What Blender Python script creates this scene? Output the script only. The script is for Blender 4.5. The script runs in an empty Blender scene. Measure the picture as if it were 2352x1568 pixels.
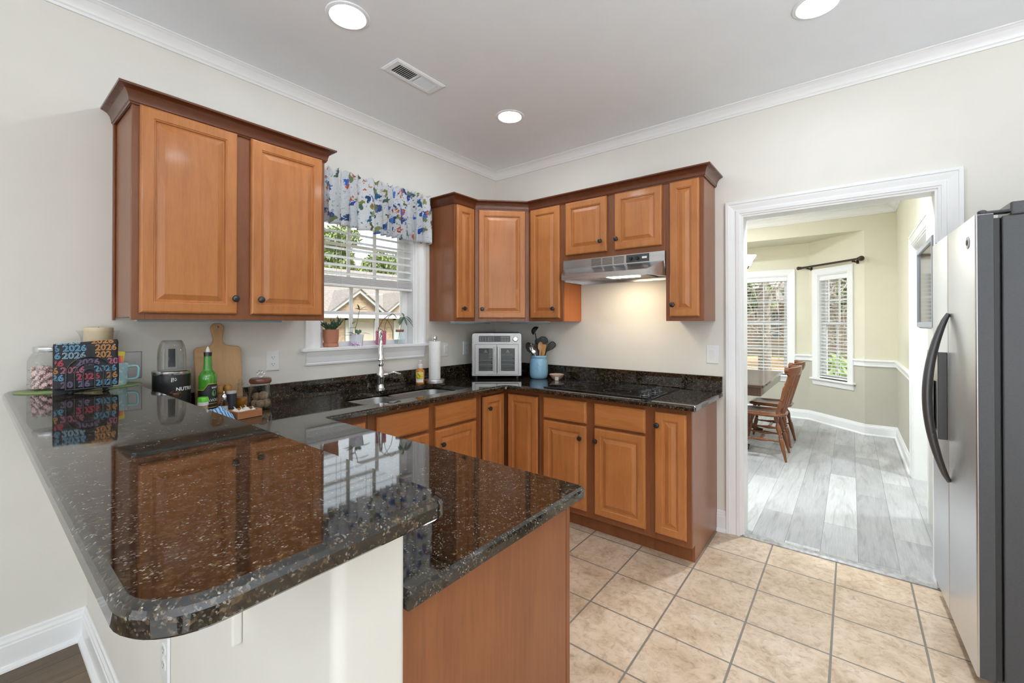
import bpy, bmesh, math, random
from mathutils import Vector, Matrix
random.seed(7)
PI = math.pi
SC = bpy.context.scene
COL = SC.collection

# ------------------------------------------------------------------ camera, world, exposure
cam_d = bpy.data.cameras.new('camera')
cam = bpy.data.objects.new('camera', cam_d); COL.objects.link(cam)
cam_d.sensor_width = 36.0; cam_d.sensor_fit = 'HORIZONTAL'
cam_d.lens = 988.28 / 2352 * 36
cam_d.shift_y = -(784 - 737.27) / 2352
cam_d.clip_start = 0.02; cam_d.clip_end = 300
cam.location = (2.6375, -3.1016, 1.3685)
cam.rotation_euler = (PI / 2 + 0.0054, 0, 0.6672)
SC.camera = cam
SC.view_settings.view_transform = 'Standard'
SC.view_settings.look = 'None'
SC.view_settings.gamma = 1.0
SC.view_settings.use_curve_mapping = False
SC.view_settings.exposure = 0.20
CAN_STRENGTH = 96.0          # recessed lamps in the kitchen ceiling
FILL_CAN_STRENGTH = 170.0     # unseen fill lights added in the dining area
NOOK_STRENGTH = 720.0         # unseen fill lights added in breakfast room and hall
HOOD_STRENGTH = 34.0
UPLIGHT_STRENGTH = 480.0     # uplights added off camera to brighten the ceiling
FILL_GLOBE_STRENGTH = 30.0        # fill globes added off camera in the dining area
w = bpy.data.worlds.new('overcast_sky'); SC.world = w; w.use_nodes = True
wn = w.node_tree; wn.nodes.clear()
wo = wn.nodes.new('ShaderNodeOutputWorld'); wb = wn.nodes.new('ShaderNodeBackground')
wtc = wn.nodes.new('ShaderNodeTexCoord'); wsep = wn.nodes.new('ShaderNodeSeparateXYZ'); wr = wn.nodes.new('ShaderNodeValToRGB')
wn.links.new(wtc.outputs['Generated'], wsep.inputs[0]); wn.links.new(wsep.outputs['Z'], wr.inputs[0])
wr.color_ramp.elements[0].position = 0.0; wr.color_ramp.elements[0].color = (0.95, 0.96, 0.97, 1)
wr.color_ramp.elements[1].position = 0.6; wr.color_ramp.elements[1].color = (0.80, 0.90, 1.0, 1)
wn.links.new(wr.outputs[0], wb.inputs['Color']); wb.inputs['Strength'].default_value = 2.0
wn.links.new(wb.outputs[0], wo.inputs['Surface'])
sun_d = bpy.data.lights.new('sun', 'SUN'); sun_d.energy = 10.0; sun_d.angle = 0.5; sun_d.color = (1.0, 0.97, 0.92)
sun = bpy.data.objects.new('sun', sun_d); COL.objects.link(sun); sun.rotation_euler = (0, math.radians(32), 0)
cy = SC.cycles
cy.max_bounces = 10; cy.diffuse_bounces = 5; cy.glossy_bounces = 5; cy.transmission_bounces = 8; cy.transparent_max_bounces = 24
cy.caustics_reflective = False; cy.caustics_refractive = False
cy.sample_clamp_indirect = 4.0
cy.use_denoising = True

# ------------------------------------------------------------------ materials
def nmat(name):
    m = bpy.data.materials.new(name); m.use_nodes = True
    nt = m.node_tree
    return m, nt, nt.nodes['Principled BSDF']
def sp(b, **k):
    for n, v in k.items():
        b.inputs[n.replace('_', ' ')].default_value = v
def tc(nt, scale=(1, 1, 1), loc=(0, 0, 0), rot=(0, 0, 0), out='Object'):
    t = nt.nodes.new('ShaderNodeTexCoord'); mp = nt.nodes.new('ShaderNodeMapping')
    mp.inputs['Scale'].default_value = scale; mp.inputs['Location'].default_value = loc; mp.inputs['Rotation'].default_value = rot
    nt.links.new(t.outputs[out], mp.inputs['Vector'])
    return mp.outputs['Vector']
def ramp(nt, fac, stops, interp='LINEAR'):
    r = nt.nodes.new('ShaderNodeValToRGB'); cr = r.color_ramp; cr.interpolation = interp
    while len(cr.elements) < len(stops): cr.elements.new(0.5)
    for e, (p, c) in zip(cr.elements, stops):
        e.position = p; e.color = (*c, 1) if len(c) == 3 else c
    nt.links.new(fac, r.inputs[0])
    return r.outputs['Color']
def noise(nt, vec, scale, detail=3, rough=0.5, dist=0.0):
    n = nt.nodes.new('ShaderNodeTexNoise'); n.inputs['Scale'].default_value = scale; n.inputs['Detail'].default_value = detail
    n.inputs['Roughness'].default_value = rough; n.inputs['Distortion'].default_value = dist
    nt.links.new(vec, n.inputs['Vector'])
    return n
def mixc(nt, f, a, b, mode='MIX'):
    x = nt.nodes.new('ShaderNodeMix'); x.data_type = 'RGBA'; x.blend_type = mode
    if isinstance(f, (int, float)): x.inputs[0].default_value = f
    else: nt.links.new(f, x.inputs[0])
    for i, v in ((6, a), (7, b)):
        if isinstance(v, tuple): x.inputs[i].default_value = (*v, 1)
        else: nt.links.new(v, x.inputs[i])
    return x.outputs[2]
def bump(nt, b, h, strength=0.2, dist=0.01):
    n = nt.nodes.new('ShaderNodeBump'); n.inputs['Strength'].default_value = strength; n.inputs['Distance'].default_value = dist
    nt.links.new(h, n.inputs['Height']); nt.links.new(n.outputs[0], b.inputs['Normal'])
def plain(name, c, rough=0.5, metal=0.0, var=0.06, vs=6.0, **k):
    m, nt, b = nmat(name)
    sp(b, Roughness=rough, Metallic=metal, **k)
    n = noise(nt, tc(nt), vs)
    d = tuple(x * (1 - var) for x in c); l = tuple(min(1, x * (1 + var)) for x in c)
    nt.links.new(ramp(nt, n.outputs['Fac'], [(0.3, d), (0.7, l)]), b.inputs['Base Color'])
    return m
def wood(name, dark, mid, light, axis='z', rough=0.36, scale=1.0, coat=0.14):
    m, nt, b = nmat(name)
    s = {'z': (14, 14, 1.1), 'x': (1.1, 14, 14), 'y': (14, 1.1, 14)}[axis]
    s = tuple(v * scale for v in s)
    v = tc(nt, s)
    n1 = noise(nt, v, 2.2, 5, 0.55, 0.6)
    n2 = noise(nt, tc(nt, (2.5, 2.5, 2.5)), 1.6, 2)
    n3 = noise(nt, tc(nt, tuple(x * 5 for x in s)), 3.0, 3)
    c = ramp(nt, n1.outputs['Fac'], [(0.25, dark), (0.5, mid), (0.78, light)])
    c = mixc(nt, 0.35, c, ramp(nt, n2.outputs['Fac'], [(0.3, dark), (0.7, light)]))
    c = mixc(nt, 0.18, c, ramp(nt, n3.outputs['Fac'], [(0.35, dark), (0.65, light)]))
    nt.links.new(c, b.inputs['Base Color'])
    sp(b, Roughness=rough); b.inputs['Specular IOR Level'].default_value = 0.36; b.inputs['Coat Weight'].default_value = coat; b.inputs['Coat Roughness'].default_value = 0.12
    return m
def granite(name):
    m, nt, b = nmat(name)
    v = tc(nt)
    vo = nt.nodes.new('ShaderNodeTexVoronoi'); vo.inputs['Scale'].default_value = 400; nt.links.new(v, vo.inputs['Vector'])
    se = nt.nodes.new('ShaderNodeSeparateColor'); nt.links.new(vo.outputs['Color'], se.inputs[0])
    c1 = ramp(nt, se.outputs[0], [(0.0, (0.005, 0.005, 0.005)), (0.42, (0.014, 0.011, 0.008)), (0.58, (0.045, 0.030, 0.016)), (0.74, (0.085, 0.055, 0.028)), (0.87, (0.13, 0.12, 0.105)), (0.96, (0.30, 0.27, 0.23))], 'CONSTANT')
    n1 = noise(nt, v, 75, 6, 0.7, 0.6)
    c2 = ramp(nt, n1.outputs['Fac'], [(0.40, (0.004, 0.004, 0.004)), (0.50, (0.012, 0.009, 0.006)), (0.57, (0.045, 0.028, 0.012)), (0.65, (0.11, 0.065, 0.026)), (0.74, (0.14, 0.12, 0.09))])
    n = noise(nt, v, 42, 3)
    c = mixc(nt, ramp(nt, n.outputs['Fac'], [(0.40, (0, 0, 0)), (0.60, (1, 1, 1))]), c1, c2)
    vo2 = nt.nodes.new('ShaderNodeTexVoronoi'); vo2.inputs['Scale'].default_value = 150; nt.links.new(v, vo2.inputs['Vector'])
    se2 = nt.nodes.new('ShaderNodeSeparateColor'); nt.links.new(vo2.outputs['Color'], se2.inputs[0])
    dk = ramp(nt, se2.outputs[1], [(0.0, (0.2, 0.2, 0.2)), (0.25, (0.65, 0.63, 0.6)), (0.5, (1, 1, 1))], 'CONSTANT')
    c = mixc(nt, 0.85, c, dk, 'MULTIPLY')
    nt.links.new(c, b.inputs['Base Color'])
    sp(b, Roughness=0.04); b.inputs['Specular IOR Level'].default_value = 0.80
    return m
def steel(name, c=(0.55, 0.55, 0.56), rough=0.28, axis='x', amt=0.06):
    m, nt, b = nmat(name)
    s = {'x': (0.6, 140, 140), 'z': (140, 140, 0.6), 'y': (140, 0.6, 140)}[axis]
    n = noise(nt, tc(nt, s), 2.0, 3)
    sp(b, Metallic=1.0, Roughness=rough)
    nt.links.new(ramp(nt, n.outputs['Fac'], [(0.3, tuple(x * 0.975 for x in c)), (0.7, tuple(x * 1.02 for x in c))]), b.inputs['Base Color'])
    r = nt.nodes.new('ShaderNodeMapRange'); r.inputs[3].default_value = rough - amt * 0.4; r.inputs[4].default_value = rough + amt * 0.4
    nt.links.new(n.outputs['Fac'], r.inputs[0]); nt.links.new(r.outputs[0], b.inputs['Roughness'])
    return m
def clear(name, tint=(0.97, 0.98, 0.98), gloss=0.55):
    m = bpy.data.materials.new(name); m.use_nodes = True
    nt = m.node_tree; nt.nodes.clear()
    o = nt.nodes.new('ShaderNodeOutputMaterial'); mx = nt.nodes.new('ShaderNodeMixShader')
    t = nt.nodes.new('ShaderNodeBsdfTransparent'); g = nt.nodes.new('ShaderNodeBsdfGlossy'); lw = nt.nodes.new('ShaderNodeLayerWeight')
    mu = nt.nodes.new('ShaderNodeMath'); mu.operation = 'MULTIPLY'; mu.inputs[1].default_value = gloss
    n = noise(nt, tc(nt), 3.0); nt.links.new(ramp(nt, n.outputs['Fac'], [(0.3, tuple(x * 0.985 for x in tint)), (0.7, tint)]), t.inputs['Color'])
    g.inputs['Roughness'].default_value = 0.03; lw.inputs['Blend'].default_value = 0.35
    nt.links.new(lw.outputs['Facing'], mu.inputs[0]); nt.links.new(mu.outputs[0], mx.inputs[0])
    nt.links.new(t.outputs[0], mx.inputs[1]); nt.links.new(g.outputs[0], mx.inputs[2]); nt.links.new(mx.outputs[0], o.inputs['Surface'])
    return m
def pane(name):
    m = bpy.data.materials.new(name); m.use_nodes = True
    nt = m.node_tree; nt.nodes.clear()
    o = nt.nodes.new('ShaderNodeOutputMaterial'); mx = nt.nodes.new('ShaderNodeMixShader')
    t = nt.nodes.new('ShaderNodeBsdfTransparent'); g = nt.nodes.new('ShaderNodeBsdfGlossy'); fr = nt.nodes.new('ShaderNodeFresnel')
    n = noise(nt, tc(nt), 2.0); nt.links.new(ramp(nt, n.outputs['Fac'], [(0.3, (0.95, 0.97, 0.97)), (0.7, (0.97, 0.985, 0.98))]), t.inputs['Color'])
    g.inputs['Roughness'].default_value = 0.02; fr.inputs['IOR'].default_value = 1.3
    nt.links.new(fr.outputs[0], mx.inputs[0]); nt.links.new(t.outputs[0], mx.inputs[1]); nt.links.new(g.outputs[0], mx.inputs[2]); nt.links.new(mx.outputs[0], o.inputs['Surface'])
    return m
def glow(name, c, s):
    m, nt, b = nmat(name)
    n = noise(nt, tc(nt), 2.0)
    nt.links.new(ramp(nt, n.outputs['Fac'], [(0.3, c), (0.7, tuple(min(1, x * 1.01) for x in c))]), b.inputs['Emission Color'])
    sp(b, Base_Color=(*c, 1), Emission_Strength=s)
    return m
def tiles():
    m, nt, b = nmat('beige ceramic tile')
    v = tc(nt, (1, 1.0318, 1), (-(1.938 % 0.3147) , 0.58 * 1.0318 - 0.3147 * 2, 0))
    br = nt.nodes.new('ShaderNodeTexBrick'); br.offset = 0.0; br.squash = 1.0
    sp(br, Scale=1.0, Mortar_Size=0.0045, Mortar_Smooth=0.25, Bias=0.0, Brick_Width=0.3147, Row_Height=0.3147)
    br.inputs['Color1'].default_value = (0.66, 0.535, 0.42, 1); br.inputs['Color2'].default_value = (0.74, 0.62, 0.50, 1); br.inputs['Mortar'].default_value = (0.17, 0.145, 0.12, 1)
    nt.links.new(v, br.inputs['Vector'])
    n1 = noise(nt, tc(nt), 6.0, 6, 0.66, 0.6); n2 = noise(nt, tc(nt), 26.0, 6, 0.7, 0.8)
    c = mixc(nt, 0.75, br.outputs['Color'], ramp(nt, n1.outputs['Fac'], [(0.28, (0.52, 0.40, 0.29)), (0.5, (0.86, 0.79, 0.70)), (0.72, (1, 1, 1))]), 'MULTIPLY')
    c = mixc(nt, 0.75, c, ramp(nt, n2.outputs['Fac'], [(0.30, (0.50, 0.41, 0.32)), (0.5, (0.92, 0.89, 0.85)), (0.70, (1.06, 1.06, 1.06))]), 'MULTIPLY')
    c = mixc(nt, br.outputs['Fac'], c, (0.19, 0.165, 0.135))
    nt.links.new(c, b.inputs['Base Color'])
    sp(b, Roughness=0.38)
    inv = nt.nodes.new('ShaderNodeMath'); inv.operation = 'SUBTRACT'; inv.inputs[0].default_value = 1.0; nt.links.new(br.outputs['Fac'], inv.inputs[1])
    ad = nt.nodes.new('ShaderNodeMath'); ad.operation = 'MULTIPLY_ADD'; ad.inputs[1].default_value = 0.12; nt.links.new(n2.outputs['Fac'], ad.inputs[0]); nt.links.new(inv.outputs[0], ad.inputs[2])
    bump(nt, b, ad.outputs[0], 0.5, 0.004)
    return m
def planks(name, c1, c2, mortar, dark, light, width=0.18, length=1.22):
    m, nt, b = nmat(name)
    v = tc(nt, (1, 1, 1), (0.1, 0.033, 0), (0, 0, PI / 2))
    br = nt.nodes.new('ShaderNodeTexBrick'); br.offset = 0.37; br.offset_frequency = 2
    sp(br, Scale=1.0, Mortar_Size=0.0012, Mortar_Smooth=0.1, Bias=0.0, Brick_Width=length, Row_Height=width)
    br.inputs['Color1'].default_value = (*c1, 1); br.inputs['Color2'].default_value = (*c2, 1); br.inputs['Mortar'].default_value = (*mortar, 1)
    nt.links.new(v, br.inputs['Vector'])
    va = nt.nodes.new('ShaderNodeVectorMath'); va.operation = 'MULTIPLY_ADD'
    nt.links.new(br.outputs['Color'], va.inputs[0]); va.inputs[1].default_value = (9, 9, 9); nt.links.new(tc(nt, (9, 0.9, 1)), va.inputs[2])
    n1 = noise(nt, va.outputs[0], 1.6, 5, 0.6, 1.8)
    n2 = noise(nt, tc(nt, (90, 2.5, 1)), 2.0, 4, 0.6)
    n3 = noise(nt, tc(nt, (4, 1.2, 1)), 1.5, 3)
    c = mixc(nt, 0.85, br.outputs['Color'], ramp(nt, n1.outputs['Fac'], [(0.25, dark), (0.5, light), (0.75, (1, 1, 1))]), 'MULTIPLY')
    c = mixc(nt, 0.5, c, ramp(nt, n2.outputs['Fac'], [(0.3, dark), (0.7, (1, 1, 1))]), 'MULTIPLY')
    c = mixc(nt, 0.6, c, ramp(nt, n3.outputs['Fac'], [(0.3, dark), (0.7, (1, 1, 1))]), 'MULTIPLY')
    nt.links.new(c, b.inputs['Base Color']); sp(b, Roughness=0.42)
    return m
M = {}
M['wall'] = plain('cream wall paint', (0.74, 0.715, 0.655), 0.6, var=0.015)
M['nook_hi'] = plain('pale khaki wall paint', (0.70, 0.665, 0.53), 0.6, var=0.015)
M['nook_lo'] = plain('taupe wall paint', (0.50, 0.475, 0.40), 0.6, var=0.015)
M['ceil'] = plain('white ceiling paint', (0.90, 0.935, 0.975), 0.7, var=0.01)
M['trim'] = plain('white semi gloss trim', (0.86, 0.86, 0.86), 0.3, var=0.01)
M['tile'] = tiles()
M['plank'] = planks('grey vinyl plank', (0.40, 0.395, 0.395), (0.66, 0.655, 0.65), (0.20, 0.195, 0.19), (0.60, 0.595, 0.59), (0.97, 0.97, 0.97))
M['darkplank'] = planks('brown vinyl plank', (0.15, 0.10, 0.06), (0.23, 0.165, 0.10), (0.03, 0.02, 0.015), (0.5, 0.46, 0.4), (0.95, 0.94, 0.92), 0.15)
M['door'] = wood('honey cherry wood', (0.30, 0.105, 0.028), (0.41, 0.150, 0.042), (0.49, 0.190, 0.058))
M['doorh'] = wood('honey cherry wood across', (0.30, 0.105, 0.028), (0.41, 0.150, 0.042), (0.49, 0.190, 0.058), 'y')
M['doorhx'] = wood('honey cherry wood along', (0.30, 0.105, 0.028), (0.41, 0.150, 0.042), (0.49, 0.190, 0.058), 'x')
M['frame'] = wood('dark cherry wood', (0.13, 0.040, 0.013), (0.185, 0.060, 0.020), (0.235, 0.080, 0.028))
M['crown'] = wood('dark cherry moulding', (0.072, 0.020, 0.008), (0.105, 0.029, 0.011), (0.135, 0.040, 0.015), 'y', 0.25)
M['panel'] = wood('cherry end panel', (0.18, 0.060, 0.022), (0.235, 0.082, 0.030), (0.29, 0.105, 0.040), 'z', 0.3)
M['granite'] = granite('black speckled granite')
M['steel'] = steel('brushed stainless steel')
M['steelz'] = steel('brushed stainless door', (0.70, 0.70, 0.72), 0.32, 'z')
M['steely'] = steel('brushed stainless front', (0.30, 0.296, 0.292), 0.36, 'x')
M['chrome'] = steel('polished chrome', (0.82, 0.82, 0.84), 0.07, 'z', 0.02)
M['silver'] = steel('satin silver', (0.72, 0.72, 0.73), 0.22, 'z', 0.04)
M['greymetal'] = plain('dark grey appliance paint', (0.045, 0.045, 0.047), 0.42, var=0.1, vs=160)
M['handle'] = plain('charcoal metal handle', (0.13, 0.13, 0.135), 0.3, 0.6)
M['rubber'] = plain('black gasket rubber', (0.015, 0.015, 0.015), 0.5)
M['rack'] = plain('dull rack wire', (0.30, 0.30, 0.30), 0.4, 0.5)
M['black'] = plain('satin black', (0.014, 0.014, 0.015), 0.32)
M['blackgloss'] = plain('gloss black glass', (0.006, 0.006, 0.007), 0.04)
M['blacknylon'] = plain('black nylon', (0.008, 0.008, 0.009), 0.6)
M['wire'] = plain('black wire', (0.010, 0.010, 0.011), 0.3)
M['white'] = plain('white plastic', (0.82, 0.82, 0.81), 0.3, var=0.01)
M['plategrey'] = plain('satin nickel plate', (0.46, 0.45, 0.46), 0.38, 0.4)
M['offwhite'] = plain('matte white paper', (0.84, 0.84, 0.83), 0.8, var=0.02, vs=60)
M['slot'] = plain('dark socket slot', (0.04, 0.04, 0.04), 0.6)
M['glass'] = clear('clear glass')
M['pane'] = pane('window glass')
M['lit'] = glow('lit lamp diffuser', (0.83, 0.915, 1.0), CAN_STRENGTH)
M['lit2'] = glow('added room fill diffuser', (0.83, 0.915, 1.0), FILL_CAN_STRENGTH)
M['lit3'] = glow('added nook and hall fill diffuser', (0.83, 0.915, 1.0), NOOK_STRENGTH)
M['hoodlit'] = glow('lit hood lens', (1.0, 0.80, 0.55), HOOD_STRENGTH)
M['shade'] = glow('lit frosted shade', (1.0, 0.97, 0.92), 20.0)
M['upl'] = glow('added uplight diffuser', (0.82, 0.91, 1.0), UPLIGHT_STRENGTH)
M['opal'] = glow('added fill globe', (0.82, 0.91, 1.0), FILL_GLOBE_STRENGTH)
M['terra'] = plain('terracotta', (0.46, 0.19, 0.115), 0.75, var=0.06, vs=20)
M['soil'] = plain('dark soil', (0.05, 0.035, 0.02), 0.9, var=0.4, vs=120)
M['leaf'] = plain('green leaf', (0.085, 0.15, 0.04), 0.4, var=0.3, vs=30)
M['leaf_dark'] = plain('dark succulent leaf', (0.03, 0.075, 0.035), 0.35, var=0.35, vs=30)
M['leaf_grey'] = plain('grey green leaf', (0.14, 0.21, 0.15), 0.4, var=0.2, vs=30)
M['vinestem'] = plain('brown vine stem', (0.10, 0.06, 0.04), 0.6)
M['mat'] = plain('green woven mat', (0.27, 0.35, 0.15), 0.7, var=0.1, vs=300)
M['board'] = wood('maple board', (0.42, 0.24, 0.11), (0.52, 0.31, 0.15), (0.60, 0.37, 0.19), 'z', 0.5, 0.7, 0.0)
M['beech'] = wood('beech utensil', (0.40, 0.23, 0.11), (0.50, 0.30, 0.15), (0.58, 0.36, 0.19), 'z', 0.5, 1.5, 0.0)
M['bamboo'] = wood('bamboo utensil', (0.36, 0.17, 0.04), (0.46, 0.24, 0.06), (0.54, 0.30, 0.09), 'z', 0.45, 1.5, 0.0)
M['traywood'] = wood('orange brown tray', (0.28, 0.11, 0.045), (0.38, 0.16, 0.07), (0.46, 0.21, 0.10), 'y', 0.45, 1.5, 0.0)
M['lidwood'] = plain('brown lacquer lid', (0.15, 0.05, 0.028), 0.25)
M['table'] = wood('dark walnut', (0.028, 0.009, 0.007), (0.045, 0.014, 0.011), (0.07, 0.022, 0.016), 'y', 0.16, 0.8, 0.6)
M['chair'] = wood('reddish maple', (0.10, 0.028, 0.009), (0.155, 0.046, 0.014), (0.21, 0.068, 0.021), 'z', 0.22, 1.2, 0.4)
M['ringprint'] = plain('grey burner print', (0.05, 0.05, 0.052), 0.3)
M['rod'] = plain('oil rubbed bronze', (0.035, 0.016, 0.012), 0.3, 0.3)
# ------------------------------------------------------------------ geometry helpers
MAT4 = {}
def tag(o, label=None, cat=None, group=None, kind=None):
    if label: o['label'] = label
    if cat: o['category'] = cat
    if group: o['group'] = group
    if kind: o['kind'] = kind
    return o
def thing(name, label, cat, loc=(0, 0, 0), rz=0.0, group=None, kind=None):
    o = bpy.data.objects.new(name, None); COL.objects.link(o)
    o.location = loc; o.rotation_euler = (0, 0, rz); o.empty_display_size = 0.05
    MAT4[o] = Matrix.Translation(loc) @ Matrix.Rotation(rz, 4, 'Z')
    return tag(o, label, cat, group, kind)
def frame(o, u, v, n):
    return Matrix(((u[0], v[0], n[0], o[0]), (u[1], v[1], n[1], o[1]), (u[2], v[2], n[2], o[2]), (0, 0, 0, 1)))
class MB:
    def __init__(self, T=None):
        self.v = []; self.f = []; self.T = T
    def add(self, vs, fs, T=None):
        n = len(self.v)
        for p in vs:
            p = Vector(p)
            if T is not None: p = T @ p
            if self.T is not None: p = self.T @ p
            self.v.append(p)
        self.f += [tuple(i + n for i in f) for f in fs]
        return self
    def box(self, x0, x1, y0, y1, z0, z1, T=None):
        x0, x1 = min(x0, x1), max(x0, x1); y0, y1 = min(y0, y1), max(y0, y1); z0, z1 = min(z0, z1), max(z0, z1)
        vs = [(x0, y0, z0), (x1, y0, z0), (x1, y1, z0), (x0, y1, z0), (x0, y0, z1), (x1, y0, z1), (x1, y1, z1), (x0, y1, z1)]
        return self.add(vs, [(0, 3, 2, 1), (4, 5, 6, 7), (0, 1, 5, 4), (1, 2, 6, 5), (2, 3, 7, 6), (3, 0, 4, 7)], T)
    def prism(self, poly, z0, z1, T=None):
        n = len(poly)
        vs = [(x, y, z0) for x, y in poly] + [(x, y, z1) for x, y in poly]
        return self.add(vs, [tuple(range(n))[::-1], tuple(range(n, 2 * n))] + [(i, (i + 1) % n, (i + 1) % n + n, i + n) for i in range(n)], T)
    def rings(self, rings, T=None, cap0=True, cap1=True):
        """rings: lists of equal length of 3-D points, lofted in order."""
        n = len(rings[0]); vs = [p for r in rings for p in r]; fs = []
        for k in range(len(rings) - 1):
            for i in range(n):
                j = (i + 1) % n
                fs.append((k * n + i, k * n + j, (k + 1) * n + j, (k + 1) * n + i))
        if cap0: fs.append(tuple(range(n))[::-1])
        if cap1: fs.append(tuple(range((len(rings) - 1) * n, len(rings) * n)))
        return self.add(vs, fs, T)
    def lathe(self, prof, c=(0, 0, 0), seg=32, T=None, cap0=True, cap1=True, sx=1.0, sy=1.0):
        R = []
        for r, z in prof:
            r = max(r, 1e-5)
            R.append([(c[0] + sx * r * math.cos(2 * PI * i / seg), c[1] + sy * r * math.sin(2 * PI * i / seg), c[2] + z) for i in range(seg)])
        return self.rings(R, T, cap0, cap1)
    def tube(self, pts, rad, seg=10, T=None, flat=1.0, closed=False):
        pts = [Vector(p) for p in pts]
        if not isinstance(rad, (list, tuple)): rad = [rad] * len(pts)
        R = []; up = None; n = len(pts)
        for i, p in enumerate(pts):
            if closed: d = (pts[(i + 1) % n] - pts[i - 1]).normalized()
            else: d = (pts[min(i + 1, n - 1)] - pts[max(i - 1, 0)]).normalized()
            if up is None:
                up = Vector((0, 0, 1)) if abs(d.z) < 0.9 else Vector((1, 0, 0))
            s = d.cross(up)
            if s.length < 1e-6: s = d.orthogonal()
            s.normalize(); up = s.cross(d).normalized()
            R.append([p + rad[i] * (math.cos(2 * PI * k / seg) * s + flat * math.sin(2 * PI * k / seg) * up) for k in range(seg)])
        if closed: R.append(R[0])
        return self.rings(R, T, not closed, not closed)
    def cyl(self, p0, p1, r0, r1=None, seg=20, T=None):
        return self.tube([p0, p1], [r0, r0 if r1 is None else r1], seg, T)
    def ball(self, c, r, seg=20, T=None, sz=1.0):
        prof = [(r * math.sin(PI * k / 10), -r * sz * math.cos(PI * k / 10)) for k in range(11)]
        return self.lathe(prof, c, seg, T)
    def sweep(self, prof, path, closed=False):
        """prof: (out, z); path: 2-D points; 'out' is to the right of travel; mitred."""
        n = len(path); R = []
        for i, p in enumerate(path):
            def rn(a, b):
                d = Vector((b[0] - a[0], b[1] - a[1])).normalized(); return Vector((d.y, -d.x))
            ns = []
            if closed or i > 0: ns.append(rn(path[i - 1], p))
            if closed or i < n - 1: ns.append(rn(p, path[(i + 1) % n]))
            m = sum(ns, Vector((0, 0)))
            m = m / m.length; k = 1.0 / max(0.3, m.dot(ns[0]))
            R.append([(p[0] + m.x * k * o, p[1] + m.y * k * o, z) for o, z in prof])
        if closed: R.append(R[0])
        return self.rings(R, None, not closed, not closed)
    def build(self, name, mat, parent=None, world=True, smooth=False, bevel=0.0, seg=2, label=None, kind=None, angle=0.6):
        me = bpy.data.meshes.new(name)
        inv = MAT4[parent].inverted() if (parent is not None and world) else None
        vs = [(inv @ p if inv is not None else p) for p in self.v]
        me.from_pydata([tuple(p) for p in vs], [], self.f); me.update()
        bm = bmesh.new(); bm.from_mesh(me); bmesh.ops.recalc_face_normals(bm, faces=bm.faces); bm.to_mesh(me); bm.free()
        me.materials.append(mat)
        o = bpy.data.objects.new(name, me); COL.objects.link(o)
        if parent is not None:
            o.parent = parent; MAT4[o] = MAT4[parent]
        else: MAT4[o] = Matrix.Identity(4)
        if smooth:
            for p in me.polygons: p.use_smooth = True
            try: me.set_sharp_from_angle(angle=angle)
            except Exception: pass
        if bevel > 0:
            b = o.modifiers.new('bevel', 'BEVEL'); b.width = bevel; b.segments = seg; b.limit_method = 'ANGLE'; b.angle_limit = 0.6
        if label: o['label'] = label
        if kind: o['kind'] = kind
        return o
def kids(o): return [c for c in bpy.data.objects if c.parent == o]
def copy_tree(o, parent=None):
    c = o.copy(); COL.objects.link(c); c.parent = parent
    for ch in kids(o): copy_tree(ch, c)
    return c
def rpoly(pts, rads, seg=8):
    """rounded polygon (ccw)"""
    out = []; n = len(pts)
    for i in range(n):
        r = rads[i]; p = Vector(pts[i])
        if r <= 0: out.append(tuple(p)); continue
        a = (Vector(pts[i - 1]) - p).normalized(); b = (Vector(pts[(i + 1) % n]) - p).normalized()
        ang = a.angle(b); t = r / math.tan(ang / 2); c = p + (a + b).normalized() * (r / math.sin(ang / 2))
        s0 = p + a * t - c; s1 = p + b * t - c
        a0 = math.atan2(s0.y, s0.x); a1 = math.atan2(s1.y, s1.x); d = (a1 - a0 + PI) % (2 * PI) - PI
        for k in range(seg + 1): out.append((c.x + r * math.cos(a0 + d * k / seg), c.y + r * math.sin(a0 + d * k / seg)))
    return out
def inset(poly, d):
    out = []; n = len(poly)
    for i in range(n):
        p = Vector(poly[i]); a = (p - Vector(poly[i - 1])); b = (Vector(poly[(i + 1) % n]) - p)
        if a.length < 1e-7: a = b
        if b.length < 1e-7: b = a
        a.normalize(); b.normalize()
        na = Vector((-a.y, a.x)); nb = Vector((-b.y, b.x)); m = na + nb; m.normalize()
        out.append(tuple(p + m * d / max(0.4, m.dot(na))))
    return out
def slab(mb, poly, z0, z1, ch, holes=()):
    """stone slab with eased top edge and optional holes (ccw outlines)."""
    ins = inset(poly, ch)
    n = len(poly)
    mid = inset(poly, ch * 0.28)
    R = [[(x, y, z0) for x, y in inset(poly, ch * 0.3)], [(x, y, z0 + ch * 0.3) for x, y in poly], [(x, y, z1 - ch) for x, y in poly], [(x, y, z1 - ch * 0.45) for x, y in mid], [(x, y, z1) for x, y in ins]]
    mb.rings(R, None, not holes, False)
    for h in holes:
        mb.rings([[(x, y, z1) for x, y in h], [(x, y, z0) for x, y in h]], None, False, False)
    for zz, out in ((z1, ins),) + (((z0, inset(poly, ch * 0.3)),) if holes else ()):
        bm = bmesh.new(); es = []
        for loop in (out,) + tuple(holes):
            vs = [bm.verts.new((x, y, zz)) for x, y in loop]
            es += [bm.edges.new((vs[i], vs[(i + 1) % len(vs)])) for i in range(len(vs))]
        bmesh.ops.triangle_fill(bm, edges=es, use_beauty=True)
        bm.verts.index_update()
        mb.add([tuple(v.co) for v in bm.verts], [tuple(v.index for v in f.verts) for f in bm.faces]); bm.free()
    return mb
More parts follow.
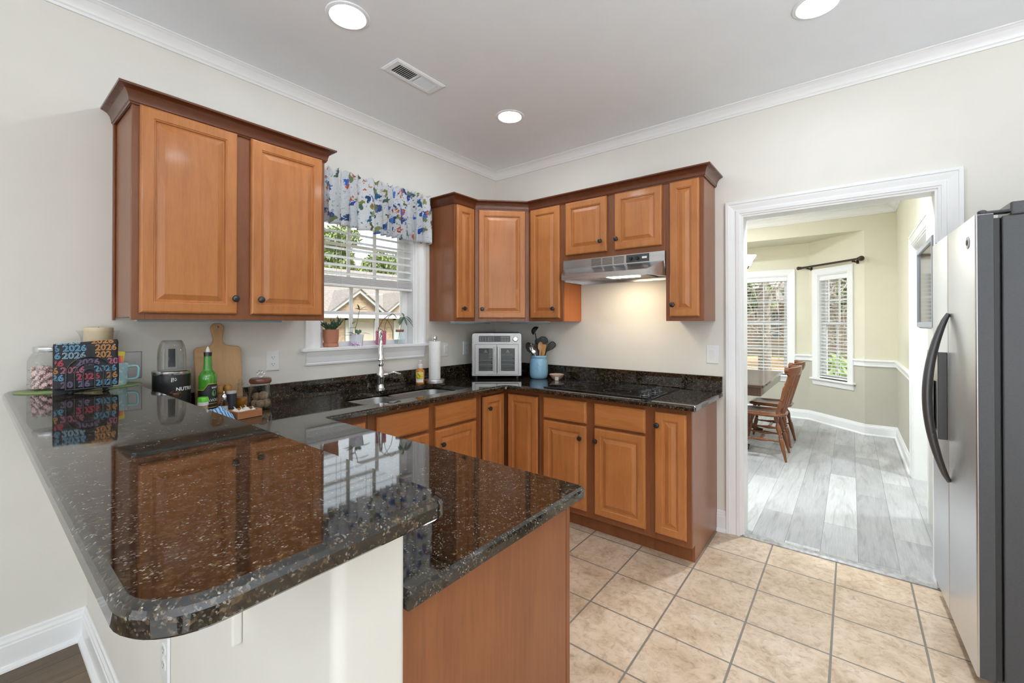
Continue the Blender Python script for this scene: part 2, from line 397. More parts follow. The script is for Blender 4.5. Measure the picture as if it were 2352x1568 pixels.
def text_mesh(s, size, ext=0.0, outline=0.0, bold=0.0):
    cu = bpy.data.curves.new('lettering', 'FONT'); cu.body = s; cu.size = size; cu.extrude = ext; cu.resolution_u = 3
    cu.offset = bold
    if outline > 0:
        cu.fill_mode = 'NONE'; cu.bevel_depth = outline; cu.bevel_resolution = 0; cu.extrude = 0
    o = bpy.data.objects.new('lettering', cu); COL.objects.link(o)
    dg = bpy.context.evaluated_depsgraph_get(); dg.update()
    me = o.evaluated_get(dg).to_mesh()
    vs = [tuple(v.co) for v in me.vertices]; fs = [tuple(p.vertices) for p in me.polygons]
    o.evaluated_get(dg).to_mesh_clear()
    bpy.data.objects.remove(o); bpy.data.curves.remove(cu)
    return vs, fs
# frames for the two cabinet walls: local (u along wall, v up, n outwards)
def onleft(x, y, z): return frame((x, y, z), (0, 1, 0), (0, 0, 1), (1, 0, 0))
def onback(x, y, z): return frame((x, y, z), (1, 0, 0), (0, 0, 1), (0, -1, 0))
def rect(w0, w1, h0, h1, n): return [(w0, h0, n), (w1, h0, n), (w1, h1, n), (w0, h1, n)]
def raised(mb, w, h, t, T, st=0.050):
    """raised panel door: mitred rings from the back to the raised field"""
    P = [(0, 0), (0, t - 0.008), (0.004, t - 0.002), (0.009, t), (st - 0.006, t), (st - 0.003, t - 0.003), (st, t - 0.003), (st + 0.003, t - 0.010), (st + 0.009, t - 0.010), (st + 0.030, t - 0.0015), (st + 0.032, t - 0.0005)]
    R = [rect(i, w - i, i, h - i, n) for i, n in P]
    return mb.rings(R, T)
def drawer_front(mb, w, h, t, T):
    P = [(0, 0), (0, t - 0.008), (0.004, t - 0.003), (0.007, t - 0.003), (0.011, t)]
    return mb.rings([rect(i, w - i, i, h - i, n) for i, n in P], T)
def knob(parent, u, v, n, T):
    m = MB(T); m.lathe([(0.006, -0.001), (0.0055, 0.012), (0.007, 0.014), (0.014, 0.018), (0.0165, 0.023), (0.0145, 0.029), (0.008, 0.032), (0.0, 0.0325)], (u, v, n), 20)
    return m.build('knob', M['black'], parent, smooth=True)
def door(parent, T, u0, u1, v0, v1, kn=None, st=0.050, t=0.020, mat='door'):
    m = MB(T @ Matrix.Translation((u0, v0, 0.0005))); raised(m, u1 - u0, v1 - v0, t, None, min(st, (u1 - u0) * 0.3))
    d = m.build('door', M[mat], parent)
    if kn: knob(d, kn[0], kn[1], t, T)
    return d

# ================================================================== the setting
CE = 2.782
def struct(name, mb, mat, **k):
    return mb.build(name, mat, kind='structure', **k)
# kitchen and dining floor
struct('floor', MB().box(0, 3.85, -2.70, 0.012, -0.06, 0).box(3.85, 6.5, -2.70, 0.0, -0.06, 0), M['tile'])
struct('floor', MB().box(0, 6.5, -7.2, -2.70, -0.06, 0.001), M['darkplank'])
struct('floor', MB().box(-0.1, 3.19, 0.012, 3.75, -0.06, 0.004).prism([(2.77, 3.75), (2.17, 4.35), (0.57, 4.35), (-0.03, 3.75)], -0.06, 0.004).box(3.19, 4.6, 0.5, 2.6, -0.06, 0.004), M['plank'])
thr = MB()
thr.rings([[(x, -0.012, 0.0005), (x, -0.010, 0.006), (x, 0.004, 0.013), (x, 0.040, 0.014), (x, 0.047, 0.0045)] for x in (2.072, 3.0)])
struct('trim_1', thr, plain('grey oak threshold', (0.33, 0.32, 0.30), 0.4, var=0.3, vs=40))
# ceilings
struct('ceiling', MB().box(-0.12, 6.62, -7.3, 3.87, CE, CE + 0.1), M['ceil'])
# window wall with its opening
WY0, WY1, WZ0, WZ1 = -1.725, -0.966, 1.216, 2.20
m = MB()
m.box(-0.14, 0, -7.3, WY0, 0, CE).box(-0.14, 0, WY1, 0.06, 0, CE).box(-0.14, 0, WY0, WY1, 0, WZ0 - 0.03).box(-0.14, 0, WY0, WY1, WZ1, CE)
struct('wall_left', m, M['wall'])
# stove wall with the cased opening into the breakfast room
OX0, OX1, OZ = 2.083, 2.992, 2.066
m = MB()
m.box(0, OX0, 0, 0.06, 0, CE).box(OX1, 6.62, 0, 0.06, 0, CE).box(OX0, OX1, 0, 0.06, OZ, CE)
struct('wall_back', m, M['wall'])
m = MB()
m.box(-0.14, OX0, 0.06, 0.12, 0, CE).box(OX1, 3.19, 0.06, 0.12, 0, CE).box(OX0, OX1, 0.06, 0.12, OZ, CE)
struct('wall_nook_front', m, M['nook_hi'])
# dining room walls behind the camera, with wide openings to daylight
m = MB()
m.box(-0.12, 6.62, -7.42, -7.3, 2.45, CE).box(-0.12, 0.5, -7.42, -7.3, 0, 2.45).box(6.1, 6.62, -7.42, -7.3, 0, 2.45).box(3.1, 3.5, -7.42, -7.3, 0, 2.45)
struct('wall_front', m, M['wall'])
m = MB()
m.box(6.5, 6.62, -7.3, 0, 2.45, CE).box(6.5, 6.62, -4.1, 0, 0, 2.45).box(6.5, 6.62, -7.3, -6.8, 0, 2.45)
struct('wall_right', m, M['wall'])
# half wall carrying the bar
KY0, KY1, KX = -2.768, -2.643, 2.05
m = MB(); m.prism(rpoly([(0.0, KY0), (KX, KY0), (KX, KY1), (0.0, KY1)], [0, 0.02, 0.012, 0]), 0, 1.066)
struct('wall_bar', m, M['wall'], smooth=True)
struct('trim_2', MB().box(1.62, 1.714, KY0 - 0.019, KY0 - 0.0005, 0.752, 1.064), M['wall'], bevel=0.004)
# crown moulding at the kitchen ceiling
CRO = [(0, CE - 0.068), (0.008, CE - 0.068), (0.012, CE - 0.058), (0.018, CE - 0.052), (0.020, CE - 0.045), (0.030, CE - 0.030), (0.043, CE - 0.016), (0.052, CE - 0.012), (0.056, CE - 0.008), (0.064, CE - 0.006), (0.064, CE - 0.0005), (0, CE - 0.0005)]
struct('trim_3', MB().sweep([(o + 0.0005, z) for o, z in CRO], [(0, -7.25), (0, 0), (6.5, 0)]), M['trim'], smooth=True, angle=0.4)
BB = [(0.0005, 0.0), (0.017, 0.0), (0.017, 0.095), (0.014, 0.100), (0.014, 0.108), (0.009, 0.118), (0.008, 0.128), (0.004, 0.134), (0.0005, 0.134)]
SHOE = [(0.017, 0), (0.032, 0), (0.030, 0.010), (0.024, 0.018), (0.017, 0.021)]
def base(name, path):
    struct(name, MB().sweep(BB, path).sweep(SHOE, path), M['trim'])
base('baseboard_left', [(0, -7.2), (0, KY0), (KX, KY0)])
base('baseboard_back', [(1.934, 0), (1.992, 0)])
# casing of the opening to the breakfast room (both faces, with jambs)
CAS = [(0, 0.0), (0, 0.008), (0.010, 0.010), (0.012, 0.014), (0.030, 0.015), (0.034, 0.011), (0.038, 0.011), (0.060, 0.017), (0.072, 0.019), (0.074, 0.023), (0.090, 0.023), (0.092, 0.018), (0.092, 0)]
def casing(mb, u0, u1, v1, T, v0=0.0, prof=CAS, legs=True):
    """three-sided mitred casing in the plane of T (u along, v up, n out)"""
    for a, bq in ((0, 1), (1, 2), (2, 3)):
        R = []
        for k in (a, bq):
            R.append([((u0 - o, v0, n), (u0 - o, v1 + o, n), (u1 + o, v1 + o, n), (u1 + o, v0, n))[k] for o, n in prof])
        mb.rings(R, T)
    return mb
m = MB(); casing(m, OX0, OX1, OZ, onback(0, -0.0005, 0))
m.box(OX0 - 0.0, OX0 + 0.012, -0.002, 0.122, 0, OZ).box(OX1 - 0.012, OX1, -0.002, 0.122, 0, OZ).box(OX0 + 0.0121, OX1 - 0.0121, -0.002, 0.122, OZ - 0.012, OZ)
casing(m, OX0, OX1, OZ, frame((0, 0.1205, 0), (1, 0, 0), (0, 0, 1), (0, 1, 0)))
struct('door_1', m, M['trim'])

# ---------------------------------------------------------------- kitchen window
win = thing('window_1', None, None, (0, (WY0 + WY1) / 2, WZ0), kind='structure')
T = onleft(0.0005, 0, 0)
m = MB(); casing(m, WY0, WY1, WZ1, T, WZ0)
m.build('casing', M['trim'], win)
m = MB(); m.box(-0.139, 0.0, WY0, WY0 + 0.012, WZ0, WZ1).box(-0.139, 0.0, WY1 - 0.012, WY1, WZ0, WZ1).box(-0.139, 0, WY0 + 0.0121, WY1 - 0.0121, WZ1 - 0.012, WZ1)
m.build('jamb', M['trim'], win)
m = MB(); m.box(-0.139, 0.0, WY0 + 0.0002, WY1 - 0.0002, WZ0 - 0.029, WZ0 - 0.0002).box(0.0003, 0.038, WY0 - 0.115, WY1 + 0.115, WZ0 - 0.022, WZ0)
m.build('sill', M['trim'], win, bevel=0.004)
AP = [(0.0005, 1.108), (0.012, 1.108), (0.014, 1.118), (0.012, 1.123), (0.014, 1.13), (0.020, 1.16), (0.029, 1.185), (0.031, 1.1935), (0.0005, 1.1935)]
m = MB(); m.rings([[(x, WY0 - (0.100 if s else 0.062) if False else yy, z) for x, z in AP] for yy, s in ((WY0 - 0.085, 0), (WY1 + 0.085, 1))])
m.build('apron', M['trim'], win)
def sash(mb, x0, x1, y0, y1, z0, z1, st, bot, top, ny, nz, mun=0.020):
    mb.box(x0, x1, y0, y0 + st, z0, z1).box(x0, x1, y1 - st, y1, z0, z1).box(x0, x1, y0 + st, y1 - st, z0, z0 + bot).box(x0, x1, y0 + st, y1 - st, z1 - top, z1)
    for i in range(1, ny):
        yc = y0 + st + (y1 - y0 - 2 * st) * i / ny; mb.box(x0 + 0.006, x1 - 0.006, yc - mun / 2, yc + mun / 2, z0 + bot, z1 - top)
    for i in range(1, nz):
        zc = z0 + bot + (z1 - z0 - bot - top) * i / nz; mb.box(x0 + 0.007, x1 - 0.007, y0 + st, y1 - st, zc - mun / 2, zc + mun / 2)
    return mb
sy0, sy1 = WY0 + 0.014, WY1 - 0.014
lo = sash(MB(), -0.100, -0.068, sy0, sy1, WZ0 + 0.002, 1.672, 0.052, 0.028, 0.034, 3, 2).build('lower_sash', M['trim'], win, bevel=0.002)
MB().box(-0.087, -0.083, sy0 + 0.046, sy1 - 0.046, WZ0 + 0.026, 1.645).build('pane', M['pane'], lo)
up = sash(MB(), -0.135, -0.103, sy0, sy1, 1.640, WZ1 - 0.012, 0.052, 0.034, 0.04, 3, 2).build('upper_sash', M['trim'], win, bevel=0.002)
MB().box(-0.121, -0.117, sy0 + 0.046, sy1 - 0.046, 1.668, WZ1 - 0.05).build('pane', M['pane'], up)
# blind half raised
bl = thing('window_blind', 'white slatted blind half lowered over the kitchen sink window', 'blind', (-0.03, (sy0 + sy1) / 2, 1.60))
by0, by1 = WY0 + 0.016, WY1 - 0.016
MB().box(-0.058, -0.004, by0, by1, 2.135, 2.182).build('headrail', M['trim'], bl, bevel=0.003)
m = MB()
z = 2.085
while z > 1.70:
    Ts = Matrix.Translation((-0.032, 0, z)) @ Matrix.Rotation(0.46, 4, 'Y')
    m.box(-0.025, 0.025, by0, by1, -0.0014, 0.0014, Ts); z -= 0.0545
for k in range(9): m.box(-0.057, -0.007, by0, by1, 1.634 + k * 0.0055, 1.637 + k * 0.0055)
m.build('slat', M['trim'], bl)
MB().box(-0.057, -0.007, by0, by1, 1.612, 1.631).build('bottom_rail', M['trim'], bl, bevel=0.003)
m = MB()
for yy in (by0 + 0.14, (by0 + by1) / 2 + 0.0, by1 - 0.14):
    for xx in (-0.0605, -0.0045): m.tube([(xx, yy, 1.62), (xx, yy, 2.14)], 0.0012, 5)
m.build('ladder_cord', M['offwhite'], bl)
# ---------------------------------------------------------------- valance
def valance_mat():
    m, nt, b = nmat('white floral valance cotton')
    uv = nt.nodes.new('ShaderNodeUVMap'); v = uv.outputs[0]
    def blot(scale, lo, hi, warp=0.35, off=0.0, sm=0.02):
        mp = nt.nodes.new('ShaderNodeMapping'); mp.inputs['Location'].default_value = (off, off * 1.7, off * 0.3); nt.links.new(v, mp.inputs['Vector'])
        nz = noise(nt, mp.outputs[0], scale * 2.2, 3, 0.6)
        ad = nt.nodes.new('ShaderNodeMix'); ad.data_type = 'VECTOR'; ad.inputs[0].default_value = 0.035 * warp
        nt.links.new(mp.outputs[0], ad.inputs[4]); nt.links.new(nz.outputs['Color'], ad.inputs[5])
        vo = nt.nodes.new('ShaderNodeTexVoronoi'); vo.inputs['Scale'].default_value = scale; vo.voronoi_dimensions = '2D'
        nt.links.new(ad.outputs[1], vo.inputs['Vector'])
        se = nt.nodes.new('ShaderNodeSeparateColor'); nt.links.new(vo.outputs['Color'], se.inputs[0])
        f = ramp(nt, vo.outputs['Distance'], [(lo, (1, 1, 1)), (hi, (0, 0, 0))])
        g = ramp(nt, se.outputs[0], [(0.0, (0, 0, 0)), (0.62, (1, 1, 1))], 'CONSTANT')
        mu = nt.nodes.new('ShaderNodeMix'); mu.data_type = 'RGBA'; mu.blend_type = 'MULTIPLY'; mu.inputs[0].default_value = 1
        nt.links.new(f, mu.inputs[6]); nt.links.new(g, mu.inputs[7])
        return mu.outputs[2], se.outputs[1]
    c = mixc(nt, 0.5, (0.80, 0.82, 0.84), (0.80, 0.82, 0.84))
    n = noise(nt, v, 34, 3, 0.6, 3.0)           # thin grey brown twigs
    c = mixc(nt, ramp(nt, n.outputs['Fac'], [(0.488, (0, 0, 0)), (0.50, (0.8, 0.8, 0.8)), (0.512, (0, 0, 0))]), c, (0.25, 0.22, 0.17))
    for scale, lo, hi, wp, off, cols in ((11, 0.24, 0.28, 3.0, 12.4, ((0.05, 0.10, 0.30), (0.10, 0.22, 0.58), (0.22, 0.26, 0.12))), (13, 0.22, 0.26, 2.6, 0.0, ((0.03, 0.08, 0.42), (0.06, 0.16, 0.62), (0.02, 0.07, 0.20))),
                                         (12, 0.20, 0.24, 2.4, 3.3, ((0.24, 0.25, 0.07), (0.34, 0.34, 0.12), (0.08, 0.15, 0.12))),
                                         (16, 0.17, 0.22, 2.4, 7.9, ((0.55, 0.12, 0.05), (0.62, 0.18, 0.08), (0.42, 0.08, 0.04))),
                                         (36, 0.12, 0.2, 1.5, 5.1, ((0.12, 0.25, 0.55), (0.25, 0.35, 0.45), (0.16, 0.22, 0.16))),
                                         (10, 0.18, 0.22, 3.5, 9.2, ((0.02, 0.12, 0.24), (0.03, 0.10, 0.30), (0.12, 0.14, 0.08)))):
        f, r = blot(scale, lo, hi, wp, off)
        col = ramp(nt, r, [(0.0, cols[0]), (0.4, cols[1]), (0.75, cols[2])], 'CONSTANT')
        c = mixc(nt, f, c, col)
    nt.links.new(c, b.inputs['Base Color']); sp(b, Roughness=0.85); b.inputs['Sheen Weight'].default_value = 0.1
    tr = nt.nodes.new('ShaderNodeBsdfTranslucent'); nt.links.new(c, tr.inputs['Color'])
    ms = nt.nodes.new('ShaderNodeMixShader'); ms.inputs[0].default_value = 0.3
    out = nt.nodes['Material Output']; nt.links.new(b.outputs[0], ms.inputs[1]); nt.links.new(tr.outputs[0], ms.inputs[2]); nt.links.new(ms.outputs[0], out.inputs['Surface'])
    return m
def make_valance():
    root = thing('valance_curtain', 'white ruffled valance with blue birds and flowers above the sink window', 'curtain', (0.07, -1.33, 2.0))
    y0, y1 = -1.815, -0.835; N, K = 260, 22
    ztop, zbot = 2.352, 1.992
    def pt(s, k):
        t = k / K; y = y0 + (y1 - y0) * s
        z = ztop - (ztop - zbot) * t
        amp = 0.010 + 0.016 * t
        ph = 2 * PI * (15.5 * s + 0.5 * math.sin(9 * s) + 0.25 * math.sin(23 * s))
        x = 0.066 + amp * math.sin(ph) + 0.006 * t * math.sin(ph * 0.5 + 1)
        if 0.10 < t < 0.22: x -= 0.004
        if t < 0.04: x += 0.004 * math.sin(ph * 2.3)
        if t < 0.12: z += 0.010 * math.sin(ph * 1.31 + 0.6) * (1 - t / 0.12)
        z += 0.010 * t * math.sin(5.2 * s + 1.0) + 0.005 * t * math.cos(ph)
        y += 0.008 * math.cos(ph) * (0.4 + t)
        y = min(y, -0.874 + 0.05 * min(1, max(0, (t - 0.20) / 0.2)) * (0.5 + 0.5 * t)) if s < 0.999 else -0.874 + 0.05 * min(1, max(0, (t - 0.20) / 0.2)) * (0.5 + 0.5 * t)
        if s > 0.985: x *= max(0.12, 1 - (s - 0.985) / 0.015)
        if s < 0.015: x *= max(0.12, 1 - (0.015 - s) / 0.015)
        return (x, y, z)
    vs = [pt(i / N, k) for k in range(K + 1) for i in range(N + 1)]
    fs = [(k * (N + 1) + i, k * (N + 1) + i + 1, (k + 1) * (N + 1) + i + 1, (k + 1) * (N + 1) + i) for k in range(K) for i in range(N)]
    m = MB(); m.add(vs, fs); o = m.build('fabric', valance_mat(), root, smooth=True, angle=2.0)
    uvl = o.data.uv_layers.new(name='UVMap')
    for p in o.data.polygons:
        for li in p.loop_indices:
            vi = o.data.loops[li].vertex_index; k, i = divmod(vi, N + 1)
            uvl.data[li].uv = (i / N * 1.5, -k / K * 0.36)
    sd = o.modifiers.new('thickness', 'SOLIDIFY'); sd.thickness = 0.0012
    MB().tube([(0.004, y0 + 0.02, 2.312), (0.040, y0 + 0.022, 2.312), (0.040, -0.892, 2.312), (0.004, -0.890, 2.312)], 0.005, 8).build('curtain_rod', M['white'], root)
make_valance()

# ================================================================== cabinets
CT, UB = 0.914, 1.384
UT = 2.283        # top of the wall cabinet boxes
def crown_prof(z0, z1, out):
    h = z1 - z0
    return [(0, z0), (0.007, z0), (0.009, z0 + 0.10 * h), (0.012, z0 + 0.13 * h), (0.013, z0 + 0.30 * h), (0.014, z0 + 0.34 * h), (0.017, z0 + 0.52 * h), (0.026, z0 + 0.72 * h), (0.040, z0 + 0.84 * h), (out - 0.001, z0 + 0.86 * h), (out, z0 + 0.90 * h), (out, z1 - 0.001), (out - 0.002, z1), (0, z1)]
# --- left wall cabinet
LD = 0.328
c = thing('wall_cabinet', 'large two-door cherry wall cabinet left of the sink window', 'cabinet', (0, -2.275, UB))
m = MB(); m.box(0.002, LD - 0.019, -2.682, -1.867, UB + 0.012, UT)
m.build('body', M['panel'], c)
m = MB(); y0, y1 = -2.685, -1.864
m.box(LD - 0.019, LD, y0, y0 + 0.045, UB, UT).box(LD - 0.019, LD, y1 - 0.045, y1, UB, UT).box(LD - 0.019, LD, -2.32, -2.225, UB, UT).box(LD - 0.0185, LD - 0.0005, y0 + 0.045, y1 - 0.045, UB, UB + 0.045).box(LD - 0.0185, LD - 0.0005, y0 + 0.045, y1 - 0.045, UT - 0.045, UT)
m.build('face_frame', M['frame'], c, bevel=0.0015)
MB().box(0.002, 0.021, -2.692, -2.6825, UB, UT - 0.01).build('scribe_moulding', M['frame'], c, bevel=0.002)
T = onleft(LD, 0, 0)
door(c, T, -2.661, -2.303, 1.412, 2.272, (-2.316, 1.485))
door(c, T, -2.243, -1.884, 1.412, 2.272, (-2.205, 1.485))
m = MB().sweep(crown_prof(2.268, 2.337, 0.048), [(0.001, -2.685), (LD, -2.685), (LD, -1.864), (0.001, -1.864)])
m.box(0.002, LD - 0.002, -2.683, -1.866, 2.284, 2.30)
m.build('crown_moulding', M['crown'], c, smooth=True, angle=0.35)
# --- right hand wall cabinets
D = 0.2835; DI = 0.5931
FRT = 0.019
def stile(m, T, u0, u1, v0=UB, v1=UT): m.box(u0, u1, v0, v1, -FRT, 0, T)
# narrow cabinet on the window wall
c = thing('wall_cabinet', 'narrow cherry wall cabinet on the window wall, next to the floral valance', 'cabinet', (0, -0.705, UB))
m = MB(); m.box(0.002, D - FRT, -0.8185, -DI - 0.001, UB + 0.002, UT); m.build('body', M['panel'], c)
T = onleft(D, 0, 0); m = MB(); stile(m, T, -0.8199, -0.790); stile(m, T, -0.625, -DI - 0.0005); m.box(-0.79, -0.625, UB, UB + 0.04, -FRT, -0.0005, T).box(-0.79, -0.625, UT - 0.04, UT, -FRT, -0.0005, T)
m.build('face_frame', M['frame'], c, bevel=0.0015)
door(c, T, -0.803, -0.615, 1.410, 2.272, (-0.747, 1.483))
# diagonal corner cabinet
c = thing('wall_cabinet', 'diagonal cherry corner wall cabinet above the air fryer oven', 'cabinet', (0.2, -0.2, UB))
q = 0.013
m = MB(); m.prism([(0.002, -0.002), (0.002, -DI + 0.001), (D - 0.001, -DI + 0.001), (D - 0.001 - 0.0, -DI + q), (DI - q, -D + 0.001), (DI - 0.001, -D + 0.001), (DI - 0.001, -0.002)], UB + 0.002, UT); m.build('body', M['panel'], c)
dl = math.hypot(DI - D, DI - D); uu = Vector((1, 1, 0)).normalized(); nn = Vector((1, -1, 0)).normalized()
T = frame((D, -DI, 0), uu, (0, 0, 1), nn)
m = MB(); m.box(0, 0.034, UB, UT, -0.012, 0, T).box(dl - 0.034, dl, UB, UT, -0.012, 0, T).box(0.034, dl - 0.034, UB, UB + 0.04, -0.012, -0.0005, T).box(0.034, dl - 0.034, UT - 0.04, UT, -0.012, -0.0005, T)
m.build('face_frame', M['frame'], c, bevel=0.0015)
door(c, T, 0.030, dl - 0.030, 1.410, 2.272, (0.058, 1.482))
# narrow cabinet left of the hood
A0, A1, B1, E1 = DI, 0.914, 1.693, 1.926
T = onback(0, -D, 0)
c = thing('wall_cabinet', 'cherry wall cabinet between the corner cabinet and the range hood', 'cabinet', (0.75, 0, UB))
m = MB(); m.box(A0 + 0.001, A1 - 0.0005, -D + FRT, -0.002, UB + 0.002, UT); m.build('body', wood('hood-glow cherry side', (0.42, 0.120, 0.022), (0.48, 0.145, 0.028), (0.54, 0.170, 0.036)), c)  # warm hood lamp glow is put into this lighter, more orange wood
m = MB(); stile(m, T, A0 + 0.0005, 0.625); stile(m, T, 0.884, A1); m.box(0.625, 0.884, UB, UB + 0.04, -FRT, -0.0005, T).box(0.625, 0.884, UT - 0.04, UT, -FRT, -0.0005, T)
m.build('face_frame', M['frame'], c, bevel=0.0015)
door(c, T, 0.617, 0.891, 1.410, 2.274, (0.843, 1.482))
# cabinet above the hood
c = thing('wall_cabinet', 'short two-door cherry wall cabinet above the range hood', 'cabinet', (1.30, 0, 1.842))
m = MB(); m.box(A1 + 0.0005, B1 - 0.0005, -D + FRT, -0.002, 1.845, UT); m.build('body', M['panel'], c)
m = MB(); stile(m, T, A1 + 0.0005, 0.955, 1.842); stile(m, T, 1.265, 1.355, 1.842); stile(m, T, 1.655, B1 - 0.0005, 1.842); m.box(0.955, 1.655, 1.842, 1.89, -FRT, -0.0005, T).box(0.955, 1.655, UT - 0.04, UT, -FRT, -0.0005, T)
m.build('face_frame', M['frame'], c, bevel=0.0015)
door(c, T, 0.943, 1.281, 1.880, 2.274, (1.241, 1.953))
door(c, T, 1.341, 1.671, 1.880, 2.274, (1.362, 1.953))
# tall narrow cabinet on the right
c = thing('wall_cabinet', 'tall narrow cherry wall cabinet right of the range hood', 'cabinet', (1.81, 0, UB))
m = MB(); m.box(B1 + 0.0005, E1 - 0.001, -D + FRT, -0.002, UB + 0.002, UT); m.build('body', M['panel'], c)
m = MB(); stile(m, T, B1, 1.733); stile(m, T, 1.89, E1); m.box(1.733, 1.89, UB, UB + 0.04, -FRT, -0.0005, T).box(1.733, 1.89, UT - 0.04, UT, -FRT, -0.0005, T)
m.build('face_frame', M['frame'], c, bevel=0.0015)
door(c, T, 1.721, 1.902, 1.412, 2.274, (1.744, 1.488))
# continuous crown over the run
m = MB().sweep(crown_prof(2.276, 2.345, 0.048), [(0.001, -0.8199), (D + 0.0005, -0.8199), (D + 0.0005, -DI), (DI, -D - 0.0005), (E1, -D - 0.0005), (E1, -0.001)])
o = m.build('crown_moulding', M['crown'], smooth=True, angle=0.35)
tag(o, 'dark cherry crown moulding running along the top of the corner wall cabinets', 'moulding')
# light strips under the wall cabinets
M['strip'] = plain('blue grey light lens', (0.22, 0.30, 0.34), 0.25)
def strip(x0, x1, y0, y1, z, label):
    t = thing('under_cabinet_light', label, 'light strip', ((x0 + x1) / 2, (y0 + y1) / 2, z), group='under cabinet light strips')
    MB().box(x0, x1, y0, y1, z + 0.006, z + 0.013).build('housing', M['white'], t, bevel=0.002)
    MB().box(x0 + 0.004, x1 - 0.004, y0 + 0.008, y1 - 0.008, z - 0.006, z + 0.0062).build('lens', M['strip'], t, bevel=0.002)
strip(0.262, 0.305, -2.67, -2.07, UB - 0.0022, 'slim light strip under the large left wall cabinet, above the cutting board')
strip(0.215, 0.26, -0.80, -0.36, UB - 0.0125, 'slim light strip under the corner cabinets, along the window wall')
strip(0.37, 0.75, -0.26, -0.215, UB - 0.0125, 'slim light strip under the corner cabinets, along the stove wall')

# --- base cabinets
BD = 0.576; TK = 0.062; BT = 0.882
T2 = onback(0, -BD, 0); T1 = onleft(BD, 0, 0)
def fronts_frame(c, T, segs, name='face_frame', t=0.019):
    m = MB()
    for u0, u1, v0, v1, r in segs: m.box(u0, u1, v0, v1, -t, -r, T)
    return m.build(name, M['frame'], c, bevel=0.0015)
# corner cabinet
c = thing('base_cabinet', 'cherry corner base cabinet with a folding door pair below the air fryer oven', 'cabinet', (0.4, -0.4, 0))
m = MB(); m.prism([(0.002, -0.002), (0.002, -0.866), (BD - 0.02, -0.866), (BD - 0.02, -BD + 0.02), (0.912, -BD + 0.02), (0.912, -0.002)], 0.10, BT); m.prism([(0.002, -0.002), (0.002, -0.866), (BD - TK, -0.866), (BD - TK, -BD + TK), (0.912, -BD + TK), (0.912, -0.002)], 0.0, 0.10)
m.build('body', M['frame'], c)
fronts_frame(c, T1, [(-0.866, -0.838, 0.10, BT, 0), (-0.838, -0.5945, 0.855, BT, 0)])
fronts_frame(c, T2, [(0.893, 0.9125, 0.10, BT, 0), (0.5945, 0.893, 0.855, BT, 0)])
door(c, T1, -0.830, -0.600, 0.135, 0.846, (-0.783, 0.762))
door(c, T2, 0.600 + 0.022, 0.888, 0.135, 0.846)
# cooktop cabinet
c = thing('base_cabinet', 'two-door cherry base cabinet under the cooktop', 'cabinet', (1.30, -0.3, 0))
m = MB(); m.box(0.9145, 1.6965, -BD + 0.019, -0.002, 0.10, BT).box(0.9145, 1.6965, -BD + TK, -0.002, 0, 0.10); m.build('body', M['frame'], c)
fronts_frame(c, T2, [(0.9135, 0.952, 0.10, BT, 0), (1.263, 1.347, 0.10, BT, 0), (1.660, 1.6965, 0.10, BT, 0), (0.952, 1.66, 0.10, 0.15, 0.0005), (0.952, 1.66, 0.69, 0.72, 0.0005), (0.952, 1.66, 0.84, BT, 0.0005)])
for u0, u1, kx in ((0.940, 1.275, 1.240), (1.335, 1.671, 1.353)):
    m = MB(T2 @ Matrix.Translation((u0, 0.712, 0.0005))); drawer_front(m, u1 - u0, 0.142, 0.02, None); m.build('drawer_front', M['doorhx'], c)
    door(c, T2, u0, u1, 0.140, 0.694, (kx, 0.616))
# narrow cabinet with the finished end
c = thing('base_cabinet', 'narrow cherry base cabinet with finished side beside the doorway', 'cabinet', (1.81, -0.3, 0))
m = MB(); m.box(1.6975, 1.918, -BD + 0.019, -0.002, 0.10, BT).box(1.6975, 1.918, -BD + TK, -0.002, 0, 0.10); m.build('body', M['frame'], c)
fronts_frame(c, T2, [(1.697, 1.74, 0.10, BT, 0), (1.895, 1.933, 0.10, BT, 0), (1.74, 1.895, 0.10, 0.15, 0.0005), (1.74, 1.895, 0.84, BT, 0.0005)])
door(c, T2, 1.728, 1.908, 0.140, 0.852, (1.747, 0.776))
m = MB(); m.prism([(-0.002, 0.0), (-0.002, BT), (-BD + 0.0195, BT), (-BD + 0.0195, 0.10), (-BD + TK, 0.10), (-BD + TK, 0)], 1.9185, 1.933, frame((0, 0, 0), (0, 1, 0), (0, 0, 1), (1, 0, 0)))
m.build('end_panel', M['panel'], c)
# sink base on the window wall
c = thing('base_cabinet', 'cherry sink base cabinet with two false drawer fronts below the window', 'cabinet', (0.3, -1.31, 0))
m = MB(); m.box(0.002, BD - 0.019, -1.752, -0.868, 0.10, 0.62).box(0.002, BD - TK, -1.752, -0.868, 0, 0.10).box(0.002, 0.05, -1.752, -0.868, 0.62, BT).box(BD - 0.035, BD - 0.019, -1.752, -0.868, 0.62, BT); m.build('body', M['frame'], c)
fronts_frame(c, T1, [(-1.752, -1.69, 0.10, BT, 0), (-1.34, -1.267, 0.10, BT, 0), (-0.915, -0.8675, 0.10, BT, 0), (-1.69, -0.915, 0.10, 0.15, 0.0005), (-1.69, -0.915, 0.69, 0.72, 0.0005), (-1.69, -0.915, 0.84, BT, 0.0005)])
for u0, u1, kx in ((-1.702, -1.330, -1.37), (-1.277, -0.905, -1.232)):
    m = MB(T1 @ Matrix.Translation((u0, 0.712, 0.0005))); drawer_front(m, u1 - u0, 0.140, 0.02, None); m.build('drawer_front', M['doorh'], c)
    door(c, T1, u0, u1, 0.140, 0.694, (kx, 0.604))
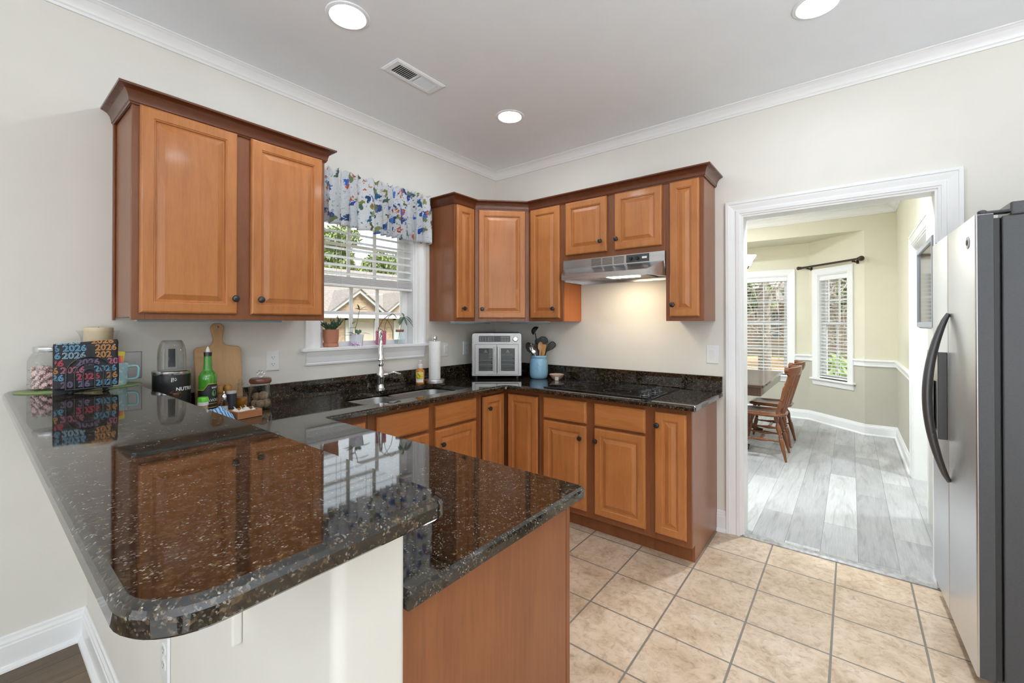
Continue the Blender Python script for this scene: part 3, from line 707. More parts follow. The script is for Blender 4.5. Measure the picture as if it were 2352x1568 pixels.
# narrow cabinet in the inner corner by the peninsula
c = thing('base_cabinet', 'narrow cherry base cabinet in the corner between sink and peninsula', 'cabinet', (0.3, -1.9, 0))
m = MB(); m.box(0.002, BD - 0.019, -2.06, -1.7545, 0.10, BT).box(0.002, BD - TK, -2.06, -1.7545, 0, 0.10); m.build('body', M['frame'], c)
fronts_frame(c, T1, [(-1.785, -1.7545, 0.10, BT, 0), (-2.06, -1.97, 0.10, BT, 0), (-1.97, -1.785, 0.10, 0.15, 0.0005), (-1.97, -1.785, 0.82, BT, 0.0005)])
door(c, T1, -1.975, -1.772, 0.140, 0.838)
# peninsula cabinet
PF = -2.062; PX = 2.022
c = thing('base_cabinet', 'cherry peninsula base cabinet with plain end panel below the bar', 'cabinet', (1.3, -2.35, 0))
m = MB(); m.box(0.58, PX - 0.016, KY1 + 0.002, PF - 0.019, 0.10, BT).box(0.58, PX - 0.016, KY1 + 0.002, PF - TK, 0, 0.10); m.build('body', M['frame'], c)
MB().box(PX - 0.0155, PX, KY1 + 0.002, PF - 0.021, 0, BT).build('end_panel', wood('peninsula end panel', (0.15, 0.048, 0.017), (0.21, 0.070, 0.025), (0.29, 0.105, 0.040), 'z', 0.3, 0.5), c)
TP = frame((0, PF, 0), (-1, 0, 0), (0, 0, 1), (0, 1, 0))
fronts_frame(c, TP, [(-PX - 0.001, -PX + 0.045, 0.10, BT, 0), (-0.70, -0.60, 0.10, BT, 0), (-1.37, -1.30, 0.10, BT, 0), (-PX + 0.045, -0.70, 0.10, 0.15, 0.0005), (-PX + 0.045, -0.70, 0.69, 0.72, 0.0005), (-PX + 0.045, -0.70, 0.84, BT, 0.0005)])
for u0, u1, kx in ((-PX + 0.03, -1.35, -1.39), (-1.32, -0.68, -1.28)):
    m = MB(TP @ Matrix.Translation((u0, 0.712, 0.0005))); drawer_front(m, u1 - u0, 0.140, 0.02, None); m.build('drawer_front', M['doorhx'], c)
    door(c, TP, u0, u1, 0.140, 0.694, (kx, 0.604))

# ================================================================== stone tops
ctop = thing('countertop', 'black speckled granite worktop running in a U from stove to peninsula', 'countertop', (0.3, -1.3, CT - 0.03))
CD = 0.636
outl = [(0.001, KY1 + 0.001), (2.055, KY1 + 0.001), (2.055, -2.02), (CD, -2.02), (CD, -CD), (1.971, -CD), (1.971, -0.001), (0.001, -0.001)]
outl = rpoly(outl, [0, 0, 0.022, 0.02, 0.03, 0.012, 0, 0], 5)
SX0, SX1, SY0, SY1 = 0.145, 0.525, -1.725, -0.905
hole = rpoly([(SX0, SY0), (SX1, SY0), (SX1, SY1), (SX0, SY1)], [0.10, 0.06, 0.06, 0.10], 8)
m = MB(); slab(m, outl, CT - 0.030, CT, 0.010, [hole]); m.build('top', M['granite'], ctop, smooth=True, angle=0.3)
m = MB(); m.box(0.001, 0.020, KY1 + 0.001, -0.001, CT + 0.0005, CT + 0.104).build('backsplash', M['granite'], ctop, bevel=0.002)
m = MB(); m.box(0.0205, 1.971, -0.020, -0.001, CT + 0.0005, CT + 0.104).build('backsplash', M['granite'], ctop, bevel=0.002)
m = MB(); bo = rpoly([(0.001, -3.013), (2.14, -3.013), (2.14, -2.621), (0.001, -2.621)], [0.06, 0.075, 0.035, 0.0], 10)
slab(m, bo, 1.067, 1.10, 0.012); o = m.build('bar_top', M['granite'], smooth=True, angle=0.3)
tag(o, 'raised black granite bar top with rounded corners in the foreground', 'countertop')
# ---------------------------------------------------------------- sink, faucet
sk = thing('kitchen_sink', 'double bowl stainless sink set into the granite under the window', 'sink', (0.33, -1.31, 0.70))
m = MB()
ymid = -1.355
def bowl(y0, y1, r):
    mb = MB(); o = rpoly([(SX0 - 0.008, y0), (SX1 + 0.008, y0), (SX1 + 0.008, y1), (SX0 - 0.008, y1)], [r] * 4, 8)
    R = [[(x, y, CT - 0.0345) for x, y in o], [(x, y, CT - 0.045) for x, y in inset(o, 0.003)], [(x, y, 0.745) for x, y in inset(o, 0.012)], [(x, y, 0.725) for x, y in inset(o, 0.022)], [(x, y, 0.715) for x, y in inset(o, 0.045)]]
    mb.rings(R, None, False, True)
    return mb, o
for y0, y1 in ((SY0 - 0.006, ymid - 0.012), (ymid + 0.012, SY1 + 0.006)):
    mb, o = bowl(y0, y1, 0.08); b = mb.build('bowl', M['steely'], sk, smooth=True)
    sd = b.modifiers.new('thickness', 'SOLIDIFY'); sd.thickness = 0.0012; sd.offset = -1
    d = MB(); d.lathe([(0.042, 0.0), (0.042, 0.003), (0.03, 0.003), (0.028, 0.0012), (0.001, 0.001)], ((SX0 + SX1) / 2, (y0 + y1) / 2, 0.7155), 24); d.build('drain', M['chrome'], b, smooth=True)
rim = MB(); o2 = rpoly([(SX0 - 0.03, SY0 - 0.03), (SX1 + 0.02, SY0 - 0.03), (SX1 + 0.02, SY1 + 0.03), (SX0 - 0.03, SY1 + 0.03)], [0.10] * 4, 8)
rim2 = MB(); rim2.box(SX0 + 0.02, SX1 - 0.02, ymid - 0.0125, ymid + 0.0125, CT - 0.045, CT - 0.036).build('divider', M['steely'], sk, bevel=0.004)
fa = thing('faucet', 'polished chrome pull-down faucet behind the sink', 'faucet', (0.078, -1.322, CT))
FX, FY = 0.078, -1.322
m = MB(); m.lathe([(0.031, 0.0005), (0.031, 0.006), (0.026, 0.010), (0.024, 0.018), (0.020, 0.030), (0.020, 0.045), (0.026, 0.070), (0.0275, 0.090), (0.024, 0.115), (0.016, 0.145), (0.0135, 0.158), (0.019, 0.166), (0.021, 0.172), (0.018, 0.178), (0.013, 0.184), (0.013, 0.215)], (FX, FY, CT), 28)
m.build('body', M['chrome'], fa, smooth=True)
fd = Vector((0.82, -0.57)).normalized(); pts = []
for k in range(17):
    a = PI * k / 16; r = 0.085
    pts.append((FX + fd.x * (r - r * math.cos(a)), FY + fd.y * (r - r * math.cos(a)), CT + 0.31 + r * math.sin(a)))
ps = [(FX, FY, CT + 0.20), (FX, FY, CT + 0.26)] + pts
MB().tube(ps, 0.0125, 14).build('spout', M['chrome'], fa, smooth=True)
hx, hy = FX + fd.x * 0.17, FY + fd.y * 0.17
MB().lathe([(0.0135, 0.312), (0.015, 0.305), (0.0145, 0.29), (0.018, 0.265), (0.021, 0.235), (0.025, 0.222), (0.025, 0.216), (0.019, 0.212), (0.019, 0.210)], (hx, hy, CT), 24).build('spray_head', M['chrome'], fa, smooth=True)
lv = Vector((0.35, 0.94)).normalized()
m = MB(); m.tube([(FX, FY, CT + 0.098), (FX + lv.x * 0.045, FY + lv.y * 0.045, CT + 0.100), (FX + lv.x * 0.052, FY + lv.y * 0.052, CT + 0.101)], [0.018, 0.019, 0.012], 14)
m.tube([(FX + lv.x * 0.048, FY + lv.y * 0.048, CT + 0.104), (FX + lv.x * 0.09, FY + lv.y * 0.09, CT + 0.112), (FX + lv.x * 0.128, FY + lv.y * 0.128, CT + 0.098), (FX + lv.x * 0.142, FY + lv.y * 0.142, CT + 0.098)], [0.008, 0.007, 0.009, 0.004], 12)
m.build('lever_handle', M['chrome'], fa, smooth=True)
# ---------------------------------------------------------------- cooktop and hood
ck = thing('cooktop', 'black glass electric cooktop with four knobs set in the granite', 'cooktop', (1.31, -0.31, CT))
m = MB(); slab(m, rpoly([(0.92, -0.566), (1.703, -0.566), (1.703, -0.055), (0.92, -0.055)], [0.01] * 4, 4), CT + 0.0005, CT + 0.008, 0.003); m.build('glass_top', M['blackgloss'], ck, smooth=True, angle=0.3)
for x, y, r in ((1.10, -0.42, 0.075), (1.42, -0.43, 0.09), (1.10, -0.19, 0.09), (1.42, -0.19, 0.075)):
    m = MB(); m.lathe([(r, 0), (r, 0.0003), (r - 0.0015, 0.0003), (r - 0.0015, 0)], (x, y, CT + 0.0081), 40, None, False, False)
    m.build('burner_ring', M['ringprint'], ck)
for i, y in enumerate((-0.515, -0.445, -0.365, -0.29)):
    m = MB(); m.lathe([(0.021, 0), (0.021, 0.004), (0.0175, 0.008), (0.0165, 0.019), (0.0, 0.020)], (1.635 + (0.0, 0.0, 0.012, 0.012)[i], y, CT + 0.0082), 24); k = m.build('knob', M['chrome'] if False else M['black'], ck, smooth=True)
    MB(Matrix.Translation((1.635 + (0.0, 0.0, 0.012, 0.012)[i], y, CT + 0.027)) @ Matrix.Rotation(0.65, 4, 'Z')).box(-0.018, 0.018, -0.004, 0.004, 0, 0.013).build('grip', M['black'], k, bevel=0.0015)
    MB().lathe([(0.0225, 0), (0.0225, 0.0015), (0.0205, 0.0015), (0.0205, 0)], (1.635 + (0.0, 0.0, 0.012, 0.012)[i], y, CT + 0.0122), 24, None, False, False).build('ring', M['chrome'], k)
hd = thing('range_hood', 'stainless under-cabinet range hood with its lamp switched on', 'range hood', (1.31, 0, 1.68))
HX0, HX1 = 0.928, 1.692
m = MB()
m.box(HX0, HX1, -0.304, -0.003, 1.776, 1.8405)
up = [(HX0, -0.003), (HX0, -0.30), (HX0 + 0.006, -0.306), (HX1 - 0.006, -0.306), (HX1, -0.30), (HX1, -0.003)]
lo = [(HX0, -0.003), (HX0, -0.30), (HX0 + 0.068, -0.44), (HX1 - 0.068, -0.44), (HX1, -0.30), (HX1, -0.003)]
li = [(HX0 + 0.012, -0.015), (HX0 + 0.012, -0.292), (HX0 + 0.074, -0.428), (HX1 - 0.074, -0.428), (HX1 - 0.012, -0.292), (HX1 - 0.012, -0.015)]
m.rings([[(x, y, 1.776) for x, y in up], [(x, y, 1.716) for x, y in lo], [(x, y, 1.712) for x, y in lo], [(x, y, 1.680) for x, y in lo], [(x, y, 1.680) for x, y in li], [(x, y, 1.703) for x, y in li]], None, False, True)
m.build('hood_body', M['steel'], hd)
m = MB()
for k in range(3):
    for r in range(6): m.box(1.165 + k * 0.087, 1.240 + k * 0.087, -0.3055, -0.3035, 1.785 + r * 0.0085, 1.789 + r * 0.0085)
m.build('vent', M['slot'], hd)
MB().box(1.430, 1.590, -0.3065, -0.3038, 1.783, 1.835).build('control_panel', M['slot'], hd, bevel=0.001)
for x in (1.465, 1.510):
    MB().cyl((x, -0.306, 1.809), (x, -0.318, 1.809), 0.012, 0.010).build('knob', M['black'], hd, smooth=True)
MB().box(1.542, 1.575, -0.309, -0.3062, 1.803, 1.817).build('rocker_switch', M['white'], hd, bevel=0.001)
MB().box(1.20, 1.56, -0.40, -0.05, 1.696, 1.7025).build('filter', plain('grey mesh filter', (0.25, 0.25, 0.25), 0.5, 0.6, 0.5, 500), hd)
m = MB(); m.prism(rpoly([(1.29, -0.335), (1.50, -0.335), (1.50, -0.215), (1.29, -0.215)], [0.015] * 4, 5), 1.691, 1.6965); m.build('lamp_lens', M['hoodlit'], hd)

# ================================================================== ceiling fittings
def can(x, y, label, mat='lit', group=None, z=CE):
    t = thing('recessed_light', label, 'ceiling light', (x, y, z), group=group)
    m = MB(); m.lathe([(0.076, -0.0045), (0.080, -0.007), (0.094, -0.004), (0.097, -0.0005), (0.076, -0.0005)], (x, y, z), 40, None, False, False); m.build('trim_ring', M['ceil'], t, smooth=True)
    m = MB(); m.lathe([(0.0755, -0.001), (0.0755, -0.004), (0.06, -0.0055), (0.0, -0.006)], (x, y, z), 40); m.build('diffuser', M[mat], t, smooth=True)
    return t
can(0.825, -2.020, 'round recessed ceiling light nearest the large left wall cabinet')
can(0.812, -0.808, 'round recessed ceiling light near the corner of the two cabinet walls')
can(2.525, -0.772, 'round recessed ceiling light on the doorway side, cut by the frame top')
can(2.525, -2.02, 'round recessed ceiling light out of frame above the peninsula end')
for x in (3.4, 5.4):  # unseen fill cans, added to bounce light off the rug
    for y in (-4.7, -6.2): can(x, y, 'round fill light added over the unseen dining area behind the bar', 'lit2', 'added dining area fill lights')
vt = thing('ceiling_vent', 'white rectangular ceiling vent register between the recessed lights', 'vent', (0.674, -1.514, CE))
VX0, VX1, VY0, VY1 = 0.598, 0.748, -1.686, -1.340
m = MB(); m.rings([[(VX0, VY0, CE - 0.0005), (VX1, VY0, CE - 0.0005), (VX1, VY1, CE - 0.0005), (VX0, VY1, CE - 0.0005)], [(VX0, VY0, CE - 0.004), (VX1, VY0, CE - 0.004), (VX1, VY1, CE - 0.004), (VX0, VY1, CE - 0.004)],
    [(VX0 + 0.012, VY0 + 0.012, CE - 0.009), (VX1 - 0.012, VY0 + 0.012, CE - 0.009), (VX1 - 0.012, VY1 - 0.012, CE - 0.009), (VX0 + 0.012, VY1 - 0.012, CE - 0.009)],
    [(VX0 + 0.030, VY0 + 0.035, CE - 0.009), (VX1 - 0.030, VY0 + 0.035, CE - 0.009), (VX1 - 0.030, VY1 - 0.035, CE - 0.009), (VX0 + 0.030, VY1 - 0.035, CE - 0.009)],
    [(VX0 + 0.030, VY0 + 0.035, CE - 0.001), (VX1 - 0.030, VY0 + 0.035, CE - 0.001), (VX1 - 0.030, VY1 - 0.035, CE - 0.001), (VX0 + 0.030, VY1 - 0.035, CE - 0.001)]], None, False, False)
m.box(VX0 + 0.03, VX1 - 0.03, -1.520, -1.508, CE - 0.009, CE - 0.002)
m.build('frame', M['ceil'], vt)
MB().box(VX0 + 0.03, VX1 - 0.03, VY0 + 0.035, VY1 - 0.035, CE - 0.0015, CE - 0.0008).build('duct', M['slot'], vt)
m = MB()
for k in range(22):
    y = VY0 + 0.041 + k * 0.0125
    if abs(y + 1.514) < 0.008: continue
    s = 0.6 if y < -1.514 else -0.6
    m.box(VX0 + 0.03, VX1 - 0.03, -0.0045, 0.0045, -0.0005, 0.0005, Matrix.Translation((0, y, CE - 0.0052)) @ Matrix.Rotation(s, 4, 'X'))
m.build('louver', M['ceil'], vt)

# ================================================================== wall plates
def plate(T, u0, u1, v0, v1, kind, label, gangs=1, mat='white', dec='white'):
    t = thing({'switch': 'wall_switch', 'outlet': 'wall_outlet', 'blank': 'wall_plate'}[kind], label, {'switch': 'switch', 'outlet': 'outlet', 'blank': 'wall plate'}[kind], tuple((T @ Vector(((u0 + u1) / 2, v0, 0)))))
    m = MB(T); m.rings([rect(u0 + i, u1 - i, v0 + i, v1 - i, n) for i, n in ((0, 0.0006), (0, 0.003), (0.004, 0.0062))]); m.build('cover_plate', M[mat], t)
    vm = (v0 + v1) / 2
    for g in range(gangs):
        uc = u0 + (u1 - u0) * (g + 0.5) / gangs
        if kind == 'outlet':
            for s in (-0.0195, 0.0195):
                m = MB(T); m.prism(rpoly([(uc - 0.0165, vm + s - 0.013), (uc + 0.0165, vm + s - 0.013), (uc + 0.0165, vm + s + 0.013), (uc - 0.0165, vm + s + 0.013)], [0.009] * 4, 5), 0.0060, 0.0078)
                so = m.build('socket', M[dec], t)
                m = MB(T); m.box(uc - 0.0075, uc - 0.0055, vm + s - 0.003, vm + s + 0.006, 0.0075, 0.0081).box(uc + 0.0055, uc + 0.0075, vm + s - 0.002, vm + s + 0.006, 0.0075, 0.0081).cyl((uc, vm + s - 0.008, 0.0075), (uc, vm + s - 0.008, 0.0081), 0.0022, None, 10)
                m.build('slot', M['slot'], so)
        elif kind == 'switch':
            m = MB(T); m.rings([rect(uc - 0.0165, uc + 0.0165, vm - 0.033, vm + 0.033, 0.006), rect(uc - 0.0165, uc + 0.0165, vm - 0.033, vm + 0.033, 0.0075)]); m.build('bezel', M[dec], t)
            m = MB(T); m.rings([[(uc - 0.0145, vm - 0.031, 0.0075), (uc + 0.0145, vm - 0.031, 0.0075), (uc + 0.0145, vm + 0.031, 0.0075), (uc - 0.0145, vm + 0.031, 0.0075)], [(uc - 0.0145, vm - 0.031, 0.0085), (uc + 0.0145, vm - 0.031, 0.0085), (uc + 0.0145, vm + 0.031, 0.0125), (uc - 0.0145, vm + 0.031, 0.0125)]]); m.build('rocker', M[dec], t)
    for g in range(gangs):
        uc = u0 + (u1 - u0) * (g + 0.5) / gangs
        for vv in ((vm,) if kind == 'outlet' else (vm - 0.048, vm + 0.048)): MB(T).cyl((uc, vv, 0.0062), (uc, vv, 0.0068), 0.003, None, 10).build('screw', M[dec], t)
    return t
TL = onleft(0.0, 0, 0); TB = onback(0, 0, 0)
plate(TL, -2.036, -1.962, 1.094, 1.210, 'outlet', 'white duplex outlet on the wall between cutting board and window')
plate(TL, -0.735, -0.615, 1.098, 1.212, 'switch', 'white double rocker switch on the wall behind the paper towels', 2)
plate(TL, -0.440, -0.366, 1.098, 1.214, 'outlet', 'white outlet on the window wall just left of the air fryer oven')
plate(TB, 0.375, 0.447, 1.098, 1.212, 'outlet', 'white outlet on the stove wall half hidden behind the utensil crock')
plate(TB, 1.869, 1.947, 1.100, 1.222, 'switch', 'white rocker switch beside the doorway casing')
plate(TL, -2.705, -2.585, 1.112, 1.238, 'blank', 'brushed metal two-gang wall plate behind the blue mug', 2, 'plategrey', 'plategrey')
TK_ = frame((0, KY0 - 0.0004, 0), (1, 0, 0), (0, 0, 1), (0, -1, 0))
plate(TK_, 1.172, 1.246, 0.42, 0.558, 'outlet', 'white outlet low on the half wall under the bar top')

# ================================================================== refrigerator (built in its own axes)
fr = thing('refrigerator', 'side-by-side stainless refrigerator with dark grey sides', 'refrigerator', (2.993, -0.830, 0), 0.0334)
FW = 0.794; SPL = 0.445
MB().box(0.068, 0.70, 0.006, FW - 0.006, 0.02, 1.752).build('body', M['greymetal'], fr, False, bevel=0.004)
MB().box(0.046, 0.067, 0.014, FW - 0.014, 0.09, 1.748).build('gasket', M['rubber'], fr, False, bevel=0.004)
def fdoor(y0, y1):
    pr = []
    for k in range(7):
        a = PI / 2 * k / 6; pr.append((0.007 - 0.007 * math.sin(a), y0 + 0.005 - 0.005 * math.cos(a)))
    L = [(0.046, y0)] + [(x, y) for x, y in pr]
    Rr = [(x, y1 - (y - y0)) for x, y in pr][::-1] + [(0.046, y1)]
    m = MB(); m.prism(L + Rr, 0.09, 1.763); return m
d1 = fdoor(0.0, SPL - 0.0025).build('door', M['steelz'], fr, False, smooth=True, angle=0.35)
d2 = fdoor(SPL + 0.0025, FW).build('door', M['steelz'], fr, False, smooth=True, angle=0.35)
# dark painted return along the near door edge
MB().box(0.006, 0.0465, -0.0012, 0.004, 0.09, 1.762).build('door_edge', M['greymetal'], d1, False, bevel=0.001)
def arc_handle(par, y, z0, z1, dep):
    pts = []; rr = []
    for k in range(25):
        t = k / 24; z = z0 + (z1 - z0) * t; pts.append((-0.004 - dep * math.sin(PI * t) ** 0.8, y, z)); rr.append(0.008 + 0.010 * math.sin(PI * t) ** 0.5)
    return MB().tube(pts, rr, 14, None, 1.0).build('handle', M['handle'], par, False, smooth=True)
arc_handle(d1, 0.408, 0.672, 1.412, 0.070)
m = MB(); m.rings([[(0.0005, SPL + 0.035, z), (-0.026, SPL + 0.040, z), (-0.034, SPL + 0.15, z), (-0.034, SPL + 0.21, z), (-0.026, SPL + 0.315, z), (0.0005, SPL + 0.32, z)] for z in (0.845, 1.235)]); dsp = m.build('ice_dispenser', M['silver'], d2, False, bevel=0.003)
MB().box(-0.0365, -0.034, SPL + 0.09, SPL + 0.27, 0.87, 1.10).build('recess', M['handle'], dsp, False)
MB().box(-0.030, 0.0005, SPL + 0.026, SPL + 0.040, 0.842, 1.238).build('side_bar', M['handle'], dsp, False, bevel=0.002)
MB(frame((-0.0004, 0.095, 1.676), (0, 1, 0), (0, 0, 1), (-1, 0, 0))).lathe([(0.0235, 0.0), (0.0235, 0.002), (0.021, 0.0032), (0.019, 0.0022), (0.0, 0.0022)], (0, 0, 0), 28, None).build('badge', M['white'], d1, False, smooth=True)
m = MB(); m.tube([(-0.0032, 0.095 + 0.010 * math.cos(t / 24 * 2 * PI), 1.676 + 0.010 * math.sin(t / 24 * 2 * PI)) for t in range(24)], 0.0012, 6, None, 1.0, True)
for s in (-1, 1): m.tube([(-0.0032, 0.095 + s * 0.004, 1.669), (-0.0032, 0.095 + s * 0.001, 1.676), (-0.0032, 0.095 + s * 0.005, 1.682)], 0.001, 6)
m.build('emblem', M['greymetal'], kids(d1)[-1], False)
m = MB(); m.lathe([(0.013, 0), (0.013, 0.012), (0.009, 0.018), (0, 0.018)], (0.022, 0.020, 1.7635), 16).box(0.022, 0.12, 0.012, 0.055, 1.7645, 1.776); m.box(0.09, 0.24, 0.010, 0.16, 1.7525, 1.800); m.build('hinge_cover', M['greymetal'], fr, False, bevel=0.006)
m = MB(); m.lathe([(0.013, 0), (0.013, 0.012), (0.009, 0.018), (0, 0.018)], (0.022, FW - 0.02, 1.7635), 16).box(0.022, 0.14, FW - 0.055, FW - 0.012, 1.7525, 1.780); m.build('hinge_cover', M['greymetal'], fr, False, bevel=0.004)
m = MB()
for k in range(9): m.box(0.080, 0.086, 0.02, FW - 0.02, 0.024 + k * 0.007, 0.027 + k * 0.007)
m.box(0.0865, 0.10, 0.01, FW - 0.01, 0.012, 0.088); m.build('toe_grille', M['rubber'], fr, False)
m = MB()
for y in (0.06, FW - 0.06):
    for x in (0.12, 0.62): m.cyl((x, y, 0.0005), (x, y, 0.03), 0.018, None, 14)
m.build('foot', M['rubber'], fr, False)

# ================================================================== breakfast room
NH = 2.52; ZR0, ZR1 = 0.842, 0.925
def wall2(name, x0, x1, y0, y1, zt=CE, z0=0.0):
    o = struct(name, MB().box(x0, x1, y0, y1, 0.88, zt), M['nook_hi']); struct(name + '_dado', MB().box(x0, x1, y0, y1, z0, 0.88), M['nook_lo']); return o
wall2('wall_nook_back', 2.77, 3.19, 3.75, 3.87)
wall2('wall_nook_right', 3.07, 3.19, 2.06, 3.75)
wall2('wall_nook_right_near', 3.07, 3.19, 0.12, 1.06)
struct('wall_nook_right_head', MB().box(3.07, 3.19, 1.06, 2.06, 2.05, CE), M['nook_hi'])
struct('wall_hall', MB().box(4.5, 4.6, 0.4, 2.7, 0, CE).box(3.19, 4.6, 2.7, 2.8, 0, CE).box(3.19, 4.6, 0.3, 0.4, 0, CE), M['nook_hi'])
struct('ceiling', MB().box(3.19, 4.6, 0.4, 2.8, CE, CE + 0.1), M['ceil'])
# header over the bay and its lower ceiling
struct('wall_nook_header', MB().box(-0.03, 2.77, 3.75, 3.87, NH, CE), M['nook_hi'])
struct('wall_nook_back_left', MB().box(-0.14, -0.03, 3.75, 3.87, 0, CE), M['nook_hi'])
struct('ceiling', MB().prism([(-0.15, 3.8705), (2.80, 3.8705), (2.22, 4.50), (0.52, 4.50)], NH, NH + 0.05), M['nook_hi'])
struct('wall_nook_left', MB().box(-0.14, -0.02, 0.12, 3.75, 0, CE), M['nook_hi'])
# bay walls with windows
def baywall(name, A, B, w0, w1, z0, z1):
    A = Vector(A); B = Vector(B); L = (B - A).length; u = (B - A).normalized()
    T = frame((A.x, A.y, 0), (u.x, u.y, 0), (0, 0, 1), (-u.y, u.x, 0))        # n towards the room for A->B running right to left
    for nm, za, zb, mt in ((name, 0.88, NH + 0.02, 'nook_hi'), (name + '_dado', 0.0, 0.88, 'nook_lo')):
        m = MB(T)
        if w0 is None: m.box(0, L, za, zb, -0.12, 0)
        else:
            m.box(0, w0, za, zb, -0.12, 0).box(w1, L, za, zb, -0.12, 0)
            if z1 < zb: m.box(w0, w1, z1, zb, -0.12, 0)
            if z0 > za: m.box(w0, w1, za, min(z0, zb), -0.12, 0)
        struct(nm, m, M[mt])
    return T
def bay_window(num, T, w0, w1, z0, z1, mid):
    win = thing('window_%d' % num, None, None, tuple(T @ Vector(((w0 + w1) / 2, z0, 0))), kind='structure')
    m = MB(); casing(m, w0, w1, z1, T @ Matrix.Translation((0, 0, 0.0005)), z0, [(0, 0), (0, 0.010), (0.012, 0.014), (0.055, 0.018), (0.075, 0.022), (0.088, 0.020), (0.088, 0)]); m.build('casing', M['trim'], win)
    m = MB(T); m.box(w0 - 0.001, w0 + 0.012, z0, z1, -0.12, 0).box(w1 - 0.012, w1 + 0.001, z0, z1, -0.12, 0).box(w0 + 0.0121, w1 - 0.0121, z1 - 0.012, z1, -0.12, 0); m.build('jamb', M['trim'], win)
    m = MB(T); m.box(w0 - 0.112, w1 + 0.112, z0 - 0.024, z0, 0.0006, 0.045).box(w0, w1, z0 - 0.024, z0, -0.12, 0.0006); m.build('sill', M['trim'], win, bevel=0.004)
    m = MB(T); m.rings([[(u, v, n) for v, n in ((z0 - 0.095, 0.0006), (z0 - 0.095, 0.012), (z0 - 0.06, 0.018), (z0 - 0.0245, 0.026), (z0 - 0.0245, 0.0006))] for u in (w0 - 0.088, w1 + 0.088)]); m.build('apron', M['trim'], win)
    def sashT(za, zb, n0, n1, nm):
        m = MB(T); st = 0.045
        m.box(w0 + 0.013, w0 + 0.013 + st, za, zb, n0, n1).box(w1 - 0.013 - st, w1 - 0.013, za, zb, n0, n1).box(w0 + 0.058, w1 - 0.058, za, za + 0.045, n0, n1).box(w0 + 0.058, w1 - 0.058, zb - 0.04, zb, n0, n1)
        nc = 3 if w1 - w0 > 0.7 else 2
        for i in range(1, nc): uc = w0 + 0.058 + (w1 - w0 - 0.116) * i / nc; m.box(uc - 0.009, uc + 0.009, za + 0.045, zb - 0.04, n0 + 0.007, n1 - 0.007)
        zc = (za + zb) / 2; m.box(w0 + 0.058, w1 - 0.058, zc - 0.009, zc + 0.009, n0 + 0.008, n1 - 0.008)
        o = m.build(nm, M['trim'], win, bevel=0.002)
        MB(T).box(w0 + 0.054, w1 - 0.054, za + 0.04, zb - 0.036, (n0 + n1) / 2 - 0.002, (n0 + n1) / 2 + 0.002).build('pane', M['pane'], o)
    sashT(z0, mid + 0.02, -0.085, -0.055, 'lower_sash'); sashT(mid - 0.02, z1 - 0.012, -0.117, -0.087, 'upper_sash')
    return win
def bay_blind(T, w0, w1, z0, z1, label):
    t = thing('window_blind', label, 'blind', tuple(T @ Vector(((w0 + w1) / 2, z0, -0.03))))
    MB(T).box(w0 + 0.014, w1 - 0.014, z1 - 0.075, z1 - 0.014, -0.050, -0.004).build('headrail', M['trim'], t, bevel=0.003)
    m = MB(T); v = z1 - 0.11
    while v > z0 + 0.05:
        m.box(w0 + 0.016, w1 - 0.016, -0.0012, 0.0012, -0.023, 0.023, Matrix.Translation((0, v, -0.028)) @ Matrix.Rotation(0.20, 4, 'X')); v -= 0.0465
    m.build('slat', M['trim'], t)
    MB(T).box(w0 + 0.016, w1 - 0.016, z0 + 0.012, z0 + 0.030, -0.050, -0.006).build('bottom_rail', M['trim'], t, bevel=0.003)
    m = MB(T)
    for uu in (w0 + 0.12, w1 - 0.12):
        for nn_ in (-0.053, -0.0035): m.tube([(uu, z0 + 0.02, nn_), (uu, z1 - 0.05, nn_)], 0.0013, 5)
    m.build('ladder_cord', M['offwhite'], t)
TA = baywall('wall_bay_right', (2.77, 3.75), (2.17, 4.35), 0.232, 0.690, 0.615, 2.035)
TC = baywall('wall_bay_centre', (2.17, 4.35), (0.57, 4.35), 0.256, 1.17, 0.615, 2.07)
TD = baywall('wall_bay_left', (0.57, 4.35), (-0.03, 3.75), None, None, 0, 0)
bay_window(2, TA, 0.232, 0.690, 0.615, 2.035, 1.365); bay_blind(TA, 0.232, 0.690, 0.615, 2.035, 'white lowered blind in the narrow angled window of the breakfast room')
bay_window(3, TC, 0.256, 1.17, 0.615, 2.07, 1.365); bay_blind(TC, 0.256, 1.17, 0.615, 2.07, 'white lowered blind in the wide window behind the dining table')
nookpath = [(0.57, 4.35), (2.17, 4.35), (2.77, 3.75), (3.07, 3.75), (3.07, 2.152)]
base('baseboard_nook', nookpath)
CR = [(0.0005, ZR0), (0.014, ZR0), (0.016, ZR0 + 0.012), (0.012, ZR0 + 0.018), (0.014, ZR0 + 0.05), (0.026, ZR0 + 0.058), (0.030, ZR0 + 0.070), (0.026, ZR0 + 0.083), (0.0005, ZR0 + 0.083)]
def along(T, u0, u1): a = T @ Vector((u0, 0, 0)); b2 = T @ Vector((u1, 0, 0)); return [(a.x, a.y), (b2.x, b2.y)]
struct('trim_4', MB().sweep(CR, along(TC, 0.167, 0.0) + along(TA, 0.849, 0.779)[1:]), M['trim'])
struct('trim_5', MB().sweep(CR, along(TA, 0.143, 0.0) + [(3.07, 3.75), (3.07, 2.152)]), M['trim'])
CRN = [(o * 1.5 + 0.0005, CE - (CE - z) * 1.2 - 0.0003) for o, z in CRO]
struct('trim_6', MB().sweep(CRN, [(-0.02, 3.75), (3.07, 3.75), (3.07, 0.12)]), M['trim'], smooth=True, angle=0.4)
TR = frame((3.0695, 0, 0), (0, 1, 0), (0, 0, 1), (-1, 0, 0))
m = MB(); casing(m, 1.06, 2.06, 2.05, TR)
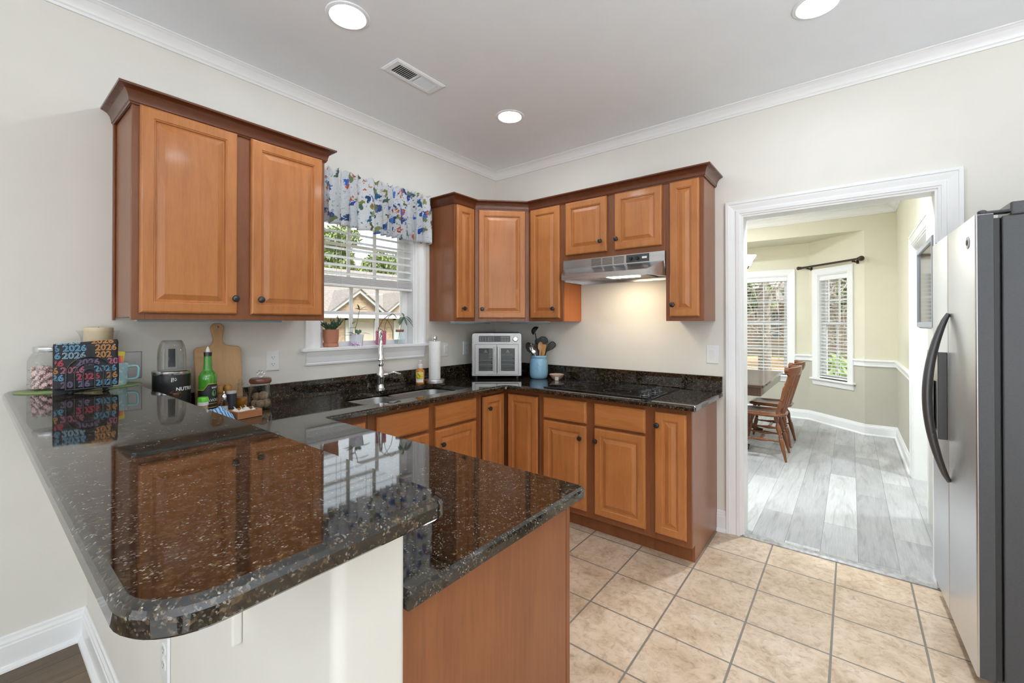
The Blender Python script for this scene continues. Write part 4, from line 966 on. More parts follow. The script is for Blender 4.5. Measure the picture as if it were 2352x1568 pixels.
m.box(3.068, 3.192, 2.048, 2.061, 0, 2.05).box(3.068, 3.192, 1.059, 1.072, 0, 2.05).box(3.068, 3.192, 1.0721, 2.0479, 2.038, 2.0499); struct('door_2', m, M['trim'])
# fill lights added out of view to brighten the breakfast room
for x, y in ((0.6, 1.0), (0.6, 3.0), (2.5, 0.75)): can(x, y, 'round fill light added out of view in the breakfast room', 'lit3', 'added breakfast room fill lights')
# curtain rod over the angled window
rd = thing('curtain_rod', 'bronze curtain rod with ball finials above the angled window', 'curtain rod', tuple(TA @ Vector((0.46, 2.165, 0.07))))
m = MB(TA); m.tube([(0.02, 2.165, 0.075), (0.90, 2.165, 0.075)], 0.014, 14); m.build('rod', M['rod'], rd, smooth=True)
for uc, s in ((0.02, -1), (0.90, 1)):
    m = MB(TA); m.tube([(uc, 2.165, 0.075), (uc + s * 0.012, 2.165, 0.075), (uc + s * 0.016, 2.165, 0.075), (uc + s * 0.024, 2.165, 0.075)], [0.016, 0.021, 0.021, 0.013], 14); m.ball((uc + s * 0.052, 2.165, 0.075), 0.032, 18); m.build('finial', M['rod'], rd, smooth=True)
for uc in (0.085, 0.800):
    m = MB(TA); m.box(uc - 0.014, uc + 0.014, 2.115, 2.185, 0.0006, 0.010).tube([(uc, 2.135, 0.008), (uc, 2.14, 0.045), (uc, 2.150, 0.075)], [0.010, 0.009, 0.015], 10); m.build('bracket', M['rod'], rd, smooth=True)
# wall television on a swing arm
tv = thing('television', 'small grey-framed television on the breakfast room wall, seen edge on', 'television', (2.985, 0.45, 1.335))
m = MB(); TT = frame((2.985, 0.40, 1.59), (0, 1, 0), (0, 0, 1), (-1, 0, 0))
m.box(-0.36, 0.325, -0.252, 0.252, -0.045, 0.0, TT); m.build('housing', M['silver'] if False else plain('blue grey plastic', (0.20, 0.215, 0.25), 0.35), tv, bevel=0.003)
m = MB(TT); m.rings([rect(-0.355 + i, 0.32 - i, -0.247 + i, 0.247 - i, n) for i, n in ((0, 0.0005), (0.004, 0.012), (0.03, 0.012), (0.034, 0.004))], None, False, False); m.build('bezel', plain('grey bezel', (0.26, 0.275, 0.31), 0.3), tv)
MB(TT).box(-0.322, 0.287, -0.214, 0.214, 0.0006, 0.003).build('screen', plain('dim screen', (0.05, 0.042, 0.04), 0.08), tv)
m = MB(); m.box(3.03, 3.0695, 0.40, 0.50, 1.52, 1.66); m.build('wall_mount', M['black'], tv)
# chandelier
ch = thing('chandelier', 'chandelier with frosted glass shades over the dining table', 'chandelier', (1.42, 2.6, CE))
m = MB(); m.lathe([(0.065, -0.001), (0.065, -0.012), (0.03, -0.035), (0.008, -0.04), (0.008, -0.52), (0.022, -0.54), (0.03, -0.60), (0.018, -0.66), (0.012, -0.72), (0.0, -0.73)], (1.42, 2.6, CE), 24); m.build('stem', M['rod'], ch, smooth=True)
for k in range(5):
    a = 2 * PI * k / 5; dx, dy = math.cos(a), math.sin(a); X = lambda r, z: (1.42 + dx * r, 2.6 + dy * r, z)
    ar = MB().tube([X(0.02, 2.12), X(0.10, 2.02), X(0.20, 2.00), X(0.265, 2.02), X(0.275, 2.055)], 0.007, 8).build('arm', M['rod'], ch, smooth=True)
    MB().lathe([(0.016, -0.012), (0.024, 0.0), (0.03, 0.02), (0.045, 0.055), (0.07, 0.09), (0.078, 0.105), (0.074, 0.104), (0.04, 0.055), (0.022, 0.02), (0.0, 0.004)], X(0.275, 2.06), 24).build('shade', M['shade'], ar, smooth=True)
# dining table
tb = thing('dining_table', 'dark polished dining table seen through the doorway', 'table', (1.35, 2.6, 0.004))
m = MB(); slab(m, rpoly([(0.75, 1.81), (1.95, 1.81), (1.95, 3.40), (0.75, 3.40)], [0.02] * 4, 4), 0.722, 0.752, 0.008); m.build('tabletop', M['table'], tb, smooth=True, angle=0.3)
m = MB(); m.box(0.78, 1.925, 1.835, 3.375, 0.635, 0.7215); m.build('apron', M['table'], tb, bevel=0.004)
for yc in (2.15, 3.05):
    m = MB(); m.lathe([(0.05, 0.20), (0.07, 0.23), (0.06, 0.30), (0.045, 0.36), (0.075, 0.46), (0.05, 0.54), (0.09, 0.6345)], (1.35, yc, 0.004), 24); pd = m.build('pedestal', M['table'], tb, smooth=True)
    for s in (-1, 1):
        m = MB(); m.tube([(1.35 + s * 0.02, yc, 0.24), (1.35 + s * 0.14, yc, 0.24), (1.35 + s * 0.26, yc, 0.12), (1.35 + s * 0.36, yc, 0.045), (1.35 + s * 0.42, yc, 0.034)], [0.045, 0.042, 0.034, 0.030, 0.028], 12); m.build('foot', M['table'], pd, smooth=True)
# windsor chairs, built facing -x around their own origin
def turned(m, a, b2, prof, seg=14):
    a = Vector(a); b2 = Vector(b2); m.tube([a.lerp(b2, t) for t, r in prof], [r for t, r in prof], seg)
LEG = [(0, 0.015), (0.06, 0.021), (0.13, 0.019), (0.15, 0.012), (0.17, 0.012), (0.22, 0.021), (0.30, 0.024), (0.38, 0.018), (0.44, 0.013), (0.455, 0.018), (0.475, 0.018), (0.49, 0.013), (0.52, 0.021), (0.62, 0.022), (0.85, 0.014), (1.0, 0.010)]
STR = [(0, 0.007), (0.15, 0.009), (0.17, 0.013), (0.19, 0.009), (0.3, 0.010), (0.45, 0.016), (0.5, 0.018), (0.55, 0.016), (0.7, 0.010), (0.81, 0.009), (0.83, 0.013), (0.85, 0.009), (1, 0.007)]
PST = [(0, 0.013), (0.10, 0.016), (0.22, 0.019), (0.30, 0.017), (0.33, 0.011), (0.36, 0.016), (0.40, 0.011), (0.52, 0.016), (0.66, 0.019), (0.72, 0.012), (0.76, 0.016), (0.80, 0.011), (1, 0.009)]
def make_chair():
    t = thing('dining_chair', 'spindle-back wooden dining chair nearest the doorway at the table', 'chair', (0, 0, 0), 0, 'spindle-back chairs at the dining table')
    out = rpoly([(-0.215, -0.20), (0.13, -0.225), (0.205, -0.10), (0.205, 0.10), (0.13, 0.225), (-0.215, 0.20)], [0.07, 0.06, 0.05, 0.05, 0.06, 0.07], 6)
    m = MB(); R = []
    for i, z in ((0.03, 0.428), (0.006, 0.436), (0.0, 0.446), (0.004, 0.456), (0.018, 0.464), (0.05, 0.463), (0.09, 0.455), (0.14, 0.450)): R.append([(x * (1 - i / 0.21), y * (1 - i / 0.21), z) for x, y in out])
    m.rings(R); m.build('seat', M['chair'], t, False, smooth=True, angle=1.2)
    feet = {}
    for sx in (-1, 1):
        for sy in (-1, 1):
            m = MB(); a = (0.13 * sx - 0.02, 0.14 * sy, 0.435); b2 = (0.215 * sx - 0.012, 0.195 * sy, 0.001); turned(m, a, b2, LEG); m.build('leg', M['chair'], t, False, smooth=True)
            feet[(sx, sy)] = Vector(a).lerp(Vector(b2), 0.56)
    for sy in (-1, 1): m = MB(); turned(m, feet[(-1, sy)], feet[(1, sy)], STR); m.build('stretcher', M['chair'], t, False, smooth=True)
    m = MB(); turned(m, (feet[(-1, -1)] + feet[(1, -1)]) / 2, (feet[(-1, 1)] + feet[(1, 1)]) / 2, STR); m.build('stretcher', M['chair'], t, False, smooth=True)
    def crest(s):            # s -1..1 across: wide board bowed backwards, scrolled ends forward
        return Vector((0.305 - 0.10 * s * s, 0.235 * s, 0.0))
    for s in (-1, 1):
        m = MB(); p = crest(0.80 * s); turned(m, (0.125, 0.165 * s, 0.455), (p.x - 0.012, p.y, 0.86), PST); m.build('back_post', M['chair'], t, False, smooth=True)
    for k in range(5):
        s = -0.54 + 0.27 * k; p = crest(s * 1.0); m = MB()
        m.tube([(0.182 - 0.06 * s * s, 0.20 * s * 0.8, 0.455), (0.215 - 0.06 * s * s, 0.215 * s * 0.85, 0.58), (p.x - 0.012, p.y, 0.86)], [0.007, 0.011, 0.008], 10, None, 0.7); m.build('spindle', M['chair'], t, False, smooth=True)
    m = MB(); R = []
    for k in range(33):
        s = -1 + 2 * k / 32; p = crest(s); e = abs(s)
        zt = 0.935 + 0.012 * math.cos(PI * s) * 0.5; zb = 0.845 + 0.012 * (1 - e)
        if e > 0.86: f = (e - 0.86) / 0.14; zt -= 0.002 * f; zb += 0.052 * f - 0.02 * f * f
        th = 0.011
        R.append([(p.x - th, p.y, zb), (p.x + th * 0.6, p.y, zb - 0.002), (p.x + th + 0.010, p.y, (zt + zb) / 2), (p.x + th * 0.8 + 0.014, p.y, zt), (p.x - th + 0.012, p.y, zt), (p.x - th + 0.004, p.y, (zt + zb) / 2)])
    m.rings(R)
    for s in (-1, 1): p = crest(s); m.tube([(p.x - 0.010, p.y, 0.912), (p.x + 0.024, p.y, 0.912)], 0.025, 14)
    m.build('crest_rail', M['chair'], t, False, smooth=True, angle=0.8)
    return t
ch0 = make_chair(); ch0.location = (1.925, 2.075, 0.004); ch0.rotation_euler = (0, 0, 0.03)
ch1 = copy_tree(ch0); ch1.location = (1.915, 2.70, 0.004); ch1.rotation_euler = (0, 0, -0.02); ch1['label'] = 'spindle-back wooden dining chair behind the first one, nearer the windows'
for x, y, rz, l in ((1.35, 1.52, PI / 2, 'spindle-back wooden dining chair at the hidden near end of the table'), (0.62, 2.3, PI, 'spindle-back wooden dining chair on the hidden far side of the table')):
    q_ = copy_tree(ch0); q_.location = (x, y, 0.004); q_.rotation_euler = (0, 0, rz); q_['label'] = l

# ================================================================== things on the bar
BZ = 1.10
pm = thing('placemat', 'oval green ribbed placemat on the bar end by the wall', 'placemat', (0.135, -2.80, BZ))
m = MB(); pr = [(1.0, 0.0004), (1.0, 0.003), (0.985, 0.0042)]
for k in range(11): pr += [(0.96 - k * 0.085, 0.0046), (0.94 - k * 0.085, 0.0036), (0.915 - k * 0.085, 0.0036)]
pr += [(0.0, 0.0042)]
m.lathe([(r * 0.19, z) for r, z in pr], (0.128, -2.80, BZ), 64, None, True, True, 0.63, 1.0); m.build('mat', M['mat'], pm, smooth=True, angle=0.9)
MZ = BZ + 0.0047
# candy jar with wrapped peppermints
JX, JY = 0.105, -2.888
jar = thing('candy_jar', 'large glass jar of peppermints with a metal screw lid', 'jar', (JX, JY, MZ))
RJ = 0.0655
m = MB(); m.lathe([(0.045, 0.004), (RJ - 0.008, 0.0004), (RJ, 0.010), (RJ, 0.115), (RJ - 0.006, 0.130), (0.052, 0.143), (0.049, 0.147), (0.049, 0.152)], (JX, JY, MZ), 40, None, True, False); g = m.build('glass', M['glass'], jar, smooth=True)
m = MB(); m.lathe([(0.050, 0.151), (0.0515, 0.152), (0.0525, 0.155), (0.0515, 0.158), (0.0525, 0.161), (0.0515, 0.164), (0.0525, 0.168), (0.050, 0.1715), (0.046, 0.172), (0.044, 0.1705), (0.0, 0.1705)], (JX, JY, MZ), 40); m.build('lid', M['silver'], jar, smooth=True)
def mint_mat():
    mt, nt, b = nmat('red and white peppermint')
    t = nt.nodes.new('ShaderNodeTexCoord'); s_ = nt.nodes.new('ShaderNodeSeparateXYZ'); nt.links.new(t.outputs['Object'], s_.inputs[0])
    at = nt.nodes.new('ShaderNodeMath'); at.operation = 'ARCTAN2'; nt.links.new(s_.outputs[1], at.inputs[0]); nt.links.new(s_.outputs[0], at.inputs[1])
    ln = nt.nodes.new('ShaderNodeVectorMath'); ln.operation = 'LENGTH'; nt.links.new(t.outputs['Object'], ln.inputs[0])
    ma = nt.nodes.new('ShaderNodeMath'); ma.operation = 'MULTIPLY_ADD'; nt.links.new(ln.outputs['Value'], ma.inputs[0]); ma.inputs[1].default_value = 90; nt.links.new(at.outputs[0], ma.inputs[2])
    mu = nt.nodes.new('ShaderNodeMath'); mu.operation = 'MULTIPLY'; mu.inputs[1].default_value = 7; nt.links.new(ma.outputs[0], mu.inputs[0])
    si = nt.nodes.new('ShaderNodeMath'); si.operation = 'SINE'; nt.links.new(mu.outputs[0], si.inputs[0])
    c = ramp(nt, si.outputs[0], [(0.40, (0.80, 0.76, 0.74)), (0.6, (0.62, 0.045, 0.03))])
    nt.links.new(c, b.inputs['Base Color']); sp(b, Roughness=0.2)
    return mt
M['mint'] = mint_mat(); M['wrap'] = clear('clear candy wrapper', (0.97, 0.97, 0.97), 0.9)
mn = bpy.data.objects.new('peppermint', None)
def mint_first():
    m = MB(); m.lathe([(0.004, -0.0036), (0.0085, -0.003), (0.0098, 0.0), (0.0085, 0.003), (0.004, 0.0036), (0.0, 0.0037)], (0, 0, 0), 16); o = m.build('peppermint', M['mint'], smooth=True)
    m = MB()
    for s in (-1, 1):
        n = 11
        m.add([(s * 0.009, 0, 0)] + [(s * (0.0185 + 0.002 * (k % 2)), -0.009 + 0.018 * k / (n - 1), 0.0022 * (1 if k % 2 else -1)) for k in range(n)], [(0, k + 1, k + 2) for k in range(n - 1)])
    m.build('wrapper', M['wrap'], o)
    return o
bpy.data.objects.remove(mn)
mint0 = None; rnd = random.Random(5)
LAB = 'red and white peppermint candy in the glass jar on the bar'
for lay in range(8):
    zc = MZ + 0.0125 + lay * 0.0098
    for ring, cnt in ((0.049, 10), (0.030, 5), (0.010, 2)):
        if ring < 0.04 and lay < 6 and ring > 0.02 and lay % 2: continue
        if ring < 0.02 and lay < 7: continue
        for k in range(cnt):
            if lay == 7 and (k * 5 + cnt) % 7 > 3: continue
            a = 2 * PI * (k + 0.37 * lay) / cnt + rnd.uniform(-0.1, 0.1); r = ring + rnd.uniform(-0.002, 0.002)
            if mint0 is None: o = mint0 = mint_first()
            else: o = copy_tree(mint0)
            o.location = (JX + r * math.cos(a), JY + r * math.sin(a), zc + rnd.uniform(-0.0015, 0.0015) + (0.006 if lay == 7 else 0))
            o.rotation_euler = (rnd.uniform(-0.9, 0.9), (1.1 if ring > 0.04 and rnd.random() < 0.6 else rnd.uniform(-0.5, 0.5)), a + rnd.uniform(-0.3, 0.3))
            tag(o, LAB, 'candy', 'peppermints in the jar')
# candle in a flared glass bowl
cb = thing('candle_holder', 'flared clear glass bowl holding a candle behind the napkins', 'candle holder', (0.066, -2.745, MZ))
CBX, CBY = 0.0755, -2.745
cb.location.x = CBX; MAT4[cb] = Matrix.Translation((CBX, CBY, MZ))
m = MB(); m.lathe([(0.0, 0.0004), (0.050, 0.0004), (0.0525, 0.006), (0.0525, 0.175), (0.056, 0.20), (0.063, 0.222), (0.070, 0.233)], (CBX, CBY, MZ), 40, None, True, False); m.build('bowl', M['glass'], cb, smooth=True)
cd = thing('candle', 'thick cream pillar candle standing in the glass bowl', 'candle', (CBX, CBY, MZ))
m = MB(); m.lathe([(0.0, 0.007), (0.046, 0.007), (0.0475, 0.009), (0.0475, 0.243), (0.045, 0.2465), (0.036, 0.2455), (0.012, 0.240), (0.0, 0.240)], (CBX, CBY, MZ), 40); m.build('wax', plain('cream candle wax', (0.68, 0.55, 0.36), 0.5, var=0.03, vs=20), cd, smooth=True, angle=0.5)
MB().tube([(CBX, CBY, MZ + 0.239), (CBX + 0.001, CBY, MZ + 0.249)], 0.0012, 6).build('wick', M['slot'], cd)
# mug with sweetener packets
GX, GY = 0.168, -2.704
mg = thing('mug', 'pale blue mug with square handle beside the napkins', 'mug', (GX, GY, MZ))
def mug_mat():
    mt, nt, b = nmat('pale blue mug glaze'); v = tc(nt)
    n = noise(nt, v, 46, 2, 0.5, 1.2); f = ramp(nt, n.outputs['Fac'], [(0.54, (0, 0, 0)), (0.57, (1, 1, 1))])
    nt.links.new(mixc(nt, f, (0.42, 0.66, 0.72), (0.80, 0.85, 0.85)), b.inputs['Base Color']); sp(b, Roughness=0.2); return mt
M['mug'] = mug_mat()
m = MB(); m.lathe([(0.0, 0.0004), (0.033, 0.0004), (0.036, 0.004), (0.0385, 0.03), (0.041, 0.095), (0.0395, 0.096), (0.036, 0.03), (0.033, 0.008), (0.0, 0.006)], (GX, GY, MZ), 36); m.build('cup', M['mug'], mg, smooth=True)
hv = Vector((0.25, 0.97)).normalized(); H = lambda r, z: (GX + hv.x * r, GY + hv.y * r, MZ + z)
MB().tube([H(0.038, 0.078), H(0.060, 0.080), H(0.070, 0.078), H(0.074, 0.068), H(0.072, 0.035), H(0.066, 0.026), H(0.056, 0.023), H(0.037, 0.023)], 0.0055, 10).build('handle', plain('pale teal handle glaze', (0.35, 0.62, 0.64), 0.2), mg, smooth=True)
PK = [((0.85, 0.30, 0.05), 'orange'), ((0.80, 0.12, 0.25), 'pink'), ((0.85, 0.32, 0.08), 'orange'), ((0.78, 0.15, 0.28), 'pink'), ((0.72, 0.62, 0.05), 'yellow')]
for k, (colr, nm) in enumerate(PK):
    t = thing('sweetener_packet', ('orange sweetener packet at the front of the blue mug', 'pink sweetener packet at the side of the blue mug', 'orange sweetener packet in the middle of the blue mug', 'pink sweetener packet at the back of the blue mug', 'yellow sweetener packet standing tallest in the blue mug')[k], 'packet', (GX, GY, MZ + 0.007), group='sweetener packets in the mug')
    P_ = Matrix.Translation((GX + 0.006 - 0.007 * k, GY - 0.004 + 0.004 * (k % 3), MZ + 0.010 + (0.02 if k == 4 else 0))) @ Matrix.Rotation(1.2 + 0.12 * k, 4, 'Z') @ Matrix.Rotation(0.06 * (k - 2), 4, 'Y')
    m = MB(P_); m.rings([[(-0.021, -0.0006, z), (0.021, -0.0006, z), (0.021, 0.0006, z), (-0.021, 0.0006, z)] if e else [(-0.021, -0.002, z), (0.021, -0.002, z), (0.021, 0.002, z), (-0.021, 0.002, z)] for z, e in ((0.0, 1), (0.006, 0), (0.100, 0), (0.108, 1), (0.114, 1))])
    o = m.build('paper', plain('packet ' + nm + str(k), colr, 0.5), t)
    MB(P_).box(-0.0205, 0.0205, -0.0025, 0.0025, 0.03, 0.082).build('band', plain('packet band%d' % k, (0.80, 0.10, 0.30) if nm == 'orange' else (0.85, 0.75, 0.72), 0.5), t)
# napkin holder
NXF, NXB = 0.322, 0.276; NY0, NY1 = -2.868, -2.742; NZ = BZ + 0.018
nh = thing('napkin_holder', 'black wire napkin holder with arched ends on ball feet', 'napkin holder', (0.30, -2.805, BZ))
def arch(x, w, top, z0=NZ):
    yc = (NY0 + NY1) / 2; pts = [(x, yc - w, z0)]
    h = top - z0
    for k in range(17):
        a = PI - PI * k / 16; pts.append((x, yc + w * math.cos(a), z0 + h - w * 0.95 + w * 0.95 * math.sin(a)))
    pts.append((x, yc + w, z0)); return pts
for x in (NXF, NXB):
    m = MB()
    for w, top in ((0.063, 1.240), (0.040, 1.215), (0.016, 1.192)): m.tube(arch(x, w, top), 0.0026, 8)
    m.tube([(x, NY0 - 0.004, NZ), (x, NY1 + 0.004, NZ)], 0.0034, 8); m.build('wire_arch', M['wire'], nh, smooth=True)
m = MB()
for y in (NY0 + 0.01, -2.826, -2.784, NY1 - 0.01): m.tube([(NXF, y, NZ), (NXB, y, NZ)], 0.0024, 8)
m.build('base_wire', M['wire'], nh, smooth=True)
for x in (NXF, NXB):
    for y in (NY0 + 0.012, NY1 - 0.012):
        z0 = BZ if x == NXF else BZ + 0.005
        if x == NXB: z0 = BZ + 0.0
        MB().lathe([(0.0, 0.0004), (0.005, 0.0008), (0.0078, 0.005), (0.0078, 0.008), (0.004, 0.012), (0.003, 0.0135), (0.006, 0.0155), (0.003, 0.018)], (x, y, z0), 14).build('foot', M['wire'], nh, smooth=True)
# napkins folded over
def sheet(y0, y1, z0, zt, xf, rad, back, rise=0.0):
    """surface of a folded napkin: (u across 0..1, s along) -> point"""
    Hh = zt - z0 - rad; L1 = Hh; L2 = PI * rad
    def P(u, s):
        dz = rise * u
        lean = 0.006 * math.sin(PI * u) * 0.4
        if s <= L1 + dz: return Vector((xf + lean, y0 + (y1 - y0) * u + 0.004 * math.sin(s * 30) * (u - 0.5), z0 + s))
        a = (s - L1 - dz) / rad
        if a <= PI: return Vector((xf + lean - rad + rad * math.cos(a), y0 + (y1 - y0) * u, z0 + L1 + dz + rad * math.sin(a)))
        return Vector((xf + lean - 2 * rad, y0 + (y1 - y0) * u, z0 + L1 + dz - (s - L1 - dz - L2)))
    return P, L1, L2
M['napkin'] = plain('black paper napkin', (0.012, 0.012, 0.014), 0.7, var=0.2, vs=90)
M['napedge'] = plain('napkin edge', (0.012, 0.012, 0.014), 0.7)
NCOL = {'b': (0.22, 0.55, 0.80), 'r': (0.80, 0.10, 0.16), 'p': (0.72, 0.22, 0.34), 'v': (0.32, 0.24, 0.42), 'o': (0.85, 0.40, 0.12), 'l': (0.45, 0.72, 0.85)}
NM = {k: plain('napkin ink ' + k, c, 0.6, var=0.05) for k, c in NCOL.items()}
def napkin(y0, y1, xf, zt, rad, label, rows, rise=0.0, zb=NZ + 0.004):
    t = thing('paper_napkin', label, 'napkin', (xf - rad, (y0 + y1) / 2, zb), group='napkins in the wire holder')
    P, L1, L2 = sheet(y0, y1, zb, zt, xf, rad, 0, rise)
    total = 2 * (L1 + rise) + L2; N, K = 16, 70; vs = []; fs = []
    for k in range(K + 1):
        for i in range(N + 1): vs.append(P(i / N, min(total * k / K, total)))
    for k in range(K):
        for i in range(N): a = k * (N + 1) + i; fs.append((a, a + 1, a + N + 2, a + N + 1))
    o = MB().add(vs, fs).build('sheet', M['napkin'], t, smooth=True, angle=2)
    sd = o.modifiers.new('thickness', 'SOLIDIFY'); sd.thickness = 0.0025; sd.offset = 1.0 if False else -1.0
    W = y1 - y0
    for s0, parts in rows:
        for u0, txt, ck in parts:
            tv_, tf_ = text_mesh(txt, 0.0325, 0, 0.00068)
            pts = []; bad = set()
            for i, (x, y, z) in enumerate(tv_):
                u = u0 + x / W
                if u < 0.003 or u > 0.997: bad.add(i); u = min(max(u, 0.003), 0.997)
                s = s0 + y; e = 1e-4
                p = P(u, s); d = P(u, s + e) - P(u, s - e); n = Vector((d.z, 0, -d.x)); n.normalize()
                pts.append(p + n * (0.0006 + z))
            MB().add(pts, [f for f in tf_ if not any(i in bad for i in f)]).build('print', NM[ck], t)
    return t
R0 = 0.0275
wid = 0.178; ny0, ny1 = -2.899, -2.721
rows = [(0.004, [(-0.10, '6', 'p'), (0.10, '20', 'v'), (0.36, '26', 'v'), (0.62, '2026', 'b')]),
        (0.004 + R0, [(-0.12, '026', 'b'), (0.33, '2026', 'r'), (0.80, '26', 'o')]),
        (0.004 + 2 * R0, [(-0.02, '6', 'o'), (0.10, '2026', 'p'), (0.60, '2026', 'b')]),
        (0.004 + 3 * R0, [(-0.13, '026', 'r'), (0.33, '2026', 'v'), (0.82, '20', 'p')]),
        (0.004 + 4 * R0, [(0.0, '6', 'b'), (0.11, '2026', 'l'), (0.62, '202', 'o')]),
        (0.004 + 5 * R0, [(-0.02, '6', 'b'), (0.12, '2026', 'b'), (0.62, '2026', 'o')]),
        (0.004 + 6 * R0, [(0.03, '2026', 'l'), (0.56, '2026', 'o')]),
        (0.004 + 7 * R0, [(0.08, '2026', 'b'), (0.60, '2026', 'o')])]
napkin(ny0, ny1, 0.3165, 1.291, 0.017, 'front black napkin printed with neon 2026 in the wire holder', rows, 0.014)
napkin(ny0 + 0.003, ny1 + 0.002, 0.3110, 1.284, 0.0112, 'second black napkin tucked behind the front one in the wire holder', [], 0.014)
napkin(ny0 + 0.001, ny1 + 0.003, 0.3050, 1.277, 0.0048, 'innermost black napkin folded inside the others in the wire holder', [], 0.014)

# ================================================================== things behind the bar, on the worktop
# personal blender
BX, BY = 0.175, -2.512
pb = thing('personal_blender', 'black personal blender base with an upturned clear cup', 'blender', (BX, BY, CT))
m = MB(); m.lathe([(0.0, 0.001), (0.066, 0.001), (0.069, 0.006), (0.0715, 0.03), (0.0715, 0.222), (0.0, 0.222)], (BX, BY, CT), 48); bs = m.build('base', plain('black blender body', (0.012, 0.012, 0.013), 0.28), pb, smooth=True, angle=0.5)
m = MB(); m.lathe([(0.072, 0.222), (0.0735, 0.226), (0.0735, 0.236), (0.069, 0.240), (0.056, 0.2405), (0.0, 0.2405)], (BX, BY, CT), 48); m.build('collar', M['silver'], pb, smooth=True, angle=0.5)
m = MB(); m.lathe([(0.053, 0.2410), (0.0535, 0.252), (0.0535, 0.30), (0.0515, 0.335), (0.046, 0.358), (0.039, 0.374), (0.035, 0.3775), (0.0, 0.3775)], (BX, BY, CT), 48, None, False, True); cp = m.build('cup', clear('smoky clear cup', (0.88, 0.88, 0.88), 0.75), pb, smooth=True)
vd = Vector((2.6375 - BX, -3.1016 - BY)); va0 = math.atan2(vd.y, vd.x)
def wrapped(parent, nm, c, r, z0, a0, a1, h, mat, taper=0.0):
    m = MB(); n = 14; vs = []
    for k in range(n + 1):
        a = a0 + (a1 - a0) * k / n
        for zz, rr in ((z0, r), (z0 + h, r - taper)):
            for dr in (0.0002, 0.0010): vs.append((c[0] + (rr + dr) * math.cos(a), c[1] + (rr + dr) * math.sin(a), zz))
    R = [[vs[4 * k], vs[4 * k + 1], vs[4 * k + 3], vs[4 * k + 2]] for k in range(n + 1)]
    m.rings(R); return m.build(nm, mat, parent, smooth=True)
wrapped(pb, 'label_strip', (BX, BY), 0.0535, CT + 0.258, va0 - 0.26, va0 + 0.24, 0.082, plain('black cup label', (0.006, 0.007, 0.010), 0.5), 0.004)
def wraptext(parent, nm, txt, size, c, r, a0, z0, mat, bold=0.0, lift=0.0006):
    tv_, tf_ = text_mesh(txt, size, 0.0, 0, bold)
    m = MB(); m.add([(c[0] + (r + lift) * math.cos(a0 + x / r), c[1] + (r + lift) * math.sin(a0 + x / r), z0 + y) for x, y, z in tv_], tf_)
    return m.build(nm, mat, parent)
M['ink'] = plain('white print', (0.80, 0.80, 0.80), 0.5, var=0.01)
wraptext(bs, 'brand_print', 'NUTRIBULLET', 0.0225, (BX, BY), 0.0715, va0 + 0.20, CT + 0.150, M['ink'], 0.0006)
m = MB()
def onb(a, z, da, h): m.add([(BX + 0.0722 * math.cos(a + d), BY + 0.0722 * math.sin(a + d), CT + zz) for d, zz in ((0, z), (da, z), (da, z + h), (0, z + h))], [(0, 1, 2, 3)])
for a, z, da, h in ((va0 - 0.04, 0.192, 0.05, 0.006), (va0 - 0.03, 0.198, 0.03, 0.012), (va0 + 0.05, 0.192, 0.025, 0.008), (va0 + 0.04, 0.200, 0.045, 0.010), (va0 + 0.13, 0.196, 0.09, 0.003), (va0 + 0.13, 0.206, 0.09, 0.002), (va0 + 0.13, 0.199, 0.012, 0.009), (va0 + 0.21, 0.199, 0.012, 0.009), (va0 + 0.225, 0.200, 0.03, 0.002)): onb(a, z, da, h)
m.build('icon_print', M['ink'], bs)
# cutting board leaning on the wall
cbd = thing('cutting_board', 'maple paddle cutting board leaning on the wall behind the green bottle', 'cutting board', (0.075, -2.285, CT))
Tb = Matrix.Translation((0.080, -2.290, CT + 0.0012)) @ Matrix.Rotation(math.radians(-6.5), 4, 'Y') @ frame((0, 0, 0), (0, 1, 0), (0, 0, 1), (1, 0, 0))
half = [(0.104, 0.0), (0.106, 0.02), (0.106, 0.30)]
pr = rpoly([(-0.105, 0.002), (0.105, 0.002), (0.105, 0.332), (0.030, 0.338), (0.019, 0.37), (0.030, 0.43), (0.026, 0.455), (-0.026, 0.455), (-0.030, 0.43), (-0.019, 0.37), (-0.030, 0.338), (-0.105, 0.332)], [0.012, 0.012, 0.022, 0.03, 0.05, 0.02, 0.024, 0.024, 0.02, 0.05, 0.03, 0.022], 6)
hole_ = [(0.006 * math.cos(2 * PI * k / 12), 0.436 + 0.006 * math.sin(2 * PI * k / 12)) for k in range(12)]
m = MB(Tb); slab(m, pr, 0.0, 0.018, 0.003, [hole_]); m.build('board', M['board'], cbd, smooth=True, angle=0.4)
# green oil bottle
OX, OY = 0.215, -2.383
ob = thing('oil_bottle', 'tall green glass avocado oil bottle with a pour spout', 'bottle', (OX, OY, CT))
m = MB(); m.lathe([(0.0, 0.001), (0.035, 0.001), (0.0375, 0.005), (0.0375, 0.195), (0.0365, 0.205), (0.030, 0.218), (0.021, 0.229), (0.0185, 0.238), (0.0155, 0.30), (0.0150, 0.305), (0.0, 0.305)], (OX, OY, CT), 40)
mt, nt, b = nmat('green bottle glass'); n = noise(nt, tc(nt), 18); nt.links.new(ramp(nt, n.outputs['Fac'], [(0.3, (0.035, 0.20, 0.012)), (0.7, (0.055, 0.27, 0.02))]), b.inputs['Base Color']); sp(b, Roughness=0.08)
b.inputs['Coat Weight'].default_value = 0.5
m.build('glass', mt, ob, smooth=True, angle=0.5)
m = MB(); m.lathe([(0.0165, 0.298), (0.0165, 0.314), (0.0, 0.314)], (OX, OY, CT), 24).lathe([(0.0172, 0.314), (0.0172, 0.317), (0.0, 0.317)], (OX, OY, CT), 24); m.build('cap', M['black'], ob, smooth=True, angle=0.5)
